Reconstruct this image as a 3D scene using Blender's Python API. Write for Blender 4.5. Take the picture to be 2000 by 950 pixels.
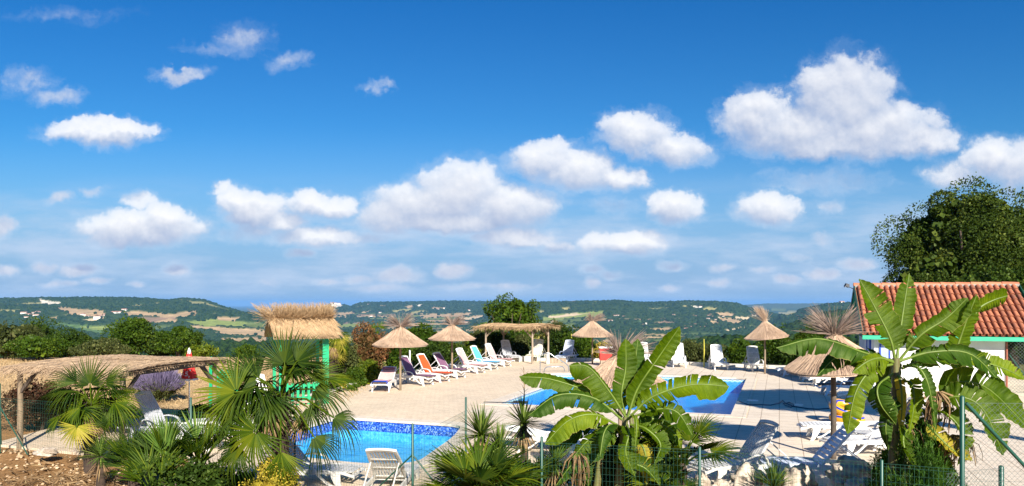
import bpy, math, random
import numpy as np
from mathutils import Vector, Matrix

for o in list(bpy.data.objects):
    bpy.data.objects.remove(o)
SC = bpy.context.scene
COL = SC.collection
R = math.radians
random.seed(7)
RNG = np.random.default_rng(11)

# ------------------------------------------------------------------ camera
CAM_H = 3.3      # metres above the pool deck
F = 1450.0       # focal length in pixels of the 2000 px wide photograph
HOR = 592.0      # its horizon row
cam_data = bpy.data.cameras.new('camera')
cam = bpy.data.objects.new('camera', cam_data)
COL.objects.link(cam)
cam.location = (0, 0, CAM_H)
cam.rotation_euler = (R(90), 0, 0)
cam_data.sensor_width = 36
cam_data.lens = 36 * F / 2000
cam_data.shift_y = (HOR - 475) / 2000
cam_data.clip_start = 0.1
cam_data.clip_end = 120000
SC.camera = cam
SC.render.engine = 'CYCLES'
SC.render.resolution_x = 1024
SC.render.resolution_y = 486
SC.cycles.use_denoising = True
SC.cycles.max_bounces = 8
SC.cycles.diffuse_bounces = 3
SC.cycles.glossy_bounces = 3
SC.cycles.transmission_bounces = 4
SC.cycles.transparent_max_bounces = 16
SC.cycles.volume_bounces = 0
SC.cycles.caustics_reflective = False
SC.cycles.caustics_refractive = False
SC.view_settings.view_transform = 'Standard'
SC.view_settings.look = 'None'
SC.view_settings.gamma = 1
SC.view_settings.exposure = 1.0
SC.view_settings.use_curve_mapping = False

# ------------------------------------------------------------------ sun
SUN = Vector((0.26, -0.83, 0.50)).normalized()      # towards the sun
sl = bpy.data.lights.new('sun', 'SUN')
sl.energy = 5.0
sl.angle = R(0.53)
sl.color = (1.0, 0.93, 0.82)
so = bpy.data.objects.new('sun', sl)
COL.objects.link(so)
so.rotation_euler = SUN.to_track_quat('Z', 'Y').to_euler()
so.location = (30, -60, 60)

# ------------------------------------------------------------------ world: sky and clouds by direction
W = bpy.data.worlds.new('World')
SC.world = W
W.use_nodes = True
try:
    W.cycles.sampling_method = 'MANUAL'
    W.cycles.sample_map_resolution = 256
except Exception:
    pass


class NT:
    """tiny node-building helper"""
    def __init__(s, tree):
        s.t = tree; s.n = tree.nodes; s.l = tree.links

    def put(s, sock, v):
        if v is None: return
        if isinstance(v, bpy.types.NodeSocket): s.l.new(v, sock)
        else:
            if isinstance(v, (tuple, list)) and len(v) == 3 and sock.type == 'RGBA': v = (*v, 1)
            sock.default_value = v

    def new(s, kind, **kw):
        n = s.n.new(kind)
        for k, v in kw.items(): setattr(n, k, v)
        return n

    def m(s, op, a, b=None, c=None, clamp=False):
        n = s.new('ShaderNodeMath', operation=op, use_clamp=clamp)
        s.put(n.inputs[0], a); s.put(n.inputs[1], b); s.put(n.inputs[2], c)
        return n.outputs[0]

    def v(s, op, a, b=None, c=None):
        n = s.new('ShaderNodeVectorMath', operation=op)
        s.put(n.inputs[0], a); s.put(n.inputs[1], b); s.put(n.inputs[2], c)
        return n.outputs['Value'] if op in ('DOT_PRODUCT', 'LENGTH', 'DISTANCE') else n.outputs[0]

    def mix(s, f, a, b, blend='MIX'):
        n = s.new('ShaderNodeMix', data_type='RGBA', blend_type=blend)
        s.put(n.inputs[0], f); s.put(n.inputs[6], a); s.put(n.inputs[7], b)
        return n.outputs[2]

    def noise(s, vec, scale, detail=3, rough=0.55, col=False, dim='3D'):
        n = s.new('ShaderNodeTexNoise', noise_dimensions=dim)
        if vec is not None: s.put(n.inputs['Vector'], vec)
        n.inputs['Scale'].default_value = scale
        n.inputs['Detail'].default_value = detail
        n.inputs['Roughness'].default_value = rough
        return n.outputs['Color' if col else 'Fac']

    def rng(s, val, a, b, c, d, smooth=False):
        n = s.new('ShaderNodeMapRange')
        if smooth: n.interpolation_type = 'SMOOTHSTEP'
        s.put(n.inputs[0], val)
        for i, q in enumerate((a, b, c, d)): n.inputs[i + 1].default_value = q
        return n.outputs[0]

    def ramp(s, fac, stops):
        n = s.new('ShaderNodeValToRGB')
        s.put(n.inputs[0], fac)
        e = n.color_ramp.elements
        e[0].position, e[0].color = stops[0][0], (*stops[0][1], 1)
        e[1].position, e[1].color = stops[-1][0], (*stops[-1][1], 1)
        for p, c in stops[1:-1]:
            q = e.new(p); q.color = (*c, 1)
        return n.outputs[0]


w = NT(W.node_tree)
w.n.clear()
tc = w.new('ShaderNodeTexCoord')
d = tc.outputs['Generated']
sky = w.new('ShaderNodeTexSky', sky_type='NISHITA')
sky.sun_disc = False
sky.sun_elevation = math.asin(SUN.z)
sky.sun_rotation = math.atan2(SUN.x, SUN.y)
sky.altitude = 250
sky.air_density = 1.0
sky.dust_density = 0.6
sky.ozone_density = 2.2
hs = w.new('ShaderNodeHueSaturation')
w.put(hs.inputs['Color'], sky.outputs[0])
hs.inputs['Saturation'].default_value = 1.15
hs.inputs['Value'].default_value = 1.0
# gnomonic coordinates of the direction (degrees-like units, 1450 per unit tangent)
sep = w.new('ShaderNodeSeparateXYZ'); w.put(sep.inputs[0], d)
dy = w.m('MAXIMUM', w.m('ABSOLUTE', sep.outputs[1]), 0.06)
U = w.m('MULTIPLY_ADD', w.m('DIVIDE', sep.outputs[0], dy), F, 1000)
V = w.m('MULTIPLY_ADD', w.m('DIVIDE', sep.outputs[2], dy), -F, HOR)
cmb = w.new('ShaderNodeCombineXYZ'); w.put(cmb.inputs[0], U); w.put(cmb.inputs[1], V)
p = cmb.outputs[0]
warp1 = w.noise(p, 0.010, 6, 0.62, col=True)
warp = w.v('MULTIPLY', w.v('SUBTRACT', warp1, (0.5, 0.5, 0.5)), (105, 80, 0))
# smaller billows shrink towards the horizon
vs = w.rng(V, 150, 590, 1.0, 0.30)
warp = w.v('SCALE', warp); w.put(warp.node.inputs['Scale'], vs)
warp2 = w.v('MULTIPLY', w.v('SUBTRACT', w.noise(p, 0.040, 4, 0.6, col=True), (0.5, 0.5, 0.5)), (34, 30, 0))
warp2 = w.v('SCALE', warp2); w.put(warp2.node.inputs['Scale'], vs)
pw = w.v('ADD', w.v('ADD', p, warp), warp2)
BIG = [(1650,205,98,88,1),(1605,180,60,60,1),(1478,228,66,52,.95),(1560,255,120,48,1),(1700,255,130,52,1),(1795,275,75,28,.9),(1640,280,190,30,1),
       (1235,262,72,38,.9),(1310,288,75,34,.85),(1060,312,62,34,.85),(1130,337,84,36,.9),(1215,347,46,24,.85),
       (900,378,88,54,1),(840,402,110,46,1),(985,405,95,44,1),(765,425,62,36,.9),(880,432,175,24,1),
       (495,408,62,38,1),(552,432,52,20,.85),(460,395,38,28,.9),(602,397,46,25,.85),(652,403,48,22,.85),(620,462,85,20,.8),(500,450,50,14,.6),
       (1000,464,78,20,.9),(1240,475,62,24,.95),(1170,475,40,22,.6),(1315,407,54,34,.95),(1505,408,60,33,.95),
       (1935,315,62,38,.85),(1865,338,52,26,.7),(1990,330,60,48,.8),(280,448,115,34,1),(328,430,50,32,1),(225,466,60,22,.85),
       (190,262,95,25,.85),(235,252,70,20,.85)]
SMALL = [(345,142,50,15,.62),(480,75,50,24,.42),(440,92,60,12,.36),(560,120,32,14,.36),(50,160,35,24,.40),(105,190,52,16,.42),(120,30,80,12,.22),
         (430,368,22,13,.6),(735,173,28,7,.38),(115,387,30,12,.5),(180,376,20,8,.42),(268,396,36,14,.5),(0,440,28,24,.75),
         (588,496,24,11,.7),(345,528,26,13,.8),(88,522,28,10,.7),(155,528,38,12,.85),(195,549,30,7,.7),(120,552,32,7,.6),(8,530,26,10,.7),
         (775,541,48,14,.8),(887,531,36,14,.95),(700,546,26,8,.6),(635,550,22,7,.65),(530,551,26,7,.45),(735,562,60,7,.55),(1160,526,24,9,.55),
         (1190,538,20,9,.5),(1310,520,26,10,.6),(1310,563,22,7,.6),(1410,523,26,9,.55),(1404,551,22,7,.7),(1535,546,26,9,.85),(1605,536,34,12,.9),
         (1675,516,34,14,.85),(1620,402,24,13,.42),(1610,465,20,15,.42),(1600,352,95,20,.32),(1560,505,30,9,.45),(1490,529,24,7,.45),(1090,480,34,12,.5),
         (1000,560,50,7,.5),(480,460,60,12,.4),(900,560,60,6,.45),(265,556,16,6,.6),(1155,552,16,9,.8),(700,470,70,12,.5),(1200,405,40,14,.35)]


def blob_field(point, blobs, start=-1.0):
    acc = start
    for cx, cy, rx, ry, wt in blobs:
        q = w.v('MULTIPLY_ADD', point, (1 / rx, 1 / ry, 0), (-cx / rx, -cy / ry, 0))
        dd = w.v('DOT_PRODUCT', q, q)
        f = w.m('MULTIPLY_ADD', dd, -0.62 * wt, wt)
        acc = w.m('SMOOTH_MAX', acc, f, 0.18)
    return acc


fb = blob_field(pw, BIG)
fs = blob_field(pw, SMALL, fb)
fine = w.noise(p, 0.024, 6, 0.58)
det = w.m('MULTIPLY_ADD', fine, 0.80, -0.40)
dens = w.m('ADD', fs, det)
fup = blob_field(w.v('ADD', pw, (9, -28, 0)), BIG)
fine2 = w.noise(w.v('ADD', p, (5, -14, 0)), 0.024, 4, 0.55)
grad = w.m('SUBTRACT', w.m('MULTIPLY_ADD', fine, 0.75, fb), w.m('MULTIPLY_ADD', fine2, 0.75, fup))
lit = w.rng(grad, -0.42, 0.72, 0, 1)
amr = w.new('ShaderNodeMapRange', interpolation_type='SMOOTHSTEP')
w.put(amr.inputs[0], dens); amr.inputs[1].default_value = 0.06
w.put(amr.inputs[2], w.rng(lit, 0.25, 0.8, 0.80, 0.42))
alpha = amr.outputs[0]
# thin torn vapour round and between the clouds
vap = w.noise(w.v('MULTIPLY', pw, (1.0, 1.7, 1)), 0.012, 7, 0.64)
vapd = w.m('MULTIPLY_ADD', vap, 2.1, w.m('ADD', fs, -1.12))
va2 = w.rng(vapd, -0.40, 0.75, 0, 0.55, True)
thick = w.rng(dens, 0.2, 1.0, 0.6, 1.0)
ccol = w.mix(lit, (3.9, 4.8, 6.9), (10.3, 10.3, 10.5))
# faint layered veil low over the horizon
pst = w.v('MULTIPLY', p, (0.0032, 0.016, 1))
veil = w.noise(pst, 1.0, 6, 0.6)
band = w.m('MULTIPLY', w.rng(V, 330, 480, 0, 1, True), w.rng(V, 596, 560, 0.35, 1, True))
va = w.m('MULTIPLY', w.rng(veil, 0.38, 0.70, 0, 0.85, True), band)
tint = w.mix(w.rng(V, -100, 420, 0, 1), (0.10, 0.70, 1.22), (0.38, 0.88, 1.17))
base = w.mix(1.0, hs.outputs[0], tint, 'MULTIPLY')
base = w.mix(w.rng(V, 230, 570, 0.0, 0.9, True), base, (3.1, 4.8, 7.6))
base = w.mix(va, base, (5.6, 6.9, 8.9))
base = w.mix(w.m('MULTIPLY', va2, w.rng(V, 0, 420, 0.35, 1.0)), base, (6.4, 7.6, 9.4))
skyc = w.mix(w.m('MULTIPLY', alpha, thick), base, ccol)
bg = w.new('ShaderNodeBackground')
w.put(bg.inputs[0], skyc)
bg.inputs[1].default_value = 0.050
wo = w.new('ShaderNodeOutputWorld')
w.l.new(bg.outputs[0], wo.inputs[0])


# ------------------------------------------------------------------ coordinates
def P(px, py, Y):
    """world point seen at photo pixel (px, py) when it stands Y metres away"""
    return Vector(((px - 1000) / F * Y, Y, CAM_H - (py - HOR) / F * Y))


def G(px, py, z=0.0):
    Y = F * (CAM_H - z) / (py - HOR)
    return Vector(((px - 1000) / F * Y, Y, z))


AX = R(19.8)
UU = Vector((math.sin(AX), math.cos(AX), 0))      # along the pool, away from the camera
VV = Vector((math.cos(AX), -math.sin(AX), 0))     # across the pool, to the right


# ------------------------------------------------------------------ mesh helpers
def link(name, me, mat, parent=None):
    o = bpy.data.objects.new(name, me)
    COL.objects.link(o)
    if mat is not None: me.materials.append(mat)
    if parent is not None: o.parent = parent
    return o


def np_mesh(name, verts, faces, mat, parent=None, smooth=False, col=None):
    verts = np.asarray(verts, dtype=np.float32); faces = np.asarray(faces, dtype=np.int32)
    me = bpy.data.meshes.new(name)
    k = faces.shape[1]
    me.vertices.add(len(verts)); me.vertices.foreach_set('co', verts.ravel())
    me.loops.add(faces.size); me.loops.foreach_set('vertex_index', faces.ravel())
    me.polygons.add(len(faces))
    me.polygons.foreach_set('loop_start', np.arange(len(faces), dtype=np.int32) * k)
    if smooth: me.polygons.foreach_set('use_smooth', np.ones(len(faces), dtype=bool))
    me.update(calc_edges=True)
    if col is not None:
        a = me.color_attributes.new('ground_colour', 'FLOAT_COLOR', 'POINT')
        c = np.ones((len(verts), 4), dtype=np.float32); c[:, :3] = col
        a.data.foreach_set('color', c.ravel())
    return link(name, me, mat, parent)


class MB:
    def __init__(s): s.v = []; s.f = []; s.sm = []

    def add(s, vs, fs, smooth=False):
        b = len(s.v); s.v += [tuple(x) for x in vs]; s.f += [tuple(i + b for i in f) for f in fs]; s.sm += [smooth] * len(fs)

    def box(s, c, size, rot=None, taper=1.0):
        hx, hy, hz = size[0] / 2, size[1] / 2, size[2] / 2
        vs = []
        for z in (-1, 1):
            t = taper if z > 0 else 1
            for x, y in ((-1, -1), (1, -1), (1, 1), (-1, 1)): vs.append(Vector((x * hx * t, y * hy * t, z * hz)))
        if rot is not None: vs = [rot @ q for q in vs]
        c = Vector(c)
        s.add([q + c for q in vs], [(0, 3, 2, 1), (4, 5, 6, 7), (0, 1, 5, 4), (1, 2, 6, 5), (2, 3, 7, 6), (3, 0, 4, 7)])

    def beam(s, a, b, wd, ht, up=(0, 0, 1)):
        """rectangular bar from a to b"""
        a = Vector(a); b = Vector(b); dd = (b - a); L = dd.length; dd.normalize(); up = Vector(up)
        if abs(dd.dot(up)) > 0.97: up = Vector((0, 1, 0))
        x = dd.cross(up).normalized(); z = x.cross(dd)
        vs = []
        for q in (a, b):
            for i, j in ((-1, -1), (1, -1), (1, 1), (-1, 1)): vs.append(q + x * i * wd / 2 + z * j * ht / 2)
        s.add(vs, [(3, 2, 1, 0), (4, 5, 6, 7), (0, 1, 5, 4), (1, 2, 6, 5), (2, 3, 7, 6), (3, 0, 4, 7)])

    def tube(s, pts, r, n=8, caps=True):
        pts = [Vector(q) for q in pts]
        rs = r if isinstance(r, (list, tuple)) else [r] * len(pts)
        vs = []; prev = None
        for i, q in enumerate(pts):
            t = (pts[min(i + 1, len(pts) - 1)] - pts[max(i - 1, 0)]).normalized()
            if prev is None:
                a = Vector((0, 0, 1)) if abs(t.z) < 0.9 else Vector((1, 0, 0))
                x = t.cross(a).normalized()
            else:
                x = (prev - t * prev.dot(t)).normalized()
            prev = x; y = t.cross(x)
            for k in range(n):
                an = 2 * math.pi * k / n
                vs.append(q + (x * math.cos(an) + y * math.sin(an)) * rs[i])
        fs = []
        for i in range(len(pts) - 1):
            for k in range(n):
                k2 = (k + 1) % n
                fs.append((i * n + k, i * n + k2, (i + 1) * n + k2, (i + 1) * n + k))
        s.add(vs, fs, True)
        if caps:
            s.add([vs[k] for k in range(n)], [tuple(reversed(range(n)))])
            s.add([vs[(len(pts) - 1) * n + k] for k in range(n)], [tuple(range(n))])

    def prism(s, outline, z0, z1):
        n = len(outline)
        vs = [(x, y, z0) for x, y in outline] + [(x, y, z1) for x, y in outline]
        s.add(vs, [tuple(reversed(range(n))), tuple(range(n, 2 * n))] + [(i, (i + 1) % n, n + (i + 1) % n, n + i) for i in range(n)])

    def grid(s, rows, smooth=True, close=False):
        n = len(rows[0]); fs = []
        for i in range(len(rows) - 1):
            for k in range(n if close else n - 1):
                k2 = (k + 1) % n
                fs.append((i * n + k, i * n + k2, (i + 1) * n + k2, (i + 1) * n + k))
        s.add([q for r in rows for q in r], fs, smooth)

    def build(s, name, mat, parent=None, bevel=0):
        me = bpy.data.meshes.new(name)
        me.from_pydata([tuple(q) for q in s.v], [], s.f)
        me.polygons.foreach_set('use_smooth', s.sm)
        me.update()
        o = link(name, me, mat, parent)
        if bevel:
            mod = o.modifiers.new('bevel', 'BEVEL'); mod.width = bevel; mod.segments = 2; mod.limit_method = 'ANGLE'
        return o


def tag(o, label=None, cat=None, group=None, kind=None):
    if label: o['label'] = label
    if cat: o['category'] = cat
    if group: o['group'] = group
    if kind: o['kind'] = kind
    return o


def thing(name, label, cat, loc=(0, 0, 0), rz=0.0, group=None):
    o = bpy.data.objects.new(name, None)
    COL.objects.link(o)
    o.location = loc; o.rotation_euler = (0, 0, rz)
    o.empty_display_size = 0.2
    return tag(o, label, cat, group)


def copy_tree(src, loc, rz, label, scale=1.0):
    def rec(o, par):
        c = o.copy(); COL.objects.link(c)
        if par is not None: c.parent = par
        for ch in kids[o.name]: rec(ch, c)
        return c
    kids = {}
    def walk(o):
        kids[o.name] = list(o.children)
        for ch in o.children: walk(ch)
    walk(src)
    c = rec(src, None)
    c.location = loc; c.rotation_euler = (0, 0, rz); c['label'] = label; c.scale = (scale,) * 3
    return c


# ------------------------------------------------------------------ materials
def new_mat(name):
    m = bpy.data.materials.new(name); m.use_nodes = True
    t = NT(m.node_tree); t.n.clear()
    out = t.new('ShaderNodeOutputMaterial')
    return m, t, out


def pmat(name, col, rough=0.6, var=0.15, scale=8.0, bump=0.0, bscale=40.0, metal=0.0, spec=0.5, col2=None, stretch=None, island=0.0):
    """principled surface with a mottled procedural colour"""
    m, t, out = new_mat(name)
    b = t.new('ShaderNodeBsdfPrincipled')
    co = t.new('ShaderNodeTexCoord').outputs['Object']
    if stretch: co = t.v('MULTIPLY', co, stretch)
    nz = t.noise(co, scale, 4, 0.6)
    c2 = col2 if col2 else tuple(x * (1 - var * 1.6) for x in col)
    c1 = tuple(min(1, x * (1 + var * 0.6)) for x in col)
    f = t.rng(nz, 0.3, 0.7, 0, 1)
    if island:
        g = t.new('ShaderNodeNewGeometry')
        f = t.m('ADD', t.m('MULTIPLY', f, 1 - island), t.m('MULTIPLY', g.outputs['Random Per Island'], island))
    c = t.mix(f, c1, c2)
    t.put(b.inputs['Base Color'], c)
    b.inputs['Roughness'].default_value = rough
    b.inputs['Metallic'].default_value = metal
    b.inputs['Specular IOR Level'].default_value = spec
    if bump:
        bn = t.new('ShaderNodeBump'); bn.inputs['Strength'].default_value = bump; bn.inputs['Distance'].default_value = 0.02
        t.put(bn.inputs['Height'], t.noise(co, bscale, 5, 0.65))
        t.l.new(bn.outputs[0], b.inputs['Normal'])
    t.l.new(b.outputs[0], out.inputs[0])
    return m


def leaf_mat(name, stops, trans=0.35, gloss=0.08, rough=0.45, nscale=1.2, pos=0.35, tcol=None):
    """leaf surface: diffuse, light passing through, a little sheen; colour varies leaf to leaf and clump to clump"""
    m, t, out = new_mat(name)
    g = t.new('ShaderNodeNewGeometry')
    co = t.new('ShaderNodeTexCoord').outputs['Object']
    nz = t.noise(co, nscale, 3, 0.6)
    f = t.m('ADD', t.m('MULTIPLY', g.outputs['Random Per Island'], 1 - pos), t.m('MULTIPLY', t.rng(nz, 0.3, 0.7, 0, 1), pos))
    c = t.ramp(f, stops)
    df = t.new('ShaderNodeBsdfDiffuse'); t.put(df.inputs[0], c)
    tr = t.new('ShaderNodeBsdfTranslucent'); t.put(tr.inputs[0], t.mix(1.0, c, tcol or (1.5, 1.5, 0.5), 'MULTIPLY'))
    gl = t.new('ShaderNodeBsdfGlossy'); gl.inputs['Roughness'].default_value = rough
    t.put(gl.inputs[0], (0.55, 0.65, 0.35))
    a = t.new('ShaderNodeMixShader'); a.inputs[0].default_value = trans
    t.l.new(df.outputs[0], a.inputs[1]); t.l.new(tr.outputs[0], a.inputs[2])
    b = t.new('ShaderNodeMixShader'); b.inputs[0].default_value = gloss * 0.6
    t.l.new(a.outputs[0], b.inputs[1]); t.l.new(gl.outputs[0], b.inputs[2])
    t.l.new(b.outputs[0], out.inputs[0])
    return m


M = {}
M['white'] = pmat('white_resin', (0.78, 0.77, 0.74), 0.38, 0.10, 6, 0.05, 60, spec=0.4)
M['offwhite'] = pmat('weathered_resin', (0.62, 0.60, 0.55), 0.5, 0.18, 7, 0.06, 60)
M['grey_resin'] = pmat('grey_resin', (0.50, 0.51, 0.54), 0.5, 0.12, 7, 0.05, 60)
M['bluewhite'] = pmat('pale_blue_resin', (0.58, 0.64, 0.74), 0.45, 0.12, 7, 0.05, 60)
M['cream'] = pmat('cream_resin', (0.74, 0.70, 0.58), 0.45, 0.12, 7)
FAB = {}
for k, c in dict(orange=(0.72, 0.085, 0.014), purple=(0.20, 0.09, 0.16), pink=(0.68, 0.38, 0.36), blue=(0.10, 0.45, 0.72), brown=(0.09, 0.045, 0.03),
                 royal=(0.02, 0.08, 0.55), maroon=(0.20, 0.06, 0.07), dark=(0.05, 0.055, 0.07), tan=(0.45, 0.30, 0.25)).items():
    FAB[k] = pmat(k + '_textilene', c, 0.75, 0.10, 12, 0.1, 180)
M['wood'] = pmat('weathered_pole_wood', (0.26, 0.19, 0.12), 0.85, 0.35, 5, 0.4, 30, stretch=(3, 3, 0.4))
M['palewood'] = pmat('grey_pole_wood', (0.36, 0.28, 0.20), 0.85, 0.30, 5, 0.4, 30, stretch=(3, 3, 0.4))
M['darkwood'] = pmat('dark_beam_wood', (0.10, 0.075, 0.055), 0.85, 0.30, 5, 0.4, 30)
M['straw'] = pmat('golden_straw', (0.60, 0.42, 0.235), 0.85, 0.28, 3, 0.3, 60, island=0.65, col2=(0.29, 0.18, 0.09))
M['oldstraw'] = pmat('weathered_straw', (0.52, 0.37, 0.23), 0.9, 0.28, 3, 0.3, 60, island=0.65, col2=(0.25, 0.165, 0.10))
M['heather'] = pmat('brushwood_thatch', (0.60, 0.44, 0.31), 0.85, 0.28, 3, 0.3, 60, island=0.65, col2=(0.33, 0.215, 0.14))
M['greytuft'] = pmat('grey_brushwood', (0.40, 0.30, 0.24), 0.85, 0.28, 3, island=0.8, col2=(0.13, 0.085, 0.065))
M['green_paint'] = pmat('bright_green_paint', (0.010, 0.36, 0.15), 0.45, 0.12, 4, 0.05, 60)
M['mint_paint'] = pmat('mint_fascia_paint', (0.04, 0.42, 0.24), 0.5, 0.10, 4)
M['dkgreen_paint'] = pmat('dark_green_paint', (0.012, 0.07, 0.045), 0.5, 0.15, 4)
M['fence_green'] = pmat('green_coated_steel', (0.012, 0.075, 0.05), 0.4, 0.15, 6)
M['wire_green'] = pmat('green_wire', (0.02, 0.09, 0.06), 0.5, 0.1, 6)
M['wire_grey'] = pmat('galvanised_wire', (0.16, 0.20, 0.19), 0.45, 0.1, 6, metal=0.3)
M['steel'] = pmat('stainless_steel', (0.62, 0.63, 0.65), 0.25, 0.05, 6, metal=1.0)
M['black'] = pmat('black_rubber', (0.02, 0.022, 0.03), 0.5, 0.1, 6)
M['navy'] = pmat('dark_blue_hose', (0.02, 0.04, 0.09), 0.45, 0.1, 6)
M['red_cloth'] = pmat('red_cloth', (0.68, 0.030, 0.022), 0.75, 0.12, 6, 0.1, 120)
M['red_plastic'] = pmat('red_plastic', (0.62, 0.035, 0.025), 0.4, 0.08, 6)
M['white_cloth'] = pmat('white_cloth', (0.78, 0.77, 0.74), 0.8, 0.06, 6)
M['yellow'] = pmat('yellow_vinyl', (0.75, 0.36, 0.02), 0.35, 0.08, 6)
M['bluevinyl'] = pmat('blue_vinyl', (0.02, 0.05, 0.40), 0.35, 0.08, 6)
M['bamboo'] = pmat('yellow_cane', (0.50, 0.45, 0.05), 0.6, 0.15, 6)
M['bark'] = pmat('brown_bark', (0.12, 0.085, 0.06), 0.9, 0.35, 6, 0.6, 20)
M['palm_fibre'] = pmat('palm_trunk_fibre', (0.07, 0.045, 0.03), 0.95, 0.4, 14, 0.9, 30, island=0.4)
M['deadleaf'] = leaf_mat('dead_leaf', [(0, (0.16, 0.09, 0.045)), (1, (0.40, 0.27, 0.14))], 0.15, 0.03, tcol=(1.2, 1, .7))
M['fan'] = leaf_mat('fan_palm_leaf', [(0, (0.006, 0.017, 0.002)), (0.5, (0.018, 0.042, 0.004)), (1, (0.075, 0.105, 0.008))], 0.24, 0.035, 0.5, 1.5, 0.3)
M['fan_yellow'] = leaf_mat('ageing_palm_leaf', [(0, (0.12, 0.15, 0.02)), (0.5, (0.32, 0.30, 0.03)), (1, (0.50, 0.38, 0.08))], 0.3, 0.03, 0.5, 1.5, 0.3)
M['fan_bright'] = leaf_mat('fresh_palm_leaf', [(0, (0.014, 0.036, 0.002)), (0.5, (0.05, 0.088, 0.004)), (1, (0.17, 0.19, 0.010))], 0.28, 0.03, 0.5, 1.5, 0.3)
M['yucca'] = leaf_mat('yucca_leaf', [(0, (0.03, 0.065, 0.010)), (0.6, (0.10, 0.16, 0.025)), (1, (0.28, 0.32, 0.07))], 0.15, 0.04, 0.5, 1.5, 0.2)
M['grassy'] = leaf_mat('strappy_leaf', [(0, (0.04, 0.09, 0.015)), (0.6, (0.11, 0.19, 0.03)), (1, (0.28, 0.32, 0.07))], 0.25, 0.03, 0.5, 1.5, 0.2)
M['dark_green'] = leaf_mat('dark_foliage', [(0, (0.014, 0.032, 0.005)), (0.6, (0.038, 0.070, 0.010)), (1, (0.11, 0.145, 0.018))], 0.25, 0.025, 0.45, 0.8, 0.45)
M['tree_green'] = leaf_mat('tree_foliage', [(0, (0.016, 0.034, 0.005)), (0.6, (0.050, 0.080, 0.011)), (1, (0.15, 0.17, 0.03))], 0.25, 0.03, 0.5, 0.6, 0.45)
M['mid_green'] = leaf_mat('mid_foliage', [(0, (0.020, 0.048, 0.005)), (0.6, (0.055, 0.10, 0.009)), (1, (0.16, 0.21, 0.018))], 0.3, 0.025, 0.45, 0.8, 0.45)
M['olive'] = leaf_mat('olive_foliage', [(0, (0.025, 0.035, 0.010)), (0.6, (0.075, 0.09, 0.026)), (1, (0.21, 0.20, 0.075))], 0.25, 0.02, 0.5, 0.8, 0.45)
M['lime'] = leaf_mat('yellow_green_foliage', [(0, (0.03, 0.07, 0.006)), (0.6, (0.11, 0.15, 0.010)), (1, (0.34, 0.34, 0.025))], 0.3, 0.05, 0.45, 0.8, 0.45)
M['gold'] = leaf_mat('golden_foliage', [(0, (0.14, 0.13, 0.015)), (0.6, (0.36, 0.28, 0.03)), (1, (0.62, 0.47, 0.07))], 0.2, 0.04, 0.5, 2, 0.4)
M['russet'] = leaf_mat('russet_foliage', [(0, (0.035, 0.045, 0.012)), (0.5, (0.15, 0.075, 0.03)), (1, (0.34, 0.13, 0.06))], 0.25, 0.04, 0.5, 0.8, 0.5, tcol=(1.3, 1, .6))
M['maroonleaf'] = leaf_mat('maroon_foliage', [(0, (0.02, 0.022, 0.012)), (0.6, (0.07, 0.03, 0.02)), (1, (0.16, 0.07, 0.035))], 0.2, 0.05, 0.5, 1.0, 0.4, tcol=(1.3, 1, .6))
M['lavender'] = leaf_mat('lavender_bloom', [(0, (0.13, 0.10, 0.20)), (1, (0.36, 0.30, 0.46))], 0.2, 0.02, 0.6, 2, 0.3, tcol=(1, 1, 1))
M['fern'] = leaf_mat('feathery_foliage', [(0, (0.015, 0.045, 0.008)), (0.6, (0.045, 0.11, 0.012)), (1, (0.13, 0.22, 0.03))], 0.3, 0.03, 0.5, 1.5, 0.4)

# ================================================================== the land
def vnoise(x, y, seed=0):
    xi = np.floor(x).astype(np.int64); yi = np.floor(y).astype(np.int64)
    xf = x - xi; yf = y - yi
    u = xf * xf * (3 - 2 * xf); v = yf * yf * (3 - 2 * yf)
    def h(a, b):
        n = (a * 374761393 + b * 668265263 + seed * 1442695041) & 0x7fffffff
        n = ((n ^ (n >> 13)) * 1274126177) & 0x7fffffff
        n = n ^ (n >> 16)
        return (n & 0xffff) / 65535.0
    return (h(xi, yi) * (1 - u) + h(xi + 1, yi) * u) * (1 - v) + (h(xi, yi + 1) * (1 - u) + h(xi + 1, yi + 1) * u) * v


def fbm(x, y, oct=4, seed=0):
    s = 0; a = 0.5; t = 0
    for i in range(oct):
        s = s + a * vnoise(x * 2 ** i, y * 2 ** i, seed + i * 17); t += a; a *= 0.5
    return s / t


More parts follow.
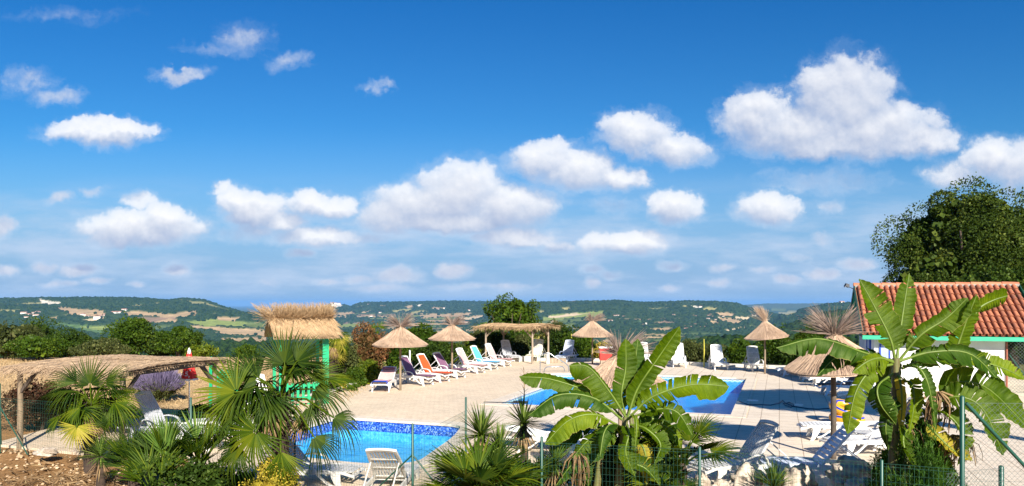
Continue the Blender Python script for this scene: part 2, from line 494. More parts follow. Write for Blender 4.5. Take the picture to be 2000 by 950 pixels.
# crest rows of each ridge as seen (column, row), distance, width in front, width behind, height of the wood standing on it
RIDGES = [
    ([(-900, 600), (-300, 590), (0, 583), (150, 581), (250, 581.5), (330, 586), (360, 583), (400, 586), (440, 600), (480, 612), (520, 628), (600, 660)], 3600, 1000, 900, 8),
    ([(-900, 596), (0, 596), (200, 600), (420, 606), (500, 612), (560, 640)], 3000, 500, 500, 8),
    ([(560, 640), (620, 606), (650, 592), (668, 594), (684, 599), (705, 591), (800, 590), (900, 588.5), (960, 590), (1020, 592), (1060, 592), (1200, 592), (1400, 596), (1500, 610)], 6200, 1600, 1200, 8),
    ([(900, 640), (960, 612), (1020, 594), (1060, 590), (1130, 589), (1200, 586.5), (1260, 591), (1300, 590), (1340, 588), (1400, 589), (1440, 592), (1460, 600), (1490, 606), (1530, 618), (1600, 650)], 4100, 1100, 800, 8),
    ([(1380, 610), (1450, 596), (1500, 593), (1560, 593), (1640, 592), (1700, 592), (2600, 592)], 9500, 1500, 1500, 6),
    ([(1480, 640), (1530, 613), (1570, 603), (1620, 593), (1650, 591), (1700, 592), (2000, 588), (3000, 580)], 3600, 900, 700, 8),
    ([(1400, 690), (1480, 652), (1540, 632), (1580, 619), (1630, 606), (1700, 604), (2100, 590), (3000, 560)], 1500, 450, 350, 9),
    ([(1180, 720), (1260, 690), (1320, 668), (1380, 655), (1440, 650), (1520, 650), (1600, 644), (1700, 640), (2100, 620), (3000, 600)], 620, 240, 200, 8),
    ([(-1200, 600), (-400, 620), (-100, 632), (0, 640), (60, 655), (130, 676), (200, 700), (300, 720)], 150, 60, 60, 5),
    ([(-600, 664), (100, 668), (300, 670), (420, 668), (520, 672), (640, 678), (800, 690)], 900, 260, 300, 8),
]
BASE_D = [0, 46, 52, 70, 110, 200, 400, 800, 1500, 2500, 6000, 12000, 40000]
BASE_H = [-.05, -.05, -.8, -4.5, -13, -30, -58, -85, -108, -112, -112, -118, -170]


def land_height(X, Y, detail=True):
    Dr = np.hypot(X, Y)
    D = np.where(Y > 0, Y, Dr)
    px = 1000 + F * X / np.maximum(Y, 1)
    h = np.interp(D, BASE_D, BASE_H)
    # the plateau carries on behind the camera and to the right of the pool
    back = np.clip((20 - Y) / 30, 0, 1)
    h = np.where(Y < 46, h * (1 - back) + back * np.interp(Dr, [0, 90, 400, 1500, 3000], [-.05, -.3, -15, -60, -80]), h)
    h = h + (fbm(X / 420, Y / 420, 3, 5) - 0.5) * 26 * np.clip((D - 1300) / 1500, 0, 1)
    for pts, D0, wf, wb, tall in RIDGES:
        xs = np.array([q[0] for q in pts], float); ys = np.array([q[1] for q in pts], float)
        cr = CAM_H + (HOR - np.interp(px, xs, ys)) / F * D0 - tall
        e0 = np.clip((px - (xs[0] - 40)) / 60, 0, 1) * np.clip(((xs[-1] + 40) - px) / 60, 0, 1)
        dd = (D - D0)
        wv = D0 * 0.03 * (fbm(X / (wf * .5), Y / (wf * .5), 2, 9) - .5)
        q = np.where(dd < 0, dd / wf, dd / wb)
        g = np.exp(-np.abs(q) ** 2.2 * 1.7)
        if detail: g = g * (1 - 0.10 * np.clip(np.abs(q) * 3, 0, 1) * (fbm(X / (wf * .22), Y / (wf * .22), 3, 3) - .5) * 2)
        hr = h + (cr - h) * g * e0
        h = np.where((Y > 0) & (cr > h), np.maximum(h, hr), h)
    return h


# fields, bare cliffs and meadows, each an outline given where it lies as seen from the terrace
TAN = (0.42, 0.30, 0.17); PALE = (0.55, 0.44, 0.29); BROWN = (0.26, 0.18, 0.12); OCH = (0.33, 0.30, 0.12); GRN = (0.10, 0.17, 0.05); YG = (0.22, 0.27, 0.07)
ROCK = (0.66, 0.60, 0.50); YEL = (0.55, 0.45, 0.04)
FIELDS = [
    (TAN, [(108, 603), (118, 601), (160, 606), (204, 608), (204, 616), (170, 621), (148, 618), (125, 611)]), (ROCK, [(74, 586), (90, 588), (119, 592), (117, 596), (95, 597), (82, 592)]),
    (TAN, [(240, 612), (262, 609), (300, 612), (330, 616), (384, 608), (382, 618), (350, 622), (300, 620), (250, 618)]), (BROWN, [(268, 622), (345, 620), (342, 632), (270, 634)]),
    (TAN, [(330, 622), (345, 626), (343, 631), (300, 630)]), (YG, [(358, 632), (400, 627), (430, 624), (482, 632), (478, 641), (400, 638)]), (GRN, [(78, 631), (120, 634), (205, 640), (205, 654), (180, 652), (140, 642)]),
    (YG, [(150, 638), (222, 640), (222, 645), (180, 644)]), (TAN, [(415, 621), (470, 622), (462, 628), (430, 626)]), (TAN, [(437, 648), (510, 650), (508, 655), (440, 654)]), (TAN, [(430, 664), (520, 660), (530, 690), (440, 700)]),
    (TAN, [(95, 622), (112, 622), (110, 625), (97, 625)]), (PALE, [(160, 626), (200, 622), (206, 627), (175, 630)]), (OCH, [(0, 606), (40, 608), (30, 612), (0, 611)]),
    (ROCK, [(643, 594), (655, 594), (672, 595), (668, 600), (655, 602), (645, 599)]), (TAN, [(658, 613), (688, 610), (692, 614), (665, 617)]), (TAN, [(706, 618), (728, 615), (730, 621), (712, 621)]), (TAN, [(702, 611), (724, 608), (722, 612), (704, 613)]),
    (TAN, [(790, 600), (806, 597), (804, 602), (794, 604)]), (ROCK, [(812, 596), (824, 596), (822, 600), (815, 600)]), (TAN, [(820, 617), (858, 614), (920, 612), (918, 619), (870, 621), (822, 622)]), (PALE, [(896, 623), (940, 618), (945, 621), (905, 627)]),
    (OCH, [(765, 608), (800, 604), (805, 608), (770, 612)]), (TAN, [(845, 600), (872, 603), (868, 607), (850, 605)]), (OCH, [(800, 611), (830, 607), (835, 610), (805, 614)]), (YG, [(655, 634), (712, 632), (714, 639), (655, 641)]), (TAN, [(668, 660), (690, 659), (688, 672), (672, 670)]),
    (OCH, [(950, 604), (965, 606), (960, 609)]), (YG, [(1060, 622), (1090, 615), (1140, 612), (1180, 609), (1172, 622), (1120, 623), (1062, 627)]), (PALE, [(1062, 620), (1120, 613), (1150, 613), (1090, 621)]), (YEL, [(1038, 662), (1060, 654), (1090, 655), (1082, 664), (1040, 668)]),
    (OCH, [(1096, 602), (1108, 601), (1116, 607), (1102, 608)]), (TAN, [(1075, 627), (1090, 626), (1092, 630), (1078, 631)]), (OCH, [(1045, 608), (1070, 611), (1050, 614)]), (BROWN, [(1272, 634), (1295, 628), (1315, 630), (1322, 634)]), (GRN, [(1238, 632), (1252, 628), (1258, 632)]),
    (ROCK, [(1349, 600), (1362, 599), (1372, 602), (1360, 604)]), (OCH, [(1370, 605), (1384, 601), (1402, 603), (1400, 608), (1378, 608)]), (TAN, [(1395, 613), (1420, 611), (1434, 615), (1432, 621), (1404, 619)]), (PALE, [(1432, 619), (1466, 621), (1458, 627), (1440, 626)]),
    (TAN, [(1402, 622), (1430, 623), (1450, 629), (1438, 635), (1408, 628)]), (TAN, [(1384, 628), (1400, 628), (1404, 636), (1390, 634)]), (PALE, [(1415, 647), (1455, 640), (1456, 644), (1420, 650)]), (PALE, [(1484, 622), (1506, 627), (1500, 630), (1488, 627)]),
    (OCH, [(1520, 612), (1562, 607), (1552, 616), (1532, 619)]), (PALE, [(1527, 617), (1550, 613), (1546, 617), (1530, 620)]), (ROCK, [(1637, 590), (1652, 589), (1655, 594), (1640, 595)]), (OCH, [(1455, 598), (1470, 597), (1472, 601), (1460, 602)]),
    (TAN, [(1260, 646), (1300, 642), (1325, 644), (1290, 650)]), (TAN, [(640, 604), (660, 606), (650, 609)]), (TAN, [(740, 598), (756, 597), (750, 602)]), (PALE, [(693, 593), (700, 592), (698, 597)]), (OCH, [(1330, 600), (1342, 598), (1340, 603)]),
]


def in_poly(x, y, poly):
    c = np.zeros(x.shape, bool); n = len(poly)
    for i in range(n):
        x0, y0 = poly[i]; x1, y1 = poly[(i + 1) % n]
        if y0 == y1: continue
        k = ((y0 > y) != (y1 > y)) & (x < (x1 - x0) * (y - y0) / (y1 - y0) + x0)
        c ^= k
    return c


def land_use(X, Y, H):
    """base colour and a woodland flag for every point"""
    n = X.shape[0]
    D = np.hypot(X, Y)
    px = 1000 + F * X / np.maximum(Y, 1); py = HOR - F * (H - CAM_H) / np.maximum(Y, 1)
    col = np.zeros((n, 3)); col[:] = (0.035, 0.065, 0.018)
    wood = D > 48
    # patchwork on the valley floor
    low = (D > 1300) & (H < -70)
    cx = X / 260 + (vnoise(X / 300, Y / 300, 2) - .5); cy = Y / 170 + (vnoise(X / 300, Y / 300, 3) - .5)
    cell = vnoise(np.floor(cx) * 7.13, np.floor(cy) * 5.71, 8)
    pal = [(0.0, (0.10, 0.14, 0.045)), (0.3, TAN), (0.5, (0.14, 0.18, 0.05)), (0.66, BROWN), (0.76, None), (1.01, None)]
    edge = (np.abs(cx - np.floor(cx) - .5) > 0.45) | (np.abs(cy - np.floor(cy) - .5) > 0.43)
    for k in range(len(pal) - 1):
        s = low & (cell >= pal[k][0]) & (cell < pal[k + 1][0]) & ~edge & (fbm(X / 500, Y / 500, 3, 21) > 0.56)
        if pal[k][1] is not None:
            col[s] = pal[k][1]; wood[s] = False
    # clearings on the slopes
    clr = (D > 1500) & (H >= -70) & (fbm(X / 230, Y / 150, 3, 31) > 0.76)
    col[clr] = (0.26, 0.25, 0.11); wood[clr] = False
    for c, poly in FIELDS:
        s = (Y > 1300) & in_poly(px + (vnoise(X / 25, Y / 60, 4) - .5) * 5, py + (vnoise(X / 40, Y / 60, 6) - .5) * 1.2, poly)
        col[s] = c; wood[s] = False
    far = D > 9000
    col[far] = (0.07, 0.10, 0.05)
    # near ground: stony soil, a mown straw field behind the left pergola, rough grass on the slope
    near = D < 140
    col[near] = (0.13, 0.13, 0.055)
    soil = (D < 60) & (X < -2) & (Y < 23)
    col[(Y < 26) & (D < 60)] = (0.33, 0.19, 0.09)
    wob = (fbm(X / 2.0, Y / 2.0, 3, 77) - .5) * 2.2
    fld = (X < -5.5) & (Y + wob >= 22.2) & (Y < 48) & (X > -90)
    col[fld] = (0.50, 0.35, 0.19)
    wood[near] = False
    return col, wood


az = np.concatenate([np.linspace(-math.pi, -0.86, 120, endpoint=False), np.linspace(-0.86, 0.86, 1000, endpoint=False), np.linspace(0.86, math.pi, 120, endpoint=False)])
rad = np.concatenate([[0.5], np.geomspace(3, 50, 230, endpoint=False), np.geomspace(50, 1300, 110, endpoint=False), np.geomspace(1300, 7200, 400, endpoint=False), np.geomspace(7200, 42000, 60)])
AZ, RD = np.meshgrid(az, rad)
GX = (np.sin(AZ) * RD).ravel(); GY = (np.cos(AZ) * RD).ravel()
GH = land_height(GX, GY)
gcol, gwood = land_use(GX, GY, GH)
na, nr = len(az), len(rad)
# woods stand up as a rough canopy on top of the ground
canopy = np.where(gwood & (np.hypot(GX, GY) > 1200), 2.0 + 5 * vnoise(GX / 17, GY / 17, 12) + 3 * vnoise(GX / 8, GY / 8, 14), 0)
# the ground lies deeper under the paved deck and its pools
DECK = [(-12.2, 17.4), (-12.2, 20.4), (-8.5, 22.4), (-6.9, 25.0), (-5.7, 30.9), (-3.2, 35.6), (-0.6, 42.4), (4.0, 42.3), (8.2, 40.0), (12.4, 37.6), (16.2, 36.2), (28, 32), (26, 4.0), (8.0, 8.0), (6.5, 12.0), (2.3, 13.5), (-1.4, 12.9), (-3.6, 12.8), (-5.0, 13.4), (-6.3, 14.6), (-7.0, 16.0), (-9.4, 16.3)]


def inset(poly, dd):
    n = len(poly); out = []
    cx = sum(q[0] for q in poly) / n; cy = sum(q[1] for q in poly) / n
    for x, y in poly:
        L = math.hypot(x - cx, y - cy); out.append((x - (x - cx) / L * dd, y - (y - cy) / L * dd))
    return out


under = in_poly(GX, GY, inset(DECK, 0.9))
GH2 = GH + canopy
GH2[under] = -2.6
idx = np.arange(na * nr).reshape(nr, na)
a_ = idx[:-1, :]; b_ = np.roll(idx, -1, 1)[:-1, :]; c_ = np.roll(idx, -1, 1)[1:, :]; d_ = idx[1:, :]
gf = np.stack([a_.ravel(), d_.ravel(), c_.ravel(), b_.ravel()], 1)

m, t, out = new_mat('land')
at = t.new('ShaderNodeAttribute'); at.attribute_name = 'ground_colour'
co = t.new('ShaderNodeTexCoord').outputs['Object']
n1 = t.noise(co, 0.03, 5, 0.7); n2 = t.noise(co, 1.6, 6, 0.7); n3 = t.noise(co, 14, 4, 0.7)
c = t.mix(1.0, at.outputs['Color'], t.ramp(n1, [(0.25, (0.62, 0.66, 0.62)), (0.75, (1.35, 1.3, 1.25))]), 'MULTIPLY')
c = t.mix(1.0, c, t.ramp(n2, [(0.3, (0.72, 0.7, 0.68)), (0.7, (1.25, 1.25, 1.25))]), 'MULTIPLY')
c = t.mix(1.0, c, t.ramp(n3, [(0.3, (0.7, 0.68, 0.66)), (0.7, (1.28, 1.28, 1.28))]), 'MULTIPLY')
b = t.new('ShaderNodeBsdfDiffuse'); t.put(b.inputs[0], c)
bn = t.new('ShaderNodeBump'); bn.inputs['Strength'].default_value = 0.6; bn.inputs['Distance'].default_value = 0.06
t.put(bn.inputs['Height'], n3); t.l.new(bn.outputs[0], b.inputs['Normal'])
t.l.new(b.outputs[0], out.inputs[0])
land = np_mesh('ground', np.stack([GX, GY, GH2], 1), gf, m, smooth=True, col=gcol)
tag(land, kind='structure')

# ---- the woods: crowns standing on the land where it is wooded
phi = (1 + 5 ** .5) / 2
ICO_V = np.array([(-1, phi, 0), (1, phi, 0), (-1, -phi, 0), (1, -phi, 0), (0, -1, phi), (0, 1, phi), (0, -1, -phi), (0, 1, -phi), (phi, 0, -1), (phi, 0, 1), (-phi, 0, -1), (-phi, 0, 1)]) / math.hypot(1, phi)
ICO_F = np.array([(0, 11, 5), (0, 5, 1), (0, 1, 7), (0, 7, 10), (0, 10, 11), (1, 5, 9), (5, 11, 4), (11, 10, 2), (10, 7, 6), (7, 1, 8), (3, 9, 4), (3, 4, 2), (3, 2, 6), (3, 6, 8), (3, 8, 9), (4, 9, 5), (2, 4, 11), (6, 2, 10), (8, 6, 7), (9, 8, 1)])


def subdiv(V_, F_):
    V_ = [tuple(q) for q in V_]; cache = {}; NF = []
    def mid(a, b):
        k = (min(a, b), max(a, b))
        if k not in cache:
            q = np.array(V_[a]) + np.array(V_[b]); q /= np.linalg.norm(q); V_.append(tuple(q)); cache[k] = len(V_) - 1
        return cache[k]
    for a, b, c in F_:
        x, y, z = mid(a, b), mid(b, c), mid(c, a)
        NF += [(a, x, z), (b, y, x), (c, z, y), (x, y, z)]
    return np.array(V_), np.array(NF)


ICO1_V, ICO1_F = subdiv(ICO_V, ICO_F)


def crowns(name, X, Y, Z, size, mat, hi=False, jit=0.28, flat=0.85):
    bv, bf = (ICO1_V, ICO1_F) if hi else (ICO_V, ICO_F)
    n = len(X); k = len(bv)
    s = size[:, None, None] * (1 + RNG.uniform(-jit, jit, (n, k, 1)))
    v = bv[None] * s
    v[:, :, 2] *= flat * RNG.uniform(0.8, 1.35, (n, 1))
    v[:, :, 0] += X[:, None]; v[:, :, 1] += Y[:, None]; v[:, :, 2] += Z[:, None]
    f = bf[None] + (np.arange(n) * k)[:, None, None]
    return np_mesh(name, v.reshape(-1, 3), f.reshape(-1, 3), mat, smooth=False)


M['wood_far'] = leaf_mat('woodland_canopy', [(0, (0.007, 0.020, 0.006)), (0.5, (0.016, 0.036, 0.009)), (1, (0.042, 0.068, 0.014))], 0.0, 0.0, 0.6, 0.35, 0.5)


def scatter(y0, y1, step, tmax=0.86):
    ys = np.arange(y0, y1, step); out = []
    for yy in ys:
        xs = np.arange(-yy * tmax, yy * tmax, step)
        out.append(np.stack([xs, np.full(len(xs), yy)], 1))
    q = np.concatenate(out); q = q + RNG.uniform(-step * .48, step * .48, q.shape)
    return q[:, 0], q[:, 1]


for y0, y1, st, sz in ((1350, 2600, 15, 6.0), (2600, 4600, 18, 7.0), (4600, 6600, 26, 9.0)):
    X_, Y_ = scatter(y0, y1, st)
    H_ = land_height(X_, Y_)
    _, wd = land_use(X_, Y_, H_)
    # a few hedge and garden trees out in the fields as well
    keep = wd | (RNG.uniform(0, 1, len(X_)) < 0.02)
    X_, Y_, H_ = X_[keep], Y_[keep], H_[keep]
    s_ = sz * RNG.uniform(0.6, 1.3, len(X_))
    tag(crowns('woodland', X_, Y_, H_ + s_ * 0.55, s_, M['wood_far']), kind='stuff')
for y0, y1, st, sz, hi in ((90, 230, 3.6, 1.7, True), (230, 720, 5.6, 2.9, True), (720, 1350, 9.0, 4.6, False)):
    X_, Y_ = scatter(y0, y1, st, 0.88)
    H_ = land_height(X_, Y_)
    s_ = sz * RNG.uniform(0.45, 1.4, len(X_))
    keep = fbm(X_ / 110, Y_ / 110, 3, 44) > 0.38
    tag(crowns('woodland', X_[keep], Y_[keep], H_[keep] + s_[keep] * RNG.uniform(.3, 1.2, keep.sum()), s_[keep], M['wood_far'], hi=hi, jit=0.30), kind='stuff')

# ---- haze
mb = MB(); mb.box((0, 3000, -60), (70000, 70000, 280))
hz, t, out = new_mat('haze_air')
pv = t.new('ShaderNodeVolumePrincipled')
pv.inputs['Color'].default_value = (0.24, 0.54, 1.0, 1)
pv.inputs['Density'].default_value = 0.000052
pv.inputs['Anisotropy'].default_value = 0.0
t.l.new(pv.outputs[0], out.inputs['Volume'])
tag(mb.build('haze', hz), kind='stuff')

# ================================================================== paving and pools
DA = np.array(DECK)
BIGP = [(-0.61, 24.35)]
c0 = Vector((-0.55, 24.35, 0)); W_ = 7.45; L_ = 11.3
nr_ = c0 + VV * W_                      # near right corner
fr_ = nr_ + UU * L_
fl_ = c0 + UU * (L_ + 0.2)
mid_l = c0 + UU * 7.2
bay = []
bc = (c0 + UU * 9.1)
for k in range(13):                     # rounded steps at the far left
    a = math.pi * k / 12
    bay.append(bc - UU * math.cos(a) * 1.75 - VV * math.sin(a) * 1.75)
BIG_POOL = [c0, nr_, fr_, fl_] + [q for q in reversed(bay)] + []
BIG_POOL = [(q.x, q.y) for q in BIG_POOL]


def rounded(pts, r, n=5):
    out = []; N = len(pts)
    for i in range(N):
        p0 = Vector((*pts[i - 1], 0)); p1 = Vector((*pts[i], 0)); p2 = Vector((*pts[(i + 1) % N], 0))
        a = p1 + (p0 - p1).normalized() * min(r, (p0 - p1).length * .45); b = p1 + (p2 - p1).normalized() * min(r, (p2 - p1).length * .45)
        for k in range(n + 1):
            t = k / n; q = a * (1 - t) ** 2 + p1 * 2 * t * (1 - t) + b * t * t; out.append((q.x, q.y))
    return out


KIDS_POOL = rounded([(-5.0, 21.45), (-1.30, 20.05), (-1.42, 18.2), (-1.95, 15.2), (-3.0, 15.15), (-5.1, 16.1), (-6.1, 18.0)], 0.55)


def area2(p): return sum(p[i][0] * p[(i + 1) % len(p)][1] - p[(i + 1) % len(p)][0] * p[i][1] for i in range(len(p)))


def ccw(p): return p if area2(p) > 0 else list(reversed(p))


BIG_POOL = ccw(BIG_POOL); KIDS_POOL = ccw(KIDS_POOL)


def offset(poly, dd):
    n = len(poly); out = []
    for i in range(n):
        p0 = Vector(poly[i - 1]); p1 = Vector(poly[i]); p2 = Vector(poly[(i + 1) % n])
        e1 = (p1 - p0).normalized(); e2 = (p2 - p1).normalized()
        n1 = Vector((e1.y, -e1.x)); n2 = Vector((e2.y, -e2.x))
        b = (n1 + n2)
        if b.length < 1e-4: b = n1.copy()
        b.normalize(); k = dd / max(0.35, b.dot(n1))
        out.append(tuple(p1 + b * k))
    return out


import bmesh
from mathutils.geometry import tessellate_polygon, delaunay_2d_cdt


def sheet(name, outer, holes, z, mat, thick=0.0):
    """flat sheet with holes"""
    pts = []; edges = []
    for loop in [outer] + holes:
        b = len(pts); pts += [Vector(q) for q in loop]; edges += [(b + i, b + (i + 1) % len(loop)) for i in range(len(loop))]
    vs, es, fs, _, _, _ = delaunay_2d_cdt(pts, edges, [], 0, 1e-5)
    V2 = [(q.x, q.y) for q in vs]; keep = []
    def inside(q, poly): return bool(in_poly(np.array([q[0]]), np.array([q[1]]), poly)[0])
    for f in fs:
        c = (sum(V2[i][0] for i in f) / len(f), sum(V2[i][1] for i in f) / len(f))
        if inside(c, outer) and not any(inside(c, h) for h in holes): keep.append(tuple(f))
    mb = MB()
    fk = []
    for f in keep:
        a = sum(V2[f[i]][0] * V2[f[(i + 1) % len(f)]][1] - V2[f[(i + 1) % len(f)]][0] * V2[f[i]][1] for i in range(len(f)))
        fk.append(f if a > 0 else tuple(reversed(f)))
    mb.add([(x, y, z) for x, y in V2], fk)
    if thick:
        for loop in [outer] + holes:
            n = len(loop)
            mb.add([(x, y, z) for x, y in loop] + [(x, y, z - thick) for x, y in loop], [(i, i + n, (i + 1) % n + n, (i + 1) % n) for i in range(n)])
    return mb.build(name, mat)


def tile_mat(name, c1, c2, mortar, bw, bh, ang, mort=0.012, offs=0.0, bump=0.25, stain=0.12):
    m, t, out = new_mat(name)
    co = t.new('ShaderNodeTexCoord').outputs['Object']
    mp = t.new('ShaderNodeMapping'); t.put(mp.inputs[0], co); mp.inputs['Rotation'].default_value = (0, 0, ang)
    br = t.new('ShaderNodeTexBrick'); t.put(br.inputs['Vector'], mp.outputs[0])
    br.offset = offs; br.inputs['Scale'].default_value = 1; br.inputs['Brick Width'].default_value = bw; br.inputs['Row Height'].default_value = bh
    br.inputs['Mortar Size'].default_value = mort; br.inputs['Mortar Smooth'].default_value = 0.3; br.inputs['Bias'].default_value = 0
    for i, q in enumerate((c1, c2, mortar)): br.inputs[i + 1].default_value = (*q, 1)
    n1 = t.noise(co, 0.45, 4, 0.6); n2 = t.noise(co, 22, 4, 0.7); n3 = t.noise(co, 3.0, 5, 0.7)
    c = t.mix(1.0, br.outputs[0], t.ramp(n1, [(0.3, (1 - stain,) * 3), (0.7, (1.06, 1.05, 1.03))]), 'MULTIPLY')
    c = t.mix(1.0, c, t.ramp(n2, [(0.3, (0.90, 0.89, 0.87)), (0.7, (1.06, 1.06, 1.06))]), 'MULTIPLY')
    c = t.mix(1.0, c, t.ramp(n3, [(0.30, (0.88, 0.86, 0.83)), (0.55, (1.0, 1.0, 1.0))]), 'MULTIPLY')
    b = t.new('ShaderNodeBsdfPrincipled'); t.put(b.inputs['Base Color'], c); b.inputs['Roughness'].default_value = 0.75
    b.inputs['Specular IOR Level'].default_value = 0.3
    bn = t.new('ShaderNodeBump'); bn.inputs['Strength'].default_value = bump; bn.inputs['Distance'].default_value = 0.01
    t.put(bn.inputs['Height'], t.m('ADD', t.m('MULTIPLY', br.outputs['Fac'], -0.6), t.m('MULTIPLY', n2, 0.5))); t.l.new(bn.outputs[0], b.inputs['Normal'])
    t.l.new(b.outputs[0], out.inputs[0])
    return m


M['slab'] = tile_mat('pale_slab_paving', (0.73, 0.63, 0.51), (0.69, 0.59, 0.47), (0.38, 0.30, 0.22), 0.5, 0.5, AX, 0.012)
M['paver'] = tile_mat('sandy_paver', (0.76, 0.63, 0.47), (0.69, 0.56, 0.41), (0.50, 0.39, 0.27), 0.22, 0.11, AX + 0.35, 0.006, 0.5)
M['coping'] = tile_mat('pool_coping_stone', (0.72, 0.63, 0.51), (0.68, 0.59, 0.48), (0.44, 0.37, 0.29), 0.5, 0.5, AX, 0.008)

kid_out = offset(KIDS_POOL, 0.36); big_out = offset(BIG_POOL, 0.36)
# line where the small pavers on the left meet the big slabs round the pool
split = [c0 - VV * 0.9 - UU * 20, c0 - VV * 0.9 - UU * 4]
tag(sheet('pool_deck', DECK, [big_out, kid_out], 0.0, M['paver'], 0.3), kind='structure')
sl_poly = [(c0 - VV * 1.0 - UU * 2.0), (c0 - VV * 1.0 - UU * 12), Vector((4.2, 10.5, 0)), Vector((8.0, 8.2, 0)), Vector((25.5, 4.5, 0)), Vector((27.5, 31.6, 0)), Vector((16.2, 35.9, 0)), Vector((12.4, 37.3, 0)), Vector((7.6, 39.5, 0)), fl_ + UU * 0.5 + VV * 0.3, c0 - UU * 1.0 - VV * 0.0]
sl_poly = [(4.6, 13.75), (2.4, 14.35), (2.0, 16.5), (0.6, 20.6), (0.0, 23.5)] + [tuple((nr_ - UU * 0.8)[:2])]
# slab area: everything right of the pool and in front of it
p1 = fr_ + UU * 1.0 + VV * 0.0
SLAB = [(2.4, 14.4), (6.2, 12.9), (8.2, 8.1), (25.8, 4.3), (27.6, 31.8), (16.2, 35.9), (12.45, 37.3), (8.3, 39.6), tuple((fl_ + UU * 1.9)[:2]), tuple((fl_ - UU * 9 + VV * 3.0)[:2]), tuple((c0 + VV * 3 + UU * .5)[:2]), tuple((c0 - UU * 0.6 + VV * .4)[:2]), tuple((c0 - UU * 0.9 + VV * .4)[:2])]
# remove the overlap with the pool by cutting the pool out as a hole
lp = [tuple((c0 - UU * 3.2 - VV * 0.6)[:2])]
SLAB = [(2.35, 13.55), (6.6, 12.05), (8.2, 8.15), (25.8, 4.3), (27.6, 31.8), (16.2, 35.9), (12.45, 37.25), (8.3, 39.5), (4.0, 41.9), (3.2, 41.9), tuple((fl_ + UU * 0.9 - VV * 0.9)[:2])]
SLAB += [tuple((fl_ + UU * 0.45 + VV * 0.1)[:2]), tuple((fl_ + UU * 0.45 + VV * 3)[:2]), tuple((fr_ + (UU + VV) * 0.45)[:2]), tuple((nr_ + (VV - UU) * 0.45)[:2]), tuple((c0 - UU * 0.45 + VV * 0.2)[:2]), tuple((c0 - UU * 1.8 - VV * 0.2)[:2])]
tag(sheet('slab_paving', SLAB, [], 0.005, M['slab']), kind='structure')


def coping(name, poly, wd, z, mat):
    out = offset(poly, wd); inn = offset(poly, -0.03)
    return tag(sheet(name, out, [inn], z, mat, 0.07), kind='structure')


coping('pool_coping', BIG_POOL, 0.40, 0.014, M['coping'])
coping('paddling_pool_coping', KIDS_POOL, 0.40, 0.014, M['coping'])


def mosaic_mat(name, stops, size, wavy=False):
    m, t, out = new_mat(name)
    co = t.new('ShaderNodeTexCoord').outputs['Object']
    vo = t.new('ShaderNodeTexVoronoi'); vo.feature = 'F1'; t.put(vo.inputs['Vector'], co); vo.inputs['Scale'].default_value = 1 / size; vo.inputs['Randomness'].default_value = 0.25
    s = t.new('ShaderNodeSeparateColor'); t.put(s.inputs[0], vo.outputs['Color'])
    c = t.ramp(s.outputs[0], stops)
    b = t.new('ShaderNodeBsdfPrincipled'); t.put(b.inputs['Base Color'], c); b.inputs['Roughness'].default_value = 0.2
    t.l.new(b.outputs[0], out.inputs[0])
    return m


M['mosaic_dark'] = mosaic_mat('cobalt_mosaic', [(0, (0.005, 0.02, 0.22)), (0.35, (0.015, 0.06, 0.42)), (0.7, (0.05, 0.16, 0.62)), (1, (0.30, 0.45, 0.75))], 0.03)


def band_mat():
    m, t, out = new_mat('patterned_waterline')
    co = t.new('ShaderNodeTexCoord').outputs['Object']
    mp = t.new('ShaderNodeMapping'); t.put(mp.inputs[0], co); mp.inputs['Rotation'].default_value = (0, 0, AX)
    sp = t.new('ShaderNodeSeparateXYZ'); t.put(sp.inputs[0], mp.outputs[0])
    a = t.m('ADD', sp.outputs[0], sp.outputs[1])
    wv = t.m('MULTIPLY', t.m('SINE', t.m('MULTIPLY', a, 30.0)), 0.022)
    zz = t.m('ADD', sp.outputs[2], wv)
    c = t.ramp(t.rng(zz, -0.20, -0.02, 0, 1), [(0, (0.05, 0.35, 0.62)), (0.33, (0.45, 0.70, 0.62)), (0.45, (0.62, 0.72, 0.40)), (0.58, (0.03, 0.12, 0.40)), (0.72, (0.45, 0.68, 0.72)), (1, (0.40, 0.62, 0.75))])
    b = t.new('ShaderNodeBsdfPrincipled'); t.put(b.inputs['Base Color'], c); b.inputs['Roughness'].default_value = 0.25
    t.l.new(b.outputs[0], out.inputs[0])
    return m


M['band'] = band_mat()


def liner_mat(name, c1, c2, scale, stripes=None):
    """pool liner whose mottle stands in for light rippling through the water"""
    m, t, out = new_mat(name)
    co = t.new('ShaderNodeTexCoord').outputs['Object']
    wz = t.noise(co, scale * .6, 2, 0.5, col=True)
    vo = t.new('ShaderNodeTexVoronoi'); vo.feature = 'SMOOTH_F1'; t.put(vo.inputs['Vector'], t.v('ADD', co, wz)); vo.inputs['Scale'].default_value = scale
    c = t.mix(t.rng(vo.outputs['Distance'], 0.1, 0.7, 0, 1), c1, c2)  # ripple and caustic pattern of the water painted into the liner colour
    b = t.new('ShaderNodeBsdfPrincipled'); t.put(b.inputs['Base Color'], c); b.inputs['Roughness'].default_value = 0.4
    t.l.new(b.outputs[0], out.inputs[0])
    return m


M['liner_big'] = liner_mat('deep_blue_liner', (0.030, 0.44, 0.90), (0.006, 0.29, 0.80), 1.6)
M['liner_kid'] = liner_mat('pale_blue_liner', (0.20, 0.66, 0.88), (0.03, 0.38, 0.74), 6.0)
M['liner_step'] = liner_mat('step_liner', (0.35, 0.66, 0.80), (0.26, 0.58, 0.76), 4.0)


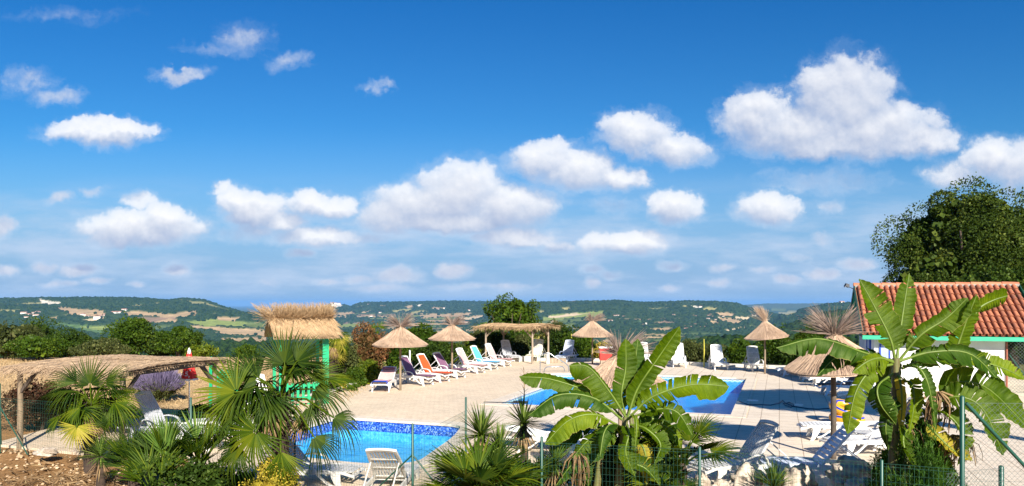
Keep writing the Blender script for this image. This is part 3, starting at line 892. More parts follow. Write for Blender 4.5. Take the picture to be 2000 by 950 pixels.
def water_mat(name, tint, scale, strength, refl=0.28):
    m, t, out = new_mat(name)
    co = t.new('ShaderNodeTexCoord').outputs['Object']
    n1 = t.noise(t.v('MULTIPLY', co, (1, 2.2, 1)), scale, 5, 0.6); n2 = t.noise(co, scale * 4.5, 3, 0.6)
    bn = t.new('ShaderNodeBump'); bn.inputs['Strength'].default_value = strength; bn.inputs['Distance'].default_value = 0.05
    t.put(bn.inputs['Height'], t.m('MULTIPLY_ADD', n2, 0.25, n1))
    tr = t.new('ShaderNodeBsdfTransparent'); t.put(tr.inputs[0], tint)
    gl = t.new('ShaderNodeBsdfGlossy'); gl.inputs['Roughness'].default_value = 0.04; t.l.new(bn.outputs[0], gl.inputs['Normal'])
    fr = t.new('ShaderNodeFresnel'); fr.inputs['IOR'].default_value = 1.33; t.l.new(bn.outputs[0], fr.inputs['Normal'])
    mx = t.new('ShaderNodeMixShader'); t.put(mx.inputs[0], t.m('MULTIPLY', fr.outputs[0], refl))
    t.l.new(tr.outputs[0], mx.inputs[1]); t.l.new(gl.outputs[0], mx.inputs[2]); t.l.new(mx.outputs[0], out.inputs[0])
    return m


M['water_big'] = water_mat('pool_water', (0.72, 0.93, 1.0), 1.6, 0.55)
M['water_kid'] = water_mat('paddling_pool_water', (0.80, 0.96, 1.0), 3.0, 0.7)


def basin(name, poly, level, depth, liner, band, water, bandh):
    def wall(z0, z1, mat, nm):
        mb = MB(); n = len(poly)
        mb.add([(x, y, z1) for x, y in poly] + [(x, y, z0) for x, y in poly], [(i, (i + 1) % n, (i + 1) % n + n, i + n) for i in range(n)])
        return tag(mb.build(nm, mat), kind='structure')
    wall(-bandh, -0.055, band, name + '_tile_band')
    wall(-depth, -bandh, liner, name + '_wall')
    tag(sheet(name + '_floor', poly, [], -depth, liner), kind='structure')
    tag(sheet(name + '_water', offset(poly, -0.001), [], -level, water), kind='structure')


basin('swimming_pool', BIG_POOL, 0.15, 0.66, M['liner_big'], M['band'], M['water_big'], 0.21)
basin('paddling_pool', KIDS_POOL, 0.30, 0.60, M['liner_kid'], M['mosaic_dark'], M['water_kid'], 0.34)
# rounded entry steps of the swimming pool, under water
for k, (r_, z_) in enumerate(((1.72, -0.52), (1.40, -0.38), (1.10, -0.25))):
    pts = [(bc - UU * 0 + VV * 0.25)]
    ring = [bc - UU * math.cos(math.pi * j / 16) * (1.74) - VV * math.sin(math.pi * j / 16) * 1.74 for j in range(17)]
    dd_ = 0.55 - 0.55 * k
    ol = [(q.x, q.y) for q in ring] + [tuple((bc + UU * 1.74 + VV * (dd_))[:2]), tuple((bc - UU * 1.74 + VV * (dd_))[:2])]
    mb = MB(); mb.prism(ccw(offset(ccw(ol), -0.006)), -0.65, z_)
    tag(mb.build('pool_step', M['liner_step']), kind='structure')

# white kerb along the left and far border of the deck
M['kerb'] = pmat('whitewashed_kerb', (0.66, 0.62, 0.54), 0.85, 0.2, 3, 0.3, 25)


def kerb_wall(pts, wd, h, mat, name, z0=-0.1):
    mb = MB()
    pts = [Vector((*q, 0)) for q in pts]
    rows = []
    for i, q in enumerate(pts):
        tq = (pts[min(i + 1, len(pts) - 1)] - pts[max(i - 1, 0)]).normalized(); nn = Vector((-tq.y, tq.x, 0)) * wd / 2
        rows.append([q - nn + Vector((0, 0, z0)), q - nn + Vector((0, 0, h)), q + nn + Vector((0, 0, h)), q + nn + Vector((0, 0, z0))])
    mb.grid(rows, smooth=False)
    mb.add(rows[0], [(0, 1, 2, 3)]); mb.add(rows[-1], [(3, 2, 1, 0)])
    return mb.build(name, mat)


kw = kerb_wall([(-8.7, 22.5), (-7.0, 25.0), (-5.85, 31.0), (-3.3, 35.7), (-0.7, 42.5), (4.1, 42.4), (8.3, 40.1), (12.5, 37.7), (16.3, 36.3), (21, 35)], 0.22, 0.16, M['kerb'], 'border_wall')
tag(kw, 'low whitewashed kerb wall edging the deck in front of the hedge', 'wall')

# ================================================================== pool house
house = thing('pool_house', 'small white pool house with orange canal tile roof and mint green fascia', 'house')
HA = -AX
hx = VV; hy = UU
E0 = Vector((13.0, 27.5, 0))            # eave corner on the left


def hp(a, b, z): return E0 + hx * a + hy * b + Vector((0, 0, z))


HL = 5.75                                # length along the eave
EZ, RZ = 2.13, 3.98                      # eave and ridge heights
RUN = 3.2
M['render'] = pmat('white_lime_render', (0.76, 0.74, 0.69), 0.9, 0.10, 1.5, 0.25, 25)
mb = MB()
w0, w1, d0, d1 = 0.42, 4.62, 0.42, 2 * RUN - 0.42
base_h = 2.12
ol = [hp(w0, d0, 0), hp(w1, d0, 0), hp(w1, d1, 0), hp(w0, d1, 0)]
mb.prism([(q.x, q.y) for q in ol], -0.2, base_h)
# gable triangles
for a in (w0 + .001, w1 - .18):
    tri = [hp(a, d0, base_h), hp(a, d1, base_h), hp(a, RUN, RZ - 0.22)]; tri2 = [q + hx * 0.17 for q in tri]
    mb.add(tri + tri2, [(0, 1, 2), (5, 4, 3), (0, 3, 4, 1), (1, 4, 5, 2), (2, 5, 3, 0)])
mb.build('wall', M['render'], house)
# dark green boarding on the left gable
mb = MB()
for k in range(9):
    b0 = d0 + 0.02 + k * (d1 - d0) / 9; b1 = b0 + (d1 - d0) / 9 - 0.02
    def top(b): return RZ - 0.25 - abs(b - RUN) / RUN * (RZ - EZ) - 0.0
    vs = [hp(w0 - 0.30, b0, 1.98), hp(w0 - 0.30, b1, 1.98), hp(w0 - 0.30, b1, max(2.0, top(b1))), hp(w0 - 0.30, b0, max(2.0, top(b0)))]
    vs2 = [q + hx * 0.03 for q in vs]
    mb.add(vs + vs2, [(0, 1, 2, 3), (7, 6, 5, 4), (0, 4, 5, 1), (1, 5, 6, 2), (2, 6, 7, 3), (3, 7, 4, 0)])
mb.build('gable_boards', M['dkgreen_paint'], house)
for a in (-0.02, HL + 0.0):
    mb = MB()
    for b0, b1 in ((0.0, RUN), (2 * RUN, RUN)):
        mb.beam(hp(a, b0, EZ - 0.02), hp(a, b1, RZ - 0.03), 0.035, 0.20)
    mb.build('verge_board', M['dkgreen_paint'], house)
mb = MB(); mb.beam(hp(-0.02, -0.03, EZ - 0.10), hp(HL + 0.02, -0.03, EZ - 0.10), 0.04, 0.15)
mb.build('fascia', M['mint_paint'], house)
mb = MB(); mb.add([hp(0, 0.0, EZ - .15), hp(HL, 0.0, EZ - .15), hp(HL, RUN, RZ - .15), hp(0, RUN, RZ - .15), hp(HL, 2 * RUN, EZ - .15), hp(0, 2 * RUN, EZ - .15)], [(0, 1, 2, 3), (3, 2, 4, 5)])
mb.build('soffit', M['mint_paint'], house)
# canal tiles: rows of barrels, each tile a little tapered and lapping the one below
M['tile'] = pmat('terracotta_tile', (0.46, 0.155, 0.07), 0.9, 0.35, 3, 0.4, 30, island=0.6, col2=(0.19, 0.07, 0.04))
slope = Vector((0, 0, 0)) + hy * RUN + Vector((0, 0, RZ - EZ)); SLN = slope.length; sd = slope.normalized(); sn = hx.cross(sd).normalized()
if sn.z < 0: sn = -sn
mbt = MB()
pitch = 0.20; ntile = 9; tl = SLN / ntile
for side in (0, 1):
    for c in range(int(HL / pitch)):
        for r in range(ntile):
            for kind in (0, 1):          # 0 trough, 1 cover
                a0 = pitch * (c + (0.5 if kind else 0)) + 0.05
                if a0 > HL - 0.08: continue
                rows = []
                for e in (0, 1):
                    s_ = r * tl - (0.05 if e == 0 else 0) + e * (tl + 0.0)
                    wd = (0.088 if e == 0 else 0.070) if kind else 0.085
                    lift = (0.028 if e == 0 else 0.0) + random.uniform(-.004, .004)
                    row = []
                    for j in range(6):
                        an = math.pi * j / 5
                        dx = math.cos(an) * wd; dz = math.sin(an) * wd * (0.85 if kind else -0.6) + (0.045 if kind else 0.05) + lift
                        if side == 0: q = E0 + hx * (a0 + dx) + Vector((0, 0, EZ)) + sd * s_ + sn * dz
                        else:
                            sd2 = -hy * RUN + Vector((0, 0, RZ - EZ)); sd2.normalize(); sn2 = Vector((0, 0, 1)) * sd2.dot(-hy) * -1; sn2 = (Vector((0, 0, 1)) - sd2 * sd2.z).normalized()
                            q = E0 + hy * 2 * RUN + hx * (a0 + dx) + Vector((0, 0, EZ)) + sd2 * s_ + sn2 * dz
                        row.append(q)
                    rows.append(row)
                mbt.grid(rows)
                if kind and side == 0:   # visible rim of the cover tile
                    mbt.add(rows[0] + [q - sn * 0.018 + (rows[0][2] * 0) for q in rows[0]], [(j, j + 1, j + 7, j + 6) for j in range(5)])
roof = mbt.build('roof', M['tile'], house)
mb = MB()
nrt = 11
for k in range(nrt):
    a0 = k * HL / nrt - 0.05; a1 = a0 + HL / nrt + 0.05
    rows = []
    for e, a in ((0, a0), (1, a1)):
        rr = 0.13 if e == 0 else 0.105
        rows.append([hp(a, RUN + math.cos(math.pi * j / 8) * rr * 1.15, RZ + 0.02 + math.sin(math.pi * j / 8) * rr) for j in range(9)])
    mb.grid(rows); mb.add(rows[0] + [q - Vector((0, 0, .02)) for q in rows[0]], [(j, j + 1, j + 10, j + 9) for j in range(8)])
mb.build('ridge_tile', pmat('pale_ridge_tile', (0.58, 0.20, 0.10), 0.85, 0.3, 4, 0.3, 30, island=0.6), roof)
# mortar under the ridge tiles
mb = MB(); mb.beam(hp(0, RUN - 0.10, RZ + 0.0), hp(HL, RUN - 0.10, RZ + 0.0), 0.10, 0.10)
mb.build('ridge_mortar', pmat('grey_mortar', (0.36, 0.33, 0.29), 0.95, 0.3, 12, 0.5, 20), roof)
# door with blue frame on the left wall, shutters on the front
M['blue_frame'] = pmat('blue_joinery', (0.03, 0.08, 0.45), 0.5, 0.1, 5)
M['bluegrey'] = pmat('blue_grey_panel', (0.38, 0.46, 0.62), 0.5, 0.1, 5)
mb = MB(); mb.box(hp(w0 - 0.03, d0 + 1.0, 1.0), (0.07, 0.08, 2.0), Matrix.Rotation(-AX, 3, 'Z')); mb.box(hp(w0 - 0.03, d0 + 2.0, 1.0), (0.07, 0.08, 2.0), Matrix.Rotation(-AX, 3, 'Z')); mb.box(hp(w0 - 0.03, d0 + 1.5, 2.03), (0.07, 1.08, 0.07), Matrix.Rotation(-AX, 3, 'Z'))
fr = mb.build('door_frame', M['blue_frame'], house)
mb = MB(); mb.box(hp(w0 - 0.02, d0 + 1.5, 1.0), (0.04, 0.91, 1.98), Matrix.Rotation(-AX, 3, 'Z')); dr = mb.build('door', M['bluegrey'], house)
mb = MB(); mb.tube([hp(w0 - 0.09, d0 + 1.15, 1.0), hp(w0 - 0.09, d0 + 1.27, 1.0)], 0.012); mb.build('handle', M['steel'], dr)
# brown corner pipe at the right end
mb = MB(); mb.tube([hp(w1 + 0.04, d0 - 0.03, 0), hp(w1 + 0.04, d0 - 0.03, 2.05)], 0.035); mb.build('drainpipe', pmat('rust_brown_pipe', (0.30, 0.09, 0.05), 0.6, 0.2), house)
# grille window low on the front, seen beyond the banana leaves
mb = MB()
for k in range(2): mb.box(hp(0.62 + k * 0.32, d0 - 0.02, 1.0), (0.05, 0.05, 1.5), Matrix.Rotation(-AX, 3, 'Z'))
mb.box(hp(0.78, d0 - 0.02, 1.76), (0.37, 0.05, 0.05), Matrix.Rotation(-AX, 3, 'Z')); mb.box(hp(0.78, d0 - 0.02, 0.24), (0.37, 0.05, 0.05), Matrix.Rotation(-AX, 3, 'Z'))
wf = mb.build('window_frame', M['blue_frame'], house)
mb = MB(); mb.box(hp(0.78, d0 - 0.012, 1.0), (0.26, 0.02, 1.45), Matrix.Rotation(-AX, 3, 'Z')); mb.build('window_pane', M['bluegrey'], wf)
# floodlight on a bracket at the left end of the ridge
fl = thing('floodlight', 'small dark floodlight at the left end of the roof ridge', 'lamp', hp(-0.14, RUN - 0.05, RZ - 0.02))
mb = MB(); mb.tube([(0.12, 0, -0.1), (-0.05, 0, -0.02), (-0.12, 0, 0.03)], 0.014); mb.build('bracket', M['black'], fl)
mb = MB(); mb.box((-0.17, 0, 0.06), (0.17, 0.16, 0.13), Matrix.Rotation(R(20), 3, 'Y'), 0.8); mb.build('lamp_housing', M['black'], fl)
mb = MB(); mb.box((-0.255, 0, 0.028), (0.012, 0.13, 0.10), Matrix.Rotation(R(20), 3, 'Y')); mb.build('lens', M['grey_resin'], fl)

# ================================================================== sun loungers
def lounger(name, label, loc, foot_dir, back=50, frame='white', seat=None, rest=None, style='arch', lift=0.0, group='sun loungers round the pools', scale=1.0, slats='v'):
    """foot end points along foot_dir (world vector or degrees: 0 = +X, 90 = away)"""
    a = R(foot_dir)
    t = thing(name, label, 'sun lounger', loc, a - math.pi / 2, group)
    t.scale = (scale,) * 3
    fm = M[frame]
    W2 = 0.31; z = 0.33
    # side rails, gently waved
    mb = MB()
    for s in (-1, 1):
        ys = np.linspace(-0.95, 0.98, 18); rows = []
        for y in ys:
            zz = z + 0.018 * math.sin(y * 3.1) - (0.05 * max(0, y - 0.75) / 0.2)
            hh = 0.036 + 0.014 * math.cos(y * 4)
            rows.append([(s * (W2 + .018), y, zz - hh), (s * (W2 + .018), y, zz + hh), (s * (W2 - .018), y, zz + hh), (s * (W2 - .018), y, zz - hh)])
        mb.grid(rows, smooth=False, close=True)
        mb.add(rows[0], [(0, 1, 2, 3)]); mb.add(rows[-1], [(3, 2, 1, 0)])
    for y in (-0.93, 0.95, -0.02, 0.45):
        mb.box((0, y, z - (0.035 if abs(y) > .9 else 0.03)), (2 * W2, 0.045, 0.035))
    mb.build('frame', fm, t)
    # legs: swept blades joined by a curved bracket under the rail
    for y0, yf in ((0.62, 0.74), (-0.52, -0.66)):
        for s in (-1, 1):
            mb = MB(); rows = []
            for k in range(8):
                u = k / 7; y = y0 + (yf - y0) * u ** 1.6; zz = z - 0.01 - (z - 0.01) * u
                hw = 0.065 * (1 - u) + 0.030; th = 0.020
                rows.append([(s * (W2 + th), y - hw, zz), (s * (W2 + th), y + hw, zz), (s * (W2 - th), y + hw, zz), (s * (W2 - th), y - hw, zz)])
            mb.grid(rows, smooth=False, close=True); mb.add(rows[-1], [(0, 1, 2, 3)])
            # bracket
            sg = 1 if y0 < 0 else -1
            pts = [(s * W2, y0 + sg * 0.01 + sg * 0.34 * k / 7, z - 0.03 - 0.21 * math.cos(k / 7 * math.pi / 2) ** 1.2) for k in range(8)]
            for k in range(7): mb.beam(pts[k], pts[k + 1], 0.032, 0.035)
            mb.build('leg', fm, t)
    # seat
    mb = MB()
    sw = 2 * W2 - 0.045
    if seat:
        ys = np.linspace(-0.08, 0.93, 10)
        rows = [[(x * sw / 2, y, z + 0.058 + 0.018 * math.sin(y * 3.1) - 0.012 * (1 - x * x)) for x in (-1, -.5, 0, .5, 1)] for y in ys]
        low = [[(x, y, zz - 0.012) for x, y, zz in r] for r in rows]
        mb.grid(rows); mb.grid([list(reversed(r)) for r in low])
        mb.build('seat', FAB[seat], t)
    else:
        for k in range(11):
            y = -0.04 + k * 0.093
            mb.box((0, y, z + 0.018 + 0.018 * math.sin(y * 3.1)), (sw, 0.074, 0.016))
        for x in (-0.2, 0, 0.2): mb.box((x, 0.43, z - 0.002), (0.03, 1.0, 0.02))
        mb.build('seat', fm, t)
    # backrest, hinged near the middle
    rot = Matrix.Rotation(R(back), 4, 'X') @ Matrix.Identity(4)
    piv = Vector((0, -0.10, z + 0.02))
    def bk(x, l, o=0.0):       # l metres along the backrest, o out of its plane
        ca, sa = math.cos(R(back)), math.sin(R(back))
        return piv + Vector((x, -l * ca - o * -sa * 1.0, l * sa + o * ca))
    BL = 0.86
    mb = MB()
    for s in (-1, 1):
        rows = []
        for k in range(9):
            l = BL * k / 8; o = 0.02 * math.sin(k / 8 * math.pi) + (0.02 * (k / 8) ** 3)
            xx = s * (W2 - 0.03 - 0.035 * (k / 8) ** 2)
            rows.append([bk(xx - .022, l, o - .02), bk(xx + .022, l, o - .02), bk(xx + .022, l, o + .02), bk(xx - .022, l, o + .02)])
        mb.grid(rows, smooth=False, close=True)
    ends = []
    rows = []
    for k in range(9):
        u = -1 + 2 * k / 8; l = BL + 0.035 * (1 - u * u); xx = u * (W2 - 0.043)
        rows.append([bk(xx, l - .045, .0), bk(xx, l + .02, .0), bk(xx, l + .02, .045), bk(xx, l - .045, .045)])
    mb.grid(rows, smooth=False, close=True); mb.add(rows[0], [(0, 1, 2, 3)]); mb.add(rows[-1], [(3, 2, 1, 0)])
    rows = [[bk(u * (W2 - .04), l, -.012 + o) for l, o in ((0.0, 0), (0.05, 0), (0.05, .025), (0.0, .025))] for u in (-1, 1)]
    mb.grid(rows, smooth=False, close=True)
    fb_ = mb.build('backrest_frame', fm, t)
    mb = MB(); bw = W2 - (0.03 if (rest or seat) else 0.055)
    if rest or seat:
        rows = [[bk(x * (bw - 0.02 * k / 8), 0.03 + (BL - 0.05) * k / 8, 0.030 + 0.016 * math.sin(k / 8 * math.pi) - .012 * (1 - x * x)) for x in (-1, -.5, 0, .5, 1)] for k in range(9)]
        low = [[q + Vector((0, 0.006, -0.012)) for q in r] for r in rows]
        mb.grid(rows); mb.grid([list(reversed(r)) for r in low])
        mb.build('backrest', FAB[rest or seat], t)
    elif slats == 'v':
        for k in range(9):
            x = -bw + (k + .5) * 2 * bw / 9
            rr = []
            for j in range(7):
                l = 0.04 + (BL - 0.07) * j / 6; o = 0.02 * math.sin(j / 6 * math.pi) + 0.01
                rr.append([bk(x - .020, l, o - .007), bk(x + .020, l, o - .007), bk(x + .020, l, o + .007), bk(x - .020, l, o + .007)])
            mb.grid(rr, smooth=False, close=True)
        for l in (0.3, 0.58):
            rr = [[bk(u * bw, l + q0, 0.008 + q1) for q0, q1 in ((-.02, 0), (.02, 0), (.02, .012), (-.02, .012))] for u in (-1, 1)]
            mb.grid(rr, smooth=False, close=True)
        mb.build('backrest', fm, t)
    else:
        for k in range(9):
            l = 0.07 + k * (BL - 0.1) / 8
            rr = [[bk(u * bw, l + q0, 0.01 + q1) for q0, q1 in ((-.034, 0), (.034, 0), (.034, .014), (-.034, .014))] for u in (-1, 1)]
            mb.grid(rr, smooth=False, close=True)
            mb.add(rr[0], [(0, 1, 2, 3)]); mb.add(rr[1], [(3, 2, 1, 0)])
        mb.build('backrest', fm, t)
    if back > 12:                # prop behind the backrest
        mb = MB()
        for s in (-1, 1):
            mb.beam(bk(s * (W2 - .06), 0.52, -.01), (s * (W2 - .06), -0.10 - 0.86, z), 0.022, 0.022)
        mb.beam((-(W2 - .06), -0.955, z), ((W2 - .06), -0.955, z), 0.022, 0.022)
        mb.build('prop', fm, t)
    if style == 'arch':
        for s in (-1, 1):
            mb = MB(); pts = []
            prof = [(-0.34, z), (-0.30, z + .12), (-0.22, z + .195), (-0.08, z + .215), (0.08, z + .20), (0.18, z + .165), (0.235, z + .09), (0.26, z)]
            for k in range(len(prof) - 1):
                mb.beam((s * (W2 + .035), *prof[k]), (s * (W2 + .035), *prof[k + 1]), 0.052 if 1 <= k <= 5 else 0.04, 0.026)
            mb.build('armrest', fm, t)
    return t


def towel(name, label, lg, y0, y1, mat, wd=0.56, fold=True):
    """a towel lying over the seat of a lounger"""
    mb = MB(); ys = np.linspace(y0, y1, 8)
    rows = []
    for y in ys:
        rows.append([(x * wd / 2, y + random.uniform(-.004, .004), 0.402 + 0.018 * math.sin(y * 3.1) - (0.10 if abs(x) > 0.97 else 0) + random.uniform(0, .006)) for x in (-1, -.9, -.4, 0, .4, .9, 1)])
    mb.grid(rows); mb.grid([[(x, y, zz - 0.014) for x, y, zz in reversed(r)] for r in rows])
    o = mb.build(name, mat)
    o.location = lg.location; o.rotation_euler = lg.rotation_euler
    return tag(o, label, 'towel')


def gp(px, py): return tuple(G(px, py))


AV = -19.8                       # degrees of the direction VV
l1 = lounger('sun_lounger', 'white lounger with pink sling facing the camera left of the first straw parasol', gp(752, 761.5), -93, 28, 'white', 'pink', style='none')
towel('towel', 'royal blue towel over the foot of the pink lounger beside the left parasol', l1, 0.70, 0.97, FAB['royal'], 0.58)
mb = MB(); mb.box((0, 0, 0), (0.46, 0.16, 0.09)); hr_ = mb.build('head_pillow', FAB['purple'], None, 0.03)
hr_.location = Vector(l1.location) + Vector((0, 0.74, 0.74)); hr_.rotation_euler = (R(-25), 0, R(-3))
tag(hr_, 'dark purple head pillow on top of the pink lounger with the blue towel', 'pillow')
lounger('sun_lounger', 'purple sling lounger half hidden behind the pole of the left straw parasol', gp(808, 751), -30, 58, 'white', 'purple')
lounger('sun_lounger', 'bright orange sling lounger, the only orange one in the row', gp(841, 744.5), -30, 58, 'white', 'orange')
lounger('sun_lounger', 'purple sling lounger right of the orange one, behind a parasol pole', gp(874, 737), -30, 52, 'white', 'purple')
lounger('sun_lounger', 'pink sling lounger between the second parasol pole and the turquoise one', gp(914, 728), -30, 60, 'white', 'pink')
lounger('sun_lounger', 'turquoise blue sling lounger, the only light blue one in the row', gp(941, 721), -30, 60, 'white', 'blue')
lounger('sun_lounger', 'pink sling lounger at the far end, right of the turquoise one', gp(968, 715), -30, 62, 'white', 'pink')
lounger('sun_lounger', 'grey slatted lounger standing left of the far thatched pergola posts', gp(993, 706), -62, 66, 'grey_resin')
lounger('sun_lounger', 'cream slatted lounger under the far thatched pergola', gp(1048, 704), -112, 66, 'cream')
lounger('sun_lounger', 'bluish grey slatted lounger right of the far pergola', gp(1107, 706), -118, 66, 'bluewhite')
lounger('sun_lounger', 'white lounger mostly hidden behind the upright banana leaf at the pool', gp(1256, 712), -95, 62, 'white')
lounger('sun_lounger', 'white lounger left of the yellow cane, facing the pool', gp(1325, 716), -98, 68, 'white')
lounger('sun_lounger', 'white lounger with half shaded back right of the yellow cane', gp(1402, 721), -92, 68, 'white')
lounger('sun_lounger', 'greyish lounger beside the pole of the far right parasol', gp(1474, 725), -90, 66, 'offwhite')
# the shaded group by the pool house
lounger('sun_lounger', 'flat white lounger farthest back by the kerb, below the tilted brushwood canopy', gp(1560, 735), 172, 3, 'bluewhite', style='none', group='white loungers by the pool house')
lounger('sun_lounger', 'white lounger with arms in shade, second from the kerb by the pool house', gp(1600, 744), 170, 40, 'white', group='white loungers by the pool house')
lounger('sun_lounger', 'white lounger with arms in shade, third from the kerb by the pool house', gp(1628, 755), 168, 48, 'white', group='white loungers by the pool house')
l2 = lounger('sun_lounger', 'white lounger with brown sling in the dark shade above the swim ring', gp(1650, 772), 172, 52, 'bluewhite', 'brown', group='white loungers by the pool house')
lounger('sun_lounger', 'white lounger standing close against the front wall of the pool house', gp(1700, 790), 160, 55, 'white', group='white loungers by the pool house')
# the sunny group behind the right banana plant
lounger('sun_lounger', 'bright white flat lounger in full sun right below the swim ring', (7.95, 17.9, 0), 168, 4, 'white', style='none', group='white loungers by the right banana plant')
l3 = lounger('sun_lounger', 'white lounger with raised dark backrest behind the curling banana leaf', (8.75, 17.0, 0), 190, 55, 'white', None, 'dark', group='white loungers by the right banana plant')
lounger('sun_lounger', 'white lounger with armrests seen above the blue one, beside the near pole', (7.75, 16.1, 0), 188, 22, 'white', group='white loungers by the right banana plant')
# the near row along the wire fence
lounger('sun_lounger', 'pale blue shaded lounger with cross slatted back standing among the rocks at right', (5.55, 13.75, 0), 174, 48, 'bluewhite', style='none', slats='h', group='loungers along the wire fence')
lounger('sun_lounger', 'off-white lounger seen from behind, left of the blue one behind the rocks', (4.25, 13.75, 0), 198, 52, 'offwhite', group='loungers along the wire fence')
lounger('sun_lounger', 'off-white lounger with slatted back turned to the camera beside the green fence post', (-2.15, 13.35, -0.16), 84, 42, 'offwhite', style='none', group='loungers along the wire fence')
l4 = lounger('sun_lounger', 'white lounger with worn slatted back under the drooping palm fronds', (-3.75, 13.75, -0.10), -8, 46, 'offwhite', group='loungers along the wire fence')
lounger('sun_lounger', 'white lounger glimpsed between the yuccas and the centre banana plant', (0.85, 16.6, 0), -10, 8, 'white', style='none', group='loungers along the wire fence')
lounger('sun_lounger', 'white lounger glimpsed low behind the dark leaves of the centre banana', (1.9, 15.6, 0), 175, 20, 'white', group='loungers along the wire fence')
# under the left pergola
lounger('sun_lounger', 'grey slatted lounger with arms under the left thatched pergola', (-8.45, 17.9, 0.0), -12, 60, 'grey_resin', group='loungers under the left pergola')
lounger('sun_lounger', 'lounger with brownish sling leaning back beside the red parasol pole', (-7.15, 18.6, 0.0), 184, 62, 'white', None, 'tan', group='loungers under the left pergola')
lounger('sun_lounger', 'white flat lounger in front of the grey one under the left pergola', (-7.4, 16.75, 0.0), -4, 5, 'white', group='loungers under the left pergola')
lounger('sun_lounger', 'white lounger glimpsed through the palm fronds beside the green play hut', (-7.6, 22.3, 0.0), -60, 55, 'white', group='loungers under the left pergola')
# dark red towel over the top of the worn lounger by the palm
mb = MB()
rows = []
for k in range(5):
    rows.append([(-4.62 + 0.0 + dx, 13.88 + (k - 2) * 0.12, 0.80 + zz) for dx, zz in ((-.10, -.14), (-.05, .02), (0.02, .045), (.09, .01), (.16, -.10))])
mb.grid(rows); mb.grid([[(x, y, zz - .012) for x, y, zz in reversed(r)] for r in rows])
tag(mb.build('towel', FAB['maroon']), 'dark red towel over the top of the worn lounger by the big palm', 'towel')


# ================================================================== straw parasols
def strips(n, fn, mat, name, parent, closed=False):
    """many thin straws; fn(i) gives a list of centre points and a width"""
    V_ = []; F_ = []
    for i in range(n):
        pts, wd = fn(i)
        pts = [Vector(q) for q in pts]
        b = len(V_)
        dd = (pts[-1] - pts[0]).normalized()
        a = Vector((random.gauss(0, 1), random.gauss(0, 1), random.gauss(0, 1))); sd_ = dd.cross(a).normalized(); up_ = dd.cross(sd_)
        for k, q in enumerate(pts):
            w_ = wd * (1 - 0.6 * k / (len(pts) - 1))
            V_ += [q + sd_ * w_, q - sd_ * w_ * .5 + up_ * w_ * .8, q - sd_ * w_ * .5 - up_ * w_ * .8]
        for k in range(len(pts) - 1):
            for j in range(3):
                j2 = (j + 1) % 3
                F_.append((b + k * 3 + j, b + k * 3 + j2, b + (k + 1) * 3 + j2, b + (k + 1) * 3 + j))
    return np_mesh(name, [tuple(q) for q in V_], F_, mat, parent)


def parasol(label, base, r=1.0, hb=1.78, ha=2.45, tilt=(0, 0), tuft=0.45, tuft_spread=0.45, mat='heather', tmat=None, n=900, tn=230, pole_r=0.045, lean=0.0, tdir=(0, 0), pmat_='wood', smooth_hem=True):
    t = thing('straw_parasol', label, 'parasol', base, random.uniform(-.2, .2) * 0, 'straw parasols on wooden poles')
    mb = MB(); mb.tube([(0, 0, -0.1), (0.0, 0, ha * .5), (tilt[0] * .1, tilt[1] * .1, ha - 0.03)], [pole_r, pole_r * .95, pole_r * .8], 10)
    mb.build('pole', M[pmat_], t)
    tm = Matrix.Rotation(tilt[1], 3, 'X') @ Matrix.Rotation(tilt[0], 3, 'Y')
    ap = Vector((0, 0, ha))
    def cone(a, u, out=0.0):
        # slightly hollow cone; u = 0 at the apex
        rr = r * (0.06 + 0.94 * u); z = -(ha - hb) * (u ** 0.86)
        q = Vector((math.cos(a) * (rr + out * .5), math.sin(a) * (rr + out * .5), z + out))
        return ap + tm @ q
    mb = MB(); rows = []
    for k in range(7): rows.append([cone(2 * math.pi * j / 36, k / 6, -0.02) for j in range(36)])
    mb.grid(rows, close=True); mb.grid([[q - Vector((0, 0, .035)) for q in reversed(rr)] for rr in rows], close=True)
    shell = mb.build('canopy', M[mat], t)
    def fn(i):
        a = 2 * math.pi * (i + random.random()) / n; u0 = random.choice([0.0, 0.0, 0.12, 0.3, 0.5]) + random.uniform(0, .06); u1 = random.uniform(0.97, 1.035)
        if u0 > .2 and random.random() < .3: u1 = random.uniform(.7, 1)
        da = random.gauss(0, 0.05)
        return [cone(a + da * k / 3, u0 + (u1 - u0) * k / 3, random.uniform(0.0, 0.022)) for k in range(4)], random.uniform(.004, .008)
    strips(n, fn, M[mat], 'thatch', shell)
    if True:                       # rafters underneath
        for j in range(6):
            a = 2 * math.pi * j / 6
            m2 = MB(); m2.tube([cone(a, 0.08, -0.07), cone(a, 0.93, -0.07)], 0.012, 6); m2.build('rafter', M['wood'], t)
    def ft(i):
        a = random.uniform(0, 2 * math.pi); sp = min(1.32, (.45 if tuft_spread > .5 else 0) + abs(random.gauss(0, 1)) * tuft_spread * .8); a = a if tuft_spread < .5 else (a if random.random() < .35 else random.choice((0, math.pi)) + random.gauss(0, .55))
        L = tuft * random.uniform(.6, 1.15); dz = math.cos(sp)
        dx, dy = math.cos(a) * math.sin(sp) + tdir[0], math.sin(a) * math.sin(sp) + tdir[1]
        b0 = ap + Vector((math.cos(a) * .05, math.sin(a) * .05, -0.06)); pts = []
        for k in range(4):
            u = k / 3; pts.append(b0 + Vector((dx * L * u ** 1.35, dy * L * u ** 1.35, dz * L * u - .10 * L * sp * u * u)))
        return pts, random.uniform(.004, .008) * (1.5 if base[1] > 25 else 1.0)
    strips(tn, ft, M[tmat or mat], 'tuft', t)
    mb = MB(); mb.tube([ap + Vector((0, 0, -.05)), ap + Vector((0, 0, .02))], [.085, .07], 14); mb.build('binding', M['darkwood'], t)
    return t


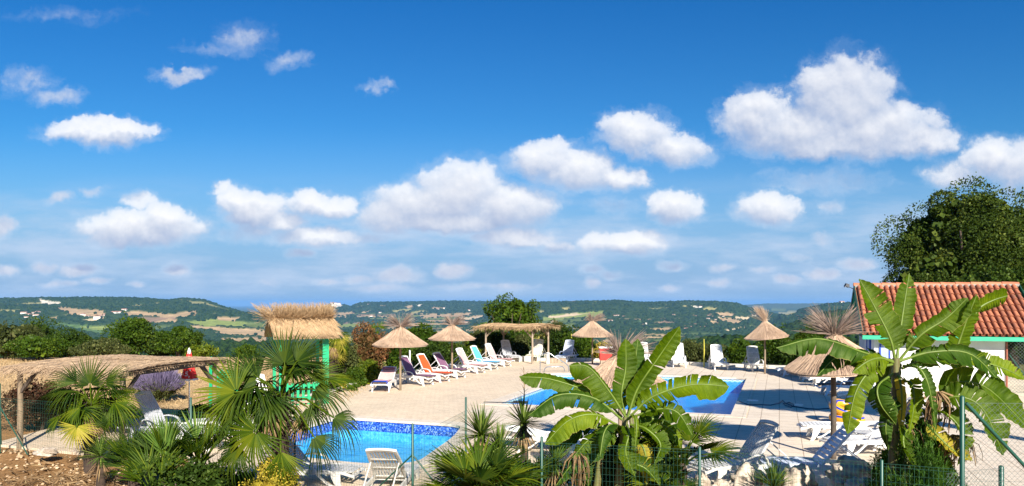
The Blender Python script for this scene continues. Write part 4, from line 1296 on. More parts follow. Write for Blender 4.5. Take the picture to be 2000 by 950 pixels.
parasol('straw parasol with wide open tuft beside the pink lounger at the left', gp(782, 763), 1.02, 1.73, 2.43, tuft=.66, tuft_spread=.85, tn=330, tmat='greytuft')
parasol('straw parasol behind the purple and pink loungers, second from the left', gp(883, 738), 1.02, 1.72, 2.36, tuft=.62, tuft_spread=.80, tdir=(.18, 0), tn=330, tmat='greytuft')
parasol('straw parasol right of the far pergola with lopsided tuft', gp(1157, 712), 1.10, 1.55, 2.35, tuft=.60, tuft_spread=.6, tdir=(.25, 0), tn=300, tmat='greytuft')
parasol('sunlit straw parasol far right with a tuft leaning left', gp(1494, 731), 0.98, 1.72, 2.45, tilt=(-.10, 0), tuft=.72, tuft_spread=.40, tdir=(-.40, 0), tn=300)
parasol('parasol with shaggy grey tuft standing in front of the swimming pool behind the banana', (2.33, 16.0, 0), 0.98, 1.60, 2.22, tuft=.62, tuft_spread=.80, tmat='greytuft', tn=420, tdir=(.22, 0))
parasol('tilted brushwood parasol with shaggy tuft on the near pole left of the house', (6.80, 15.7, 0), 1.02, 1.95, 2.66, tilt=(-.10, 0.05), tuft=.75, tuft_spread=.72, tmat='greytuft', tn=420, pole_r=.06, pmat_='darkwood')


# ================================================================== thatched pergolas
def pergola(name, label, corners, zr, over, mat, posts, beam_m, post_m, n=2600, fringe=.28, sag=0.05, braces=True, post_r=0.06, arch=0.0, dirs=None):
    """corners: front-left, front-right, back-right, back-left on the ground"""
    t = thing(name, label, 'pergola', corners[0])
    O = Vector(corners[0]); FL, FR, BR, BL_ = [Vector(c) - O for c in corners]
    def roofp(u, v, z=0.0):
        q = (FL * (1 - u) + FR * u) * (1 - v) + (BL_ * (1 - u) + BR * u) * v
        q.z += zr + arch * math.sin(math.pi * min(1, max(0, v))) * 1.0 + sag * math.sin(u * 7.0 + v * 2) * .5 + z
        return q
    for c, h in posts:
        p0 = Vector(c) - O
        mb = MB(); mb.tube([p0 + Vector((0, 0, -.1)), p0 + Vector((0.01, 0, h * .5)), p0 + Vector((0, 0.01, zr - .02))], [post_r, post_r * .92, post_r * .85], 9)
        mb.build('post', post_m, t)
    for a, b in (((0, 0), (1, 0)), ((0, 1), (1, 1)), ((0, 0), (0, 1)), ((1, 0), (1, 1))):
        mb = MB(); mb.beam(roofp(a[0], a[1], -.09 + .0), roofp(b[0], b[1], -.09), .07, .11); mb.build('beam', beam_m, t)
    if braces:
        for c, h in posts:
            p0 = Vector(c) - O; cen = (FL + FR + BR + BL_) / 4
            for tgt in ((FR - FL).normalized(), (BL_ - FL).normalized()):
                sg = 1 if (cen - p0).dot(tgt) > 0 else -1
                mb = MB(); mb.beam(p0 + Vector((0, 0, zr - .62)), p0 + tgt * sg * .5 + Vector((0, 0, zr - .12)), .055, .07); mb.build('brace', beam_m, t)
    ou = over / (FR - FL).length; ov = over / (BL_ - FL).length
    rows = []
    for i in range(25):
        u = -ou + (1 + 2 * ou) * i / 24
        rows.append([roofp(u, -ov + (1 + 2 * ov) * j / 8, 0.0 + random.uniform(-.008, .008)) for j in range(9)])
    mb = MB(); mb.grid(rows); mb.grid([[q - Vector((0, 0, .05)) for q in reversed(r)] for r in rows])
    th = mb.build('thatch', M[mat], t)
    ax = (BL_ - FL).normalized(); au = (FR - FL).normalized()
    def fn(i):
        v = random.uniform(-ov, 1 + ov); u = random.uniform(-ou, 1 + ou)
        s = -1 if v < .5 else 1
        if dirs: s = dirs
        L = random.uniform(.25, .5) / (BL_ - FL).length; pts = []
        sk = random.gauss(0, .12) / (FR - FL).length
        for k in range(3):
            vv = v + s * L * k / 2; uu = u + sk * k / 2
            drop = -0.5 * max(0, -ov - vv) * (BL_ - FL).length - .5 * max(0, vv - 1 - ov) * (BL_ - FL).length
            pts.append(roofp(uu, vv, random.uniform(.005, .035) + drop))
        return pts, random.uniform(.005, .010)
    strips(n, fn, M[mat], 'straw', th)
    def ff(i):
        e = random.random()
        if e < .42: u, v, dr_ = random.uniform(-ou, 1 + ou), -ov, -ax
        elif e < .72: u, v, dr_ = random.uniform(-ou, 1 + ou), 1 + ov, ax
        elif e < .86: u, v, dr_ = -ou, random.uniform(-ov, 1 + ov), -au
        else: u, v, dr_ = 1 + ou, random.uniform(-ov, 1 + ov), au
        L = fringe * random.uniform(.5, 1.1) * (0.65 + .5 * abs(math.sin(u * 13 + v * 9)))
        b0 = roofp(u, v, random.uniform(-.02, .02)) - dr_ * .08; out_ = random.uniform(.05, .6); pts = []
        for k in range(4):
            q = k / 3; pts.append(b0 + dr_ * L * out_ * q + Vector((random.gauss(0, .01), random.gauss(0, .01), -L * (1 - out_ * .6) * q ** 1.3)))
        return pts, random.uniform(.005, .010)
    strips(int(n * .55), ff, M[mat], 'fringe', th)
    return t


# far pergola
A_ = Vector(gp(1039, 711)); A_.z = 0
fl_p = A_ - Vector((2.75, 0.55, 0)) + Vector((0, 1.0, 0)); 
pergola('thatched_pergola', 'thatched pergola on round poles at the far end beyond the swimming pool', [(-1.45, 40.9, 0), (1.10, 40.2, 0), (2.05, 42.1, 0), (-0.5, 42.9, 0)], 2.02, .50, 'straw',
        [((-1.45, 40.9, 0), 2), ((1.10, 40.2, 0), 2), ((2.05, 42.1, 0), 2), ((-0.5, 42.9, 0), 2)], M['wood'], M['palewood'], n=1700, fringe=.30, arch=.10)
# left pergola
pergola('thatched_pergola', 'long low thatched pergola with crooked dark posts at the left edge', [(-11.3, 17.05, 0), (-8.4, 16.0, 0), (-7.7, 19.2, 0), (-10.6, 20.25, 0)], 1.84, .26, 'oldstraw',
        [((-11.3, 17.05, 0), 2), ((-8.4, 16.0, 0), 2), ((-7.7, 19.2, 0), 2), ((-10.6, 20.25, 0), 2)], M['darkwood'], M['wood'], n=6000, fringe=.15, arch=.05, sag=.02, post_r=.065)

# ================================================================== green play hut with thatched roof
hut = thing('play_hut', 'bright green wooden play hut with shaggy thatched roof behind the big palm', 'hut', (-7.0, 24.6, 0), R(27))
HX, HY, HE, HR_ = 0.80, 0.70, 2.36, 2.84     # half sizes, eave and ridge heights
for x in (-HX + .05, HX - .12):
    for y in (-HY + .1, HY - .1):
        mb = MB(); mb.box((x, y, HE / 2 - .03), (.20 if x > 0 and y < 0 else .10, .10, HE + .02)); mb.build('post', M['green_paint'], hut)
for y in (-HY + .1, HY - .1):
    mb = MB(); mb.box((0, y - .001, HE - .05), (2 * HX + .06, .09, .17)); mb.build('beam', M['green_paint'], hut)
for x, nm in ((-HX + .0, 'gable_panel'), (HX - .02, 'gable_panel')):
    mb = MB(); vs = [(x, -HY, HE), (x, HY, HE), (x, 0, HR_ - .12)]
    mb.add(vs + [(a + .04, b, c) for a, b, c in vs], [(2, 1, 0), (3, 4, 5), (0, 1, 4, 3), (1, 2, 5, 4), (2, 0, 3, 5)]); mb.build(nm, M['green_paint'], hut)
mb = MB()
for x in np.arange(-HX + .25, HX - .3, .17): mb.box((x, -HY + .08, .36), (.08, .03, .72))
mb.box((-.05, -HY + .115, .62), (2 * HX - .4, .035, .07)); mb.box((-.05, -HY + .115, .22), (2 * HX - .4, .035, .07))
mb.build('railing', M['green_paint'], hut)
mb = MB()
for y in np.arange(-HY + .25, HY - .2, .17): mb.box((HX - .1, y, .42), (.03, .10, .84))
mb.box((HX - .135, 0, .62), (.035, 2 * HY - .3, .07)); mb.build('railing', M['green_paint'], hut)
mb = MB(); mb.box((0, 0, .10), (2 * HX - .1, 2 * HY - .1, .08)); mb.build('floor_board', M['palewood'], hut)
rows = []
mb = MB()
def hroof(u, v, o=0.0):       # u along the ridge -1..1, v 0 ridge .. 1 eave, side by sign of v
    s = 1 if v > 0 else -1; av = abs(v)
    return Vector((u * (HX + .22), s * av * (HY + .30), HR_ - (HR_ - HE + .12) * av ** .92 + o))
for s in (-1, 1):
    rr = [[hroof(-1 + 2 * i / 12, s * (.001 + j / 6)) for i in range(13)] for j in range(7)]
    if s > 0: rr = [list(reversed(r)) for r in rr]
    mb.grid(rr); mb.grid([[q - Vector((0, 0, .09)) for q in reversed(r)] for r in rr])
hr = mb.build('thatch', M['straw'], hut)
def fn(i):
    s = random.choice((-1, -1, 1)); u = random.uniform(-1.03, 1.03); v0 = random.uniform(0, .85); L = random.uniform(.2, .45); sk = random.gauss(.04, .03)
    return [hroof(u + sk * k, s * (v0 + L * k / 2 + .001), random.uniform(.005, .04)) for k in range(3)], random.uniform(.006, .010)
strips(3600, fn, M['straw'], 'straw', hr)
def fn(i):
    u = random.uniform(-1.02, 1.02); s = random.choice((-1, 1)); L = random.uniform(.25, .66); ln = random.gauss(0, .26) + (-.75 if u < -.8 and random.random() < .7 else 0)
    sp = abs(random.gauss(.0, .75)); b0 = hroof(u, s * .06, .0)
    return [b0 + Vector((ln * L * k / 3, s * math.sin(sp) * L * k / 3, math.cos(sp) * L * k / 3 - .03 * k)) for k in range(4)], random.uniform(.006, .011)
strips(2400, fn, M['straw'], 'ridge_tuft', hr)
# green picket gate left of the hut
gt = thing('picket_gate', 'short green picket gate left of the play hut behind the palm', 'gate', (-9.0, 23.2, 0), R(-8))
for k in range(6):
    x = -.42 + k * .17; h = 1.62 if k == 0 else 1.22
    mb = MB(); mb.prism([(x - .07, -.02), (x + .07, -.02), (x + .07, .02), (x - .07, .02)], 0, h - .08)
    mb.add([(x - .07, -.02, h - .08), (x + .07, -.02, h - .08), (x, -.02, h), (x - .07, .02, h - .08), (x + .07, .02, h - .08), (x, .02, h)], [(0, 1, 2), (5, 4, 3), (1, 4, 5, 2), (0, 2, 5, 3)])
    mb.build('picket', M['green_paint'], gt)
for z_ in (.35, 1.0):
    mb = MB(); mb.box((0, .04, z_), (1.1, .035, .09)); mb.build('rail', M['green_paint'], gt)

# ================================================================== closed red parasol
rp = thing('closed_parasol', 'closed red beach parasol with white prints on a steel pole', 'parasol', (-9.0, 20.7, -0.14)); rp.scale = (.95, .95, .92)
mb = MB(); mb.tube([(0, 0, 0), (0, 0, 1.5)], .022); mb.build('pole', M['steel'], rp)
mb = MB(); prof = [(2.36, .012), (2.25, .05), (2.0, .10), (1.75, .14), (1.52, .20), (1.42, .215)]
rows = []
for z_, r_ in prof: rows.append([(math.cos(2 * math.pi * j / 32) * r_ * (1 + .16 * math.cos(j * math.pi / 2)), math.sin(2 * math.pi * j / 32) * r_ * (1 + .16 * math.cos(j * math.pi / 2)), z_) for j in range(32)])
mb.grid(rows, close=True); mb.add([(x, y, z - .0) for x, y, z in rows[-1]], [tuple(range(32))])
cp = mb.build('canopy', M['red_cloth'], rp)
rows = []
for z_, r_ in ((1.455, .222), (1.43, .226), (1.40, .232)): rows.append([(math.cos(2 * math.pi * j / 64) * r_ * (1 + .16 * math.cos(j * math.pi / 4)), math.sin(2 * math.pi * j / 64) * r_ * (1 + .16 * math.cos(j * math.pi / 4)), z_ + (.02 * math.cos(j * .8) if z_ < 1.41 else 0)) for j in range(64)])
mb = MB(); mb.grid(rows, close=True); mb.build('hem', M['white_cloth'], cp)
mb = MB(); mb.tube([(0, 0, 2.20), (0, 0, 2.30), (0, 0, 2.38)], [.062, .045, .01]); mb.build('cap', M['white_cloth'], cp)
def text(body, size, loc, rot, mat, parent, name='number', ext=.002):
    cu = bpy.data.curves.new(name, 'FONT'); cu.body = body; cu.size = size; cu.extrude = ext; cu.align_x = 'CENTER'; cu.align_y = 'CENTER'; cu.offset = size * .018
    o_ = bpy.data.objects.new(name, cu); COL.objects.link(o_); me = bpy.data.meshes.new_from_object(o_); bpy.data.objects.remove(o_)
    o = bpy.data.objects.new(name, me); COL.objects.link(o); me.materials.clear(); me.materials.append(mat); o.location = loc; o.rotation_euler = rot; o.parent = parent
    return o
text('5', .20, (.012, -.206, 1.60), (R(70), 0, 0), M['white_cloth'], cp)
text('9', .085, (.085, -.222, 1.515), (R(72), 0, R(12)), M['white_cloth'], cp)
for x_, z_ in ((-.095, 1.71), (-.09, 1.60), (.11, 1.72), (-.13, 1.50)):
    mb = MB(); mb.tube([(x_, -.178 - (1.72 - z_) * .22, z_ + .03), (x_ - .01, -.188 - (1.72 - z_) * .22, z_), (x_ + .01, -.192 - (1.72 - z_) * .22, z_ - .03)], .010, 6); mb.build('print', M['white_cloth'], cp)

# ================================================================== pool side things
hd = thing('handrail', 'bent stainless steel pool rail with steps down to the water', 'rail', (0, 0, 0))
for px_ in (1055, 1063):
    b0 = G(px_, 727.5); mb = MB()
    if px_ == 1055: pts = [b0, b0 + Vector((0, 0, .70)), b0 + Vector((.05, -.01, .84)), b0 + Vector((.18, -.03, .90)), b0 + Vector((.45, -.10, .90)), b0 + Vector((1.2, .1, .42)), b0 + Vector((1.35, .14, .28)), b0 + Vector((1.38, .15, -.02))]
    else: pts = [b0 + Vector((0, -.02, -.0)), b0 + Vector((.02, -.02, .16)), b0 + Vector((.12, -.02, .25)), b0 + Vector((.5, 0, .27)), b0 + Vector((.88, .1, .26)), b0 + Vector((.96, .12, .16)), b0 + Vector((.97, .12, -.02))]
    mb.tube(pts, .022, 8); mb.build('rail_tube', M['steel'], hd)
# white post with lamp head beside the rail
wp = thing('bollard', 'short white bollard beside the cream lounger under the far pergola', 'bollard', gp(1070, 711))
mb = MB(); mb.tube([(0, 0, 0), (0, 0, .55)], .09, 14); mb.build('column', M['white'], wp)
mb = MB(); mb.tube([(0, 0, .551), (0, 0, .60), (0, 0, .63)], [.11, .11, .05], 14); mb.build('cap', M['cream'], wp)
# low white step by the pergola
mb = MB(); mb.box((0, 0, .14), (1.25, .42, .28)); o = mb.build('bench', M['kerb'], None, .02); o.location = gp(1016, 706); o.rotation_euler = (0, 0, R(-8))
tag(o, 'low whitewashed block seat between the grey and cream loungers', 'bench')
mb = MB(); mb.box((0, 0, .13), (.95, .45, .26)); o = mb.build('drain_box', M['palewood'], None, .02); o.location = gp(1088, 709)
tag(o, 'low brown slatted box on the deck behind the steel rail', 'box')
# red ice box
ib = thing('cool_box', 'red cool box with white lid seen behind the shaggy grey tuft', 'cool box', (4.9, 38.9, 0))
mb = MB(); mb.box((0, 0, .62), (.62, .42, .62), None, 1.08); mb.build('body', M['red_plastic'], ib, .02)
mb = MB(); mb.box((0, 0, .97), (.72, .50, .08)); mb.build('lid', M['white'], ib, .015)
mb = MB(); mb.box((0, 0, .155), (.55, .35, .31)); mb.build('stand', M['palewood'], ib)
mb = MB(); mb.tube([(-.33, -.0, .8), (-.38, -.0, .78), (-.38, 0, .70), (-.33, 0, .68)], .014, 6); mb.build('handle', M['white'], ib)
# yellow cane
cn = thing('yellow_cane', 'upright yellow cane in the kerb between two white loungers', 'pole', gp(1375, 718))
mb = MB(); mb.tube([(0, 0, 0), (.01, 0, .8), (.0, 0, 1.45)], [.035, .03, .022], 8); mb.build('shaft', M['bamboo'], cn)
mb = MB(); mb.tube([(0, 0, 1.452), (0, 0, 1.50)], [.012, .004], 6); mb.build('tip', M['black'], cn)
cn = thing('cane_post', 'second slimmer yellowish post at the hedge right of the far pergola', 'pole', (3.45, 43.3, 0))
mb = MB(); mb.tube([(0, 0, 0), (.01, 0, 1.5)], [.035, .025], 8); mb.build('shaft', M['bamboo'], cn)
mb = MB(); mb.tube([(0, 0, 1.502), (0, 0, 1.54)], [.012, .004], 6); mb.build('tip', M['black'], cn)
# white pipe standing behind the left parasol
cn = thing('marker_post', 'slim white upright post behind the purple lounger at left', 'pole', (-4.35, 31.6, 0))
mb = MB(); mb.tube([(0, 0, 0), (0, 0, 1.25)], .035, 8); mb.build('shaft', M['white'], cn)
mb = MB(); mb.tube([(0, 0, 1.251), (0, 0, 1.29)], [.045, .03], 8); mb.build('cap', M['grey_resin'], cn)
# cleaning pole lying by the pool
cl = thing('cleaning_pole', 'long dark cleaning pole lying on the deck at the near left pool corner', 'pole', (0, 0, 0))
a0, a1 = G(945, 787), G(1016, 789.5)
mb = MB(); mb.tube([a0 + Vector((0, 0, .02)), a1 + Vector((0, 0, .05))], .016, 6); mb.build('shaft', M['black'], cl)
mb = MB(); mb.box(a1 + Vector((0.0, 0, .06)), (.46, .16, .07), Matrix.Rotation(R(-20), 3, 'Z')); mb.tube([a1 + Vector((-.3, .0, .04)), a1 + Vector((-.05, .03, .10)), a1 + Vector((.2, .0, .03))], .02, 6); mb.build('brush_head', M['black'], cl)
# cable with power block
cb = thing('power_cable', 'dark blue cable with white power block running from the pool across the slabs', 'cable', (0, 0, 0))
pts = [G(1443, 785, .03), G(1450, 788), G(1462, 792.5), G(1485, 792), G(1505, 793), G(1522, 789), G(1529, 783.5), G(1534, 789), G(1550, 795.5), G(1561, 797), G(1578, 800), G(1598, 801), G(1622, 799), G(1660, 796)]
pts = [q + Vector((0, 0, .024)) for q in pts]
mb = MB(); mb.tube(pts, .016, 6); mb.build('cable', M['navy'], cb)
mb = MB(); mb.tube([G(1530, 789, .03), G(1542, 786, .03), G(1552, 791, .05), G(1545, 796, .03), G(1532, 791, .03)], .016, 6); mb.build('loop', M['navy'], cb)
mb = MB(); mb.box(G(1560, 795) + Vector((0, 0, .05)), (.26, .12, .08), Matrix.Rotation(R(-25), 3, 'Z')); mb.build('power_block', M['white'], cb, .012)
# skimmer lids set in the slabs
for px_, py_ in ((1470, 783),):
    mb = MB(); mb.box((0, 0, .008), (.36, .36, .016)); o = mb.build('skimmer_lid', M['white'], None, .004); o.location = gp(px_, py_); o.rotation_euler = (0, 0, -AX)
    tag(o, 'square white skimmer lid in the shaded slabs beside the pool', 'lid')
# swim rings
def ring(label, loc, rot, R0=.34, r0=.125):
    t = thing('swim_ring', label, 'swim ring', loc, 0, 'striped swim rings'); t.rotation_euler = rot
    n, k = 48, 14
    for nm, mat, sel in (('yellow_bands', 'yellow', 0), ('blue_bands', 'bluevinyl', 1)):
        mb = MB()
        def q(i, j, rr=r0): a = 2 * math.pi * i / n; b = 2 * math.pi * j / k; return (math.cos(a) * (R0 + rr * math.cos(b)), math.sin(a) * (R0 + rr * math.cos(b)), rr * math.sin(b))
        for j in range(k):
            is_blue = j in (1, 4, 8, 11)
            if is_blue == bool(sel): mb.grid([[q(i, j) for i in range(n + 1)], [q(i, j + 1) for i in range(n + 1)]])
        mb.build(nm, M[mat], t)
    mb = MB(); mb.tube([(R0 + .10, .0, r0 * .7), (R0 + .12, 0, r0 * .7 + .05)], .012, 6); mb.build('valve', M['white'], t)
    return t
ring('yellow and blue striped swim ring on top of the pair behind the near pole', (9.15, 20.4, .40), (R(22), R(4), R(20)), .31, .12)
ring('yellow and blue striped swim ring lying underneath the other one', (9.18, 20.35, .135), (R(3), 0, R(60)), .33, .13)
# pale bag on the dark lounger
mb = MB(); 
rows = []
for k in range(7):
    z_ = k / 6; r_ = .20 * math.sin(math.pi * min(.93, .12 + z_ * .85)) ** .6
    rows.append([(math.cos(2 * math.pi * j / 14) * r_ * (1 + .1 * math.sin(j * 2.2)), math.sin(2 * math.pi * j / 14) * r_ * .6 * (1 + .1 * math.cos(j * 1.7)), z_ * .34) for j in range(14)])
mb.grid(rows, close=True); mb.add(rows[-1], [tuple(range(14))]); mb.add(rows[0], [tuple(reversed(range(14)))])
o = mb.build('beach_bag', FAB['dark']); o.location = (8.62, 17.0, .36)
tag(o, 'dark beach bag lying on the white lounger behind the banana leaf', 'bag')

# ================================================================== foliage helpers
def leaf_cloud(centers, size, out_dir=None, aspect=.5, droop=0.0, jitter=.35):
    """one pointed, slightly folded leaf per centre"""
    n = len(centers); c = np.asarray(centers, float)
    s = size * RNG.uniform(1 - jitter, 1 + jitter, n)
    d = RNG.normal(0, 1, (n, 3))
    if out_dir is not None: d = d * .75 + np.asarray(out_dir)
    d[:, 2] -= droop
    d /= np.linalg.norm(d, axis=1)[:, None]
    r = RNG.normal(0, 1, (n, 3)); w_ = np.cross(d, r); w_ /= np.linalg.norm(w_, axis=1)[:, None] + 1e-9
    nn = np.cross(d, w_)
    a = c - d * s[:, None] * .5; b = c + d * s[:, None] * .5
    m1 = c + w_ * (s * aspect * .5)[:, None] + nn * (s * .10)[:, None]; m2 = c - w_ * (s * aspect * .5)[:, None] + nn * (s * .10)[:, None]
    V_ = np.stack([a, m1, b, m2], 1).reshape(-1, 3)
    F_ = np.arange(4 * n).reshape(n, 4)
    return V_, F_


def merge(parts):
    V_ = []; F_ = []; b = 0
    for v, f in parts: V_.append(v); F_.append(f + b); b += len(v)
    return np.concatenate(V_), np.concatenate(F_)


def crown_points(n, cx, cy, cz, rx, ry, rz, lobes=14, lobe=.42, flat_bottom=0.0, fill=.18):
    """points on the skins of many lobes that together make an uneven crown"""
    L = RNG.normal(0, 1, (lobes, 3)); L /= np.linalg.norm(L, axis=1)[:, None]
    L *= (RNG.uniform(.35, 1.0, lobes) ** .6)[:, None] * (1 - lobe * .55)
    lr = lobe * RNG.uniform(.55, 1.25, lobes)
    k = RNG.integers(0, lobes, n)
    d = RNG.normal(0, 1, (n, 3)); d /= np.linalg.norm(d, axis=1)[:, None]
    rad = np.where(RNG.uniform(0, 1, n) < fill, RNG.uniform(0, 1, n) ** .5, RNG.uniform(.80, 1.10, n))
    sp = RNG.uniform(0, 1, n) < .03
    rad = np.where(sp, rad * RNG.uniform(1.05, 1.25, n), rad)
    q = L[k] + d * (lr[k] * rad)[:, None]
    if flat_bottom: q[:, 2] = np.maximum(q[:, 2], -1 + flat_bottom * RNG.uniform(0, 1, n))
    out = np.stack([cx + q[:, 0] * rx, cy + q[:, 1] * ry, cz + q[:, 2] * rz], 1)
    return out, d


def bush(name, label, cat, x, y, w_, dpt, h, n, size, mat, z=0.0, group=None, stems=3, lobes=14, lobe=.45, aspect=.55, extra=None, spray=0, bottom=0.25):
    t = thing(name, label, cat, (x, y, z), 0, group)
    pts, d = crown_points(n, 0, 0, h * .52, w_ / 2, dpt / 2, h * .52, lobes, lobe, bottom)
    pts[:, 2] = np.maximum(pts[:, 2], .04)
    parts = [leaf_cloud(pts, size, d * .6, aspect)]
    core, d2 = crown_points(max(60, n // 5), 0, 0, h * .48, w_ * .40, dpt * .40, h * .42, lobes, lobe, .2, .8)
    core[:, 2] = np.maximum(core[:, 2], .1)
    parts.append(leaf_cloud(core, size * 2.2, None, .8))
    if spray:
        for i in range(spray):      # upright shoots above the outline
            a = random.uniform(-.5, .5); b0 = Vector((a * w_ * .8, random.uniform(-.4, .4) * dpt, h * (.95 - abs(a) * .8)))
            L_ = random.uniform(.12, .30) * h; m_ = 14
            u = RNG.uniform(0, 1, m_)
            q = np.stack([b0.x + RNG.normal(0, .05, m_) + u * L_ * random.uniform(-.3, .3), b0.y + RNG.normal(0, .05, m_), b0.z + u * L_], 1)
            parts.append(leaf_cloud(q, size * .9, np.tile([0, 0, .8], (m_, 1)), aspect))
    V_, F_ = merge(parts)
    np_mesh('foliage', V_, F_, M[mat], t)
    mb = MB()
    for i in range(stems):
        a = random.uniform(-1, 1) * w_ * .22; b = random.uniform(-1, 1) * dpt * .2
        mb.tube([(a * .3, b * .3, -.1), (a * .7, b * .7, h * .3), (a, b, h * .7)], [.035 + h * .008, .025 + h * .005, .01], 6)
    mb.build('stem', M['bark'], t)
    return t


def tree(label, x, y, z, trunk_h, cw, cd, ch, n, size, mat, group=None, lobes=30, lobe=.32, tr=.16, cat='tree', name='tree'):
    t = thing(name, label, cat, (x, y, z), 0, group)
    cz = trunk_h + ch * .42
    pts, d = crown_points(n, 0, 0, cz, cw / 2, cd / 2, ch / 2, lobes, lobe, 0, .15)
    pts[:, 2] = np.maximum(pts[:, 2], .3)
    core, d2 = crown_points(n // 4, 0, 0, cz, cw * .40, cd * .40, ch * .42, lobes, lobe, 0, .8)
    core[:, 2] = np.maximum(core[:, 2], .5)
    V_, F_ = merge([leaf_cloud(pts, size, d * .5, .55), leaf_cloud(core, size * 2.3, None, .8)])
    np_mesh('crown', V_, F_, M[mat], t)
    mb = MB(); mb.tube([(0, 0, -.5), (.05, 0, trunk_h * .6), (0, .05, cz)], [tr * 1.2, tr, tr * .5], 8)
    for i in range(5):
        a = random.uniform(0, 6.28); r_ = cw * .32
        mb.tube([(0, 0, trunk_h * .7), (math.cos(a) * r_ * .5, math.sin(a) * r_ * .5, cz - ch * .1), (math.cos(a) * r_, math.sin(a) * r_, cz + ch * .2)], [tr * .5, tr * .35, tr * .12], 6)
    mb.build('trunk', M['bark'], t)
    return t


# ------------------------------------------------------------------ hedge and trees beyond the deck
def bpx(name, label, cat, px, ybase, ytop, wpx, D, n, size, mat, dpt=None, group='shrubs along the far edge of the deck', **k):
    """shrub given by its column, top row, width in photo pixels and its distance; ybase None = stands on the ground"""
    x = (px - 1000) / F * D; top = CAM_H - (ytop - HOR) / F * D; w_ = wpx / F * D
    z = float(land_height(np.array([x]), np.array([D]))[0]) if ybase is None else CAM_H - (ybase - HOR) / F * D
    return bush(name, label, cat, x, D, w_, dpt or max(1.2, w_ * .7), top - z, n, size, M_key(mat), z, group, **k)


def M_key(k): return k


# along the far side
SHR = [
    ('round clipped shrub with yellow green top beside the white kerb', 716, 700, 62, 30.2, 5200, .07, 'lime'),
    ('low dark shrub against the kerb left of the round clipped one', 690, 722, 60, 29.4, 3600, .08, 'mid_green'),
    ('mixed golden brown shrub right of the play hut', 668, 668, 80, 31.0, 5200, .09, 'olive'),
    ('reddish brown shrub behind the left straw parasol', 725, 636, 85, 34.0, 6500, .10, 'russet'),
    ('dark green shrub between the reddish one and the second parasol', 775, 650, 70, 34.8, 4200, .11, 'mid_green'),
    ('bushy mid green shrub behind the two left straw parasols', 825, 628, 110, 38.5, 8200, .12, 'mid_green'),
    ('dark laurel bush low behind the orange lounger', 850, 664, 110, 37.0, 7200, .12, 'dark_green'),
    ('yellow green shrub behind the pink lounger', 905, 668, 70, 40.5, 4600, .11, 'lime'),
    ('light olive shrub left of the far pergola', 930, 642, 60, 42.8, 4200, .11, 'olive'),
    ('dense dark shrub behind the left half of the far pergola', 968, 648, 80, 44.6, 5200, .12, 'dark_green'),
    ('olive green bush at the back under the far pergola', 1010, 655, 60, 45.2, 4200, .11, 'olive'),
    ('dark bush right of the opening under the far pergola', 1105, 640, 75, 44.4, 5400, .11, 'dark_green'),
    ('olive brown bush with loose top right of the far pergola', 1080, 632, 60, 45.6, 3800, .11, 'olive'),
    ('dense dark green bush behind the bluish lounger', 1135, 650, 70, 43.6, 4800, .11, 'mid_green'),
    ('ochre dry shrub beside the red cool box', 1178, 672, 46, 43.0, 2600, .10, 'gold'),
    ('dark hedge shrub behind the banana left of the white lounger', 1225, 672, 90, 42.5, 4200, .11, 'dark_green'),
    ('olive green shrub beside the yellow cane', 1352, 664, 70, 40.8, 5200, .10, 'olive'),
    ('low olive shrub right of the yellow cane', 1395, 672, 60, 40.0, 3600, .10, 'olive'),
    ('mid green shrub left of the far right straw parasol', 1450, 660, 70, 39.6, 4600, .11, 'mid_green'),
    ('tall leafy shrub right behind the far right straw parasol', 1520, 640, 85, 38.8, 6200, .12, 'mid_green'),
    ('dark shrub in shade behind the flat white lounger', 1560, 668, 90, 37.6, 5200, .12, 'dark_green'),
    ('broad leafy bush with light leaf tips left of the pool house', 1590, 636, 100, 39.6, 6800, .12, 'mid_green'),
    ('dark shrub against the left wall of the pool house', 1650, 660, 80, 37.2, 4600, .12, 'dark_green'),
]
for lab, px_, yt_, wp_, D_, n_, sz_, mt_ in SHR:
    bpx('shrub', lab, 'shrub', px_, None, yt_, wp_, D_, n_, sz_, mt_, spray=5)
bpx('shrub', 'small yellow flowered plant at the foot of the clipped shrub', 'shrub', 669, 764, 741, 18, 27.9, 420, .05, 'gold', dpt=.4, group=None, stems=2)
for i, (px_, yb_, w_) in enumerate(((655, 770, 26), (690, 765, 30))):
    bpx('shrub', ('low grey green plant on stones left of the kerb end', 'low trailing plant on stones right below the clipped shrub')[i], 'shrub', px_, yb_, yb_ - 16, w_, 27.4 + i * .5, 500, .05, ('olive', 'mid_green')[i], dpt=.6, group=None, stems=2)
# the tall tree behind the far pergola
tree('tall loose crowned tree rising behind the far thatched pergola', -.05, 47.5, -1.6, 1.2, 4.4, 3.2, 4.9, 13000, .13, 'mid_green', lobes=60, lobe=.20)
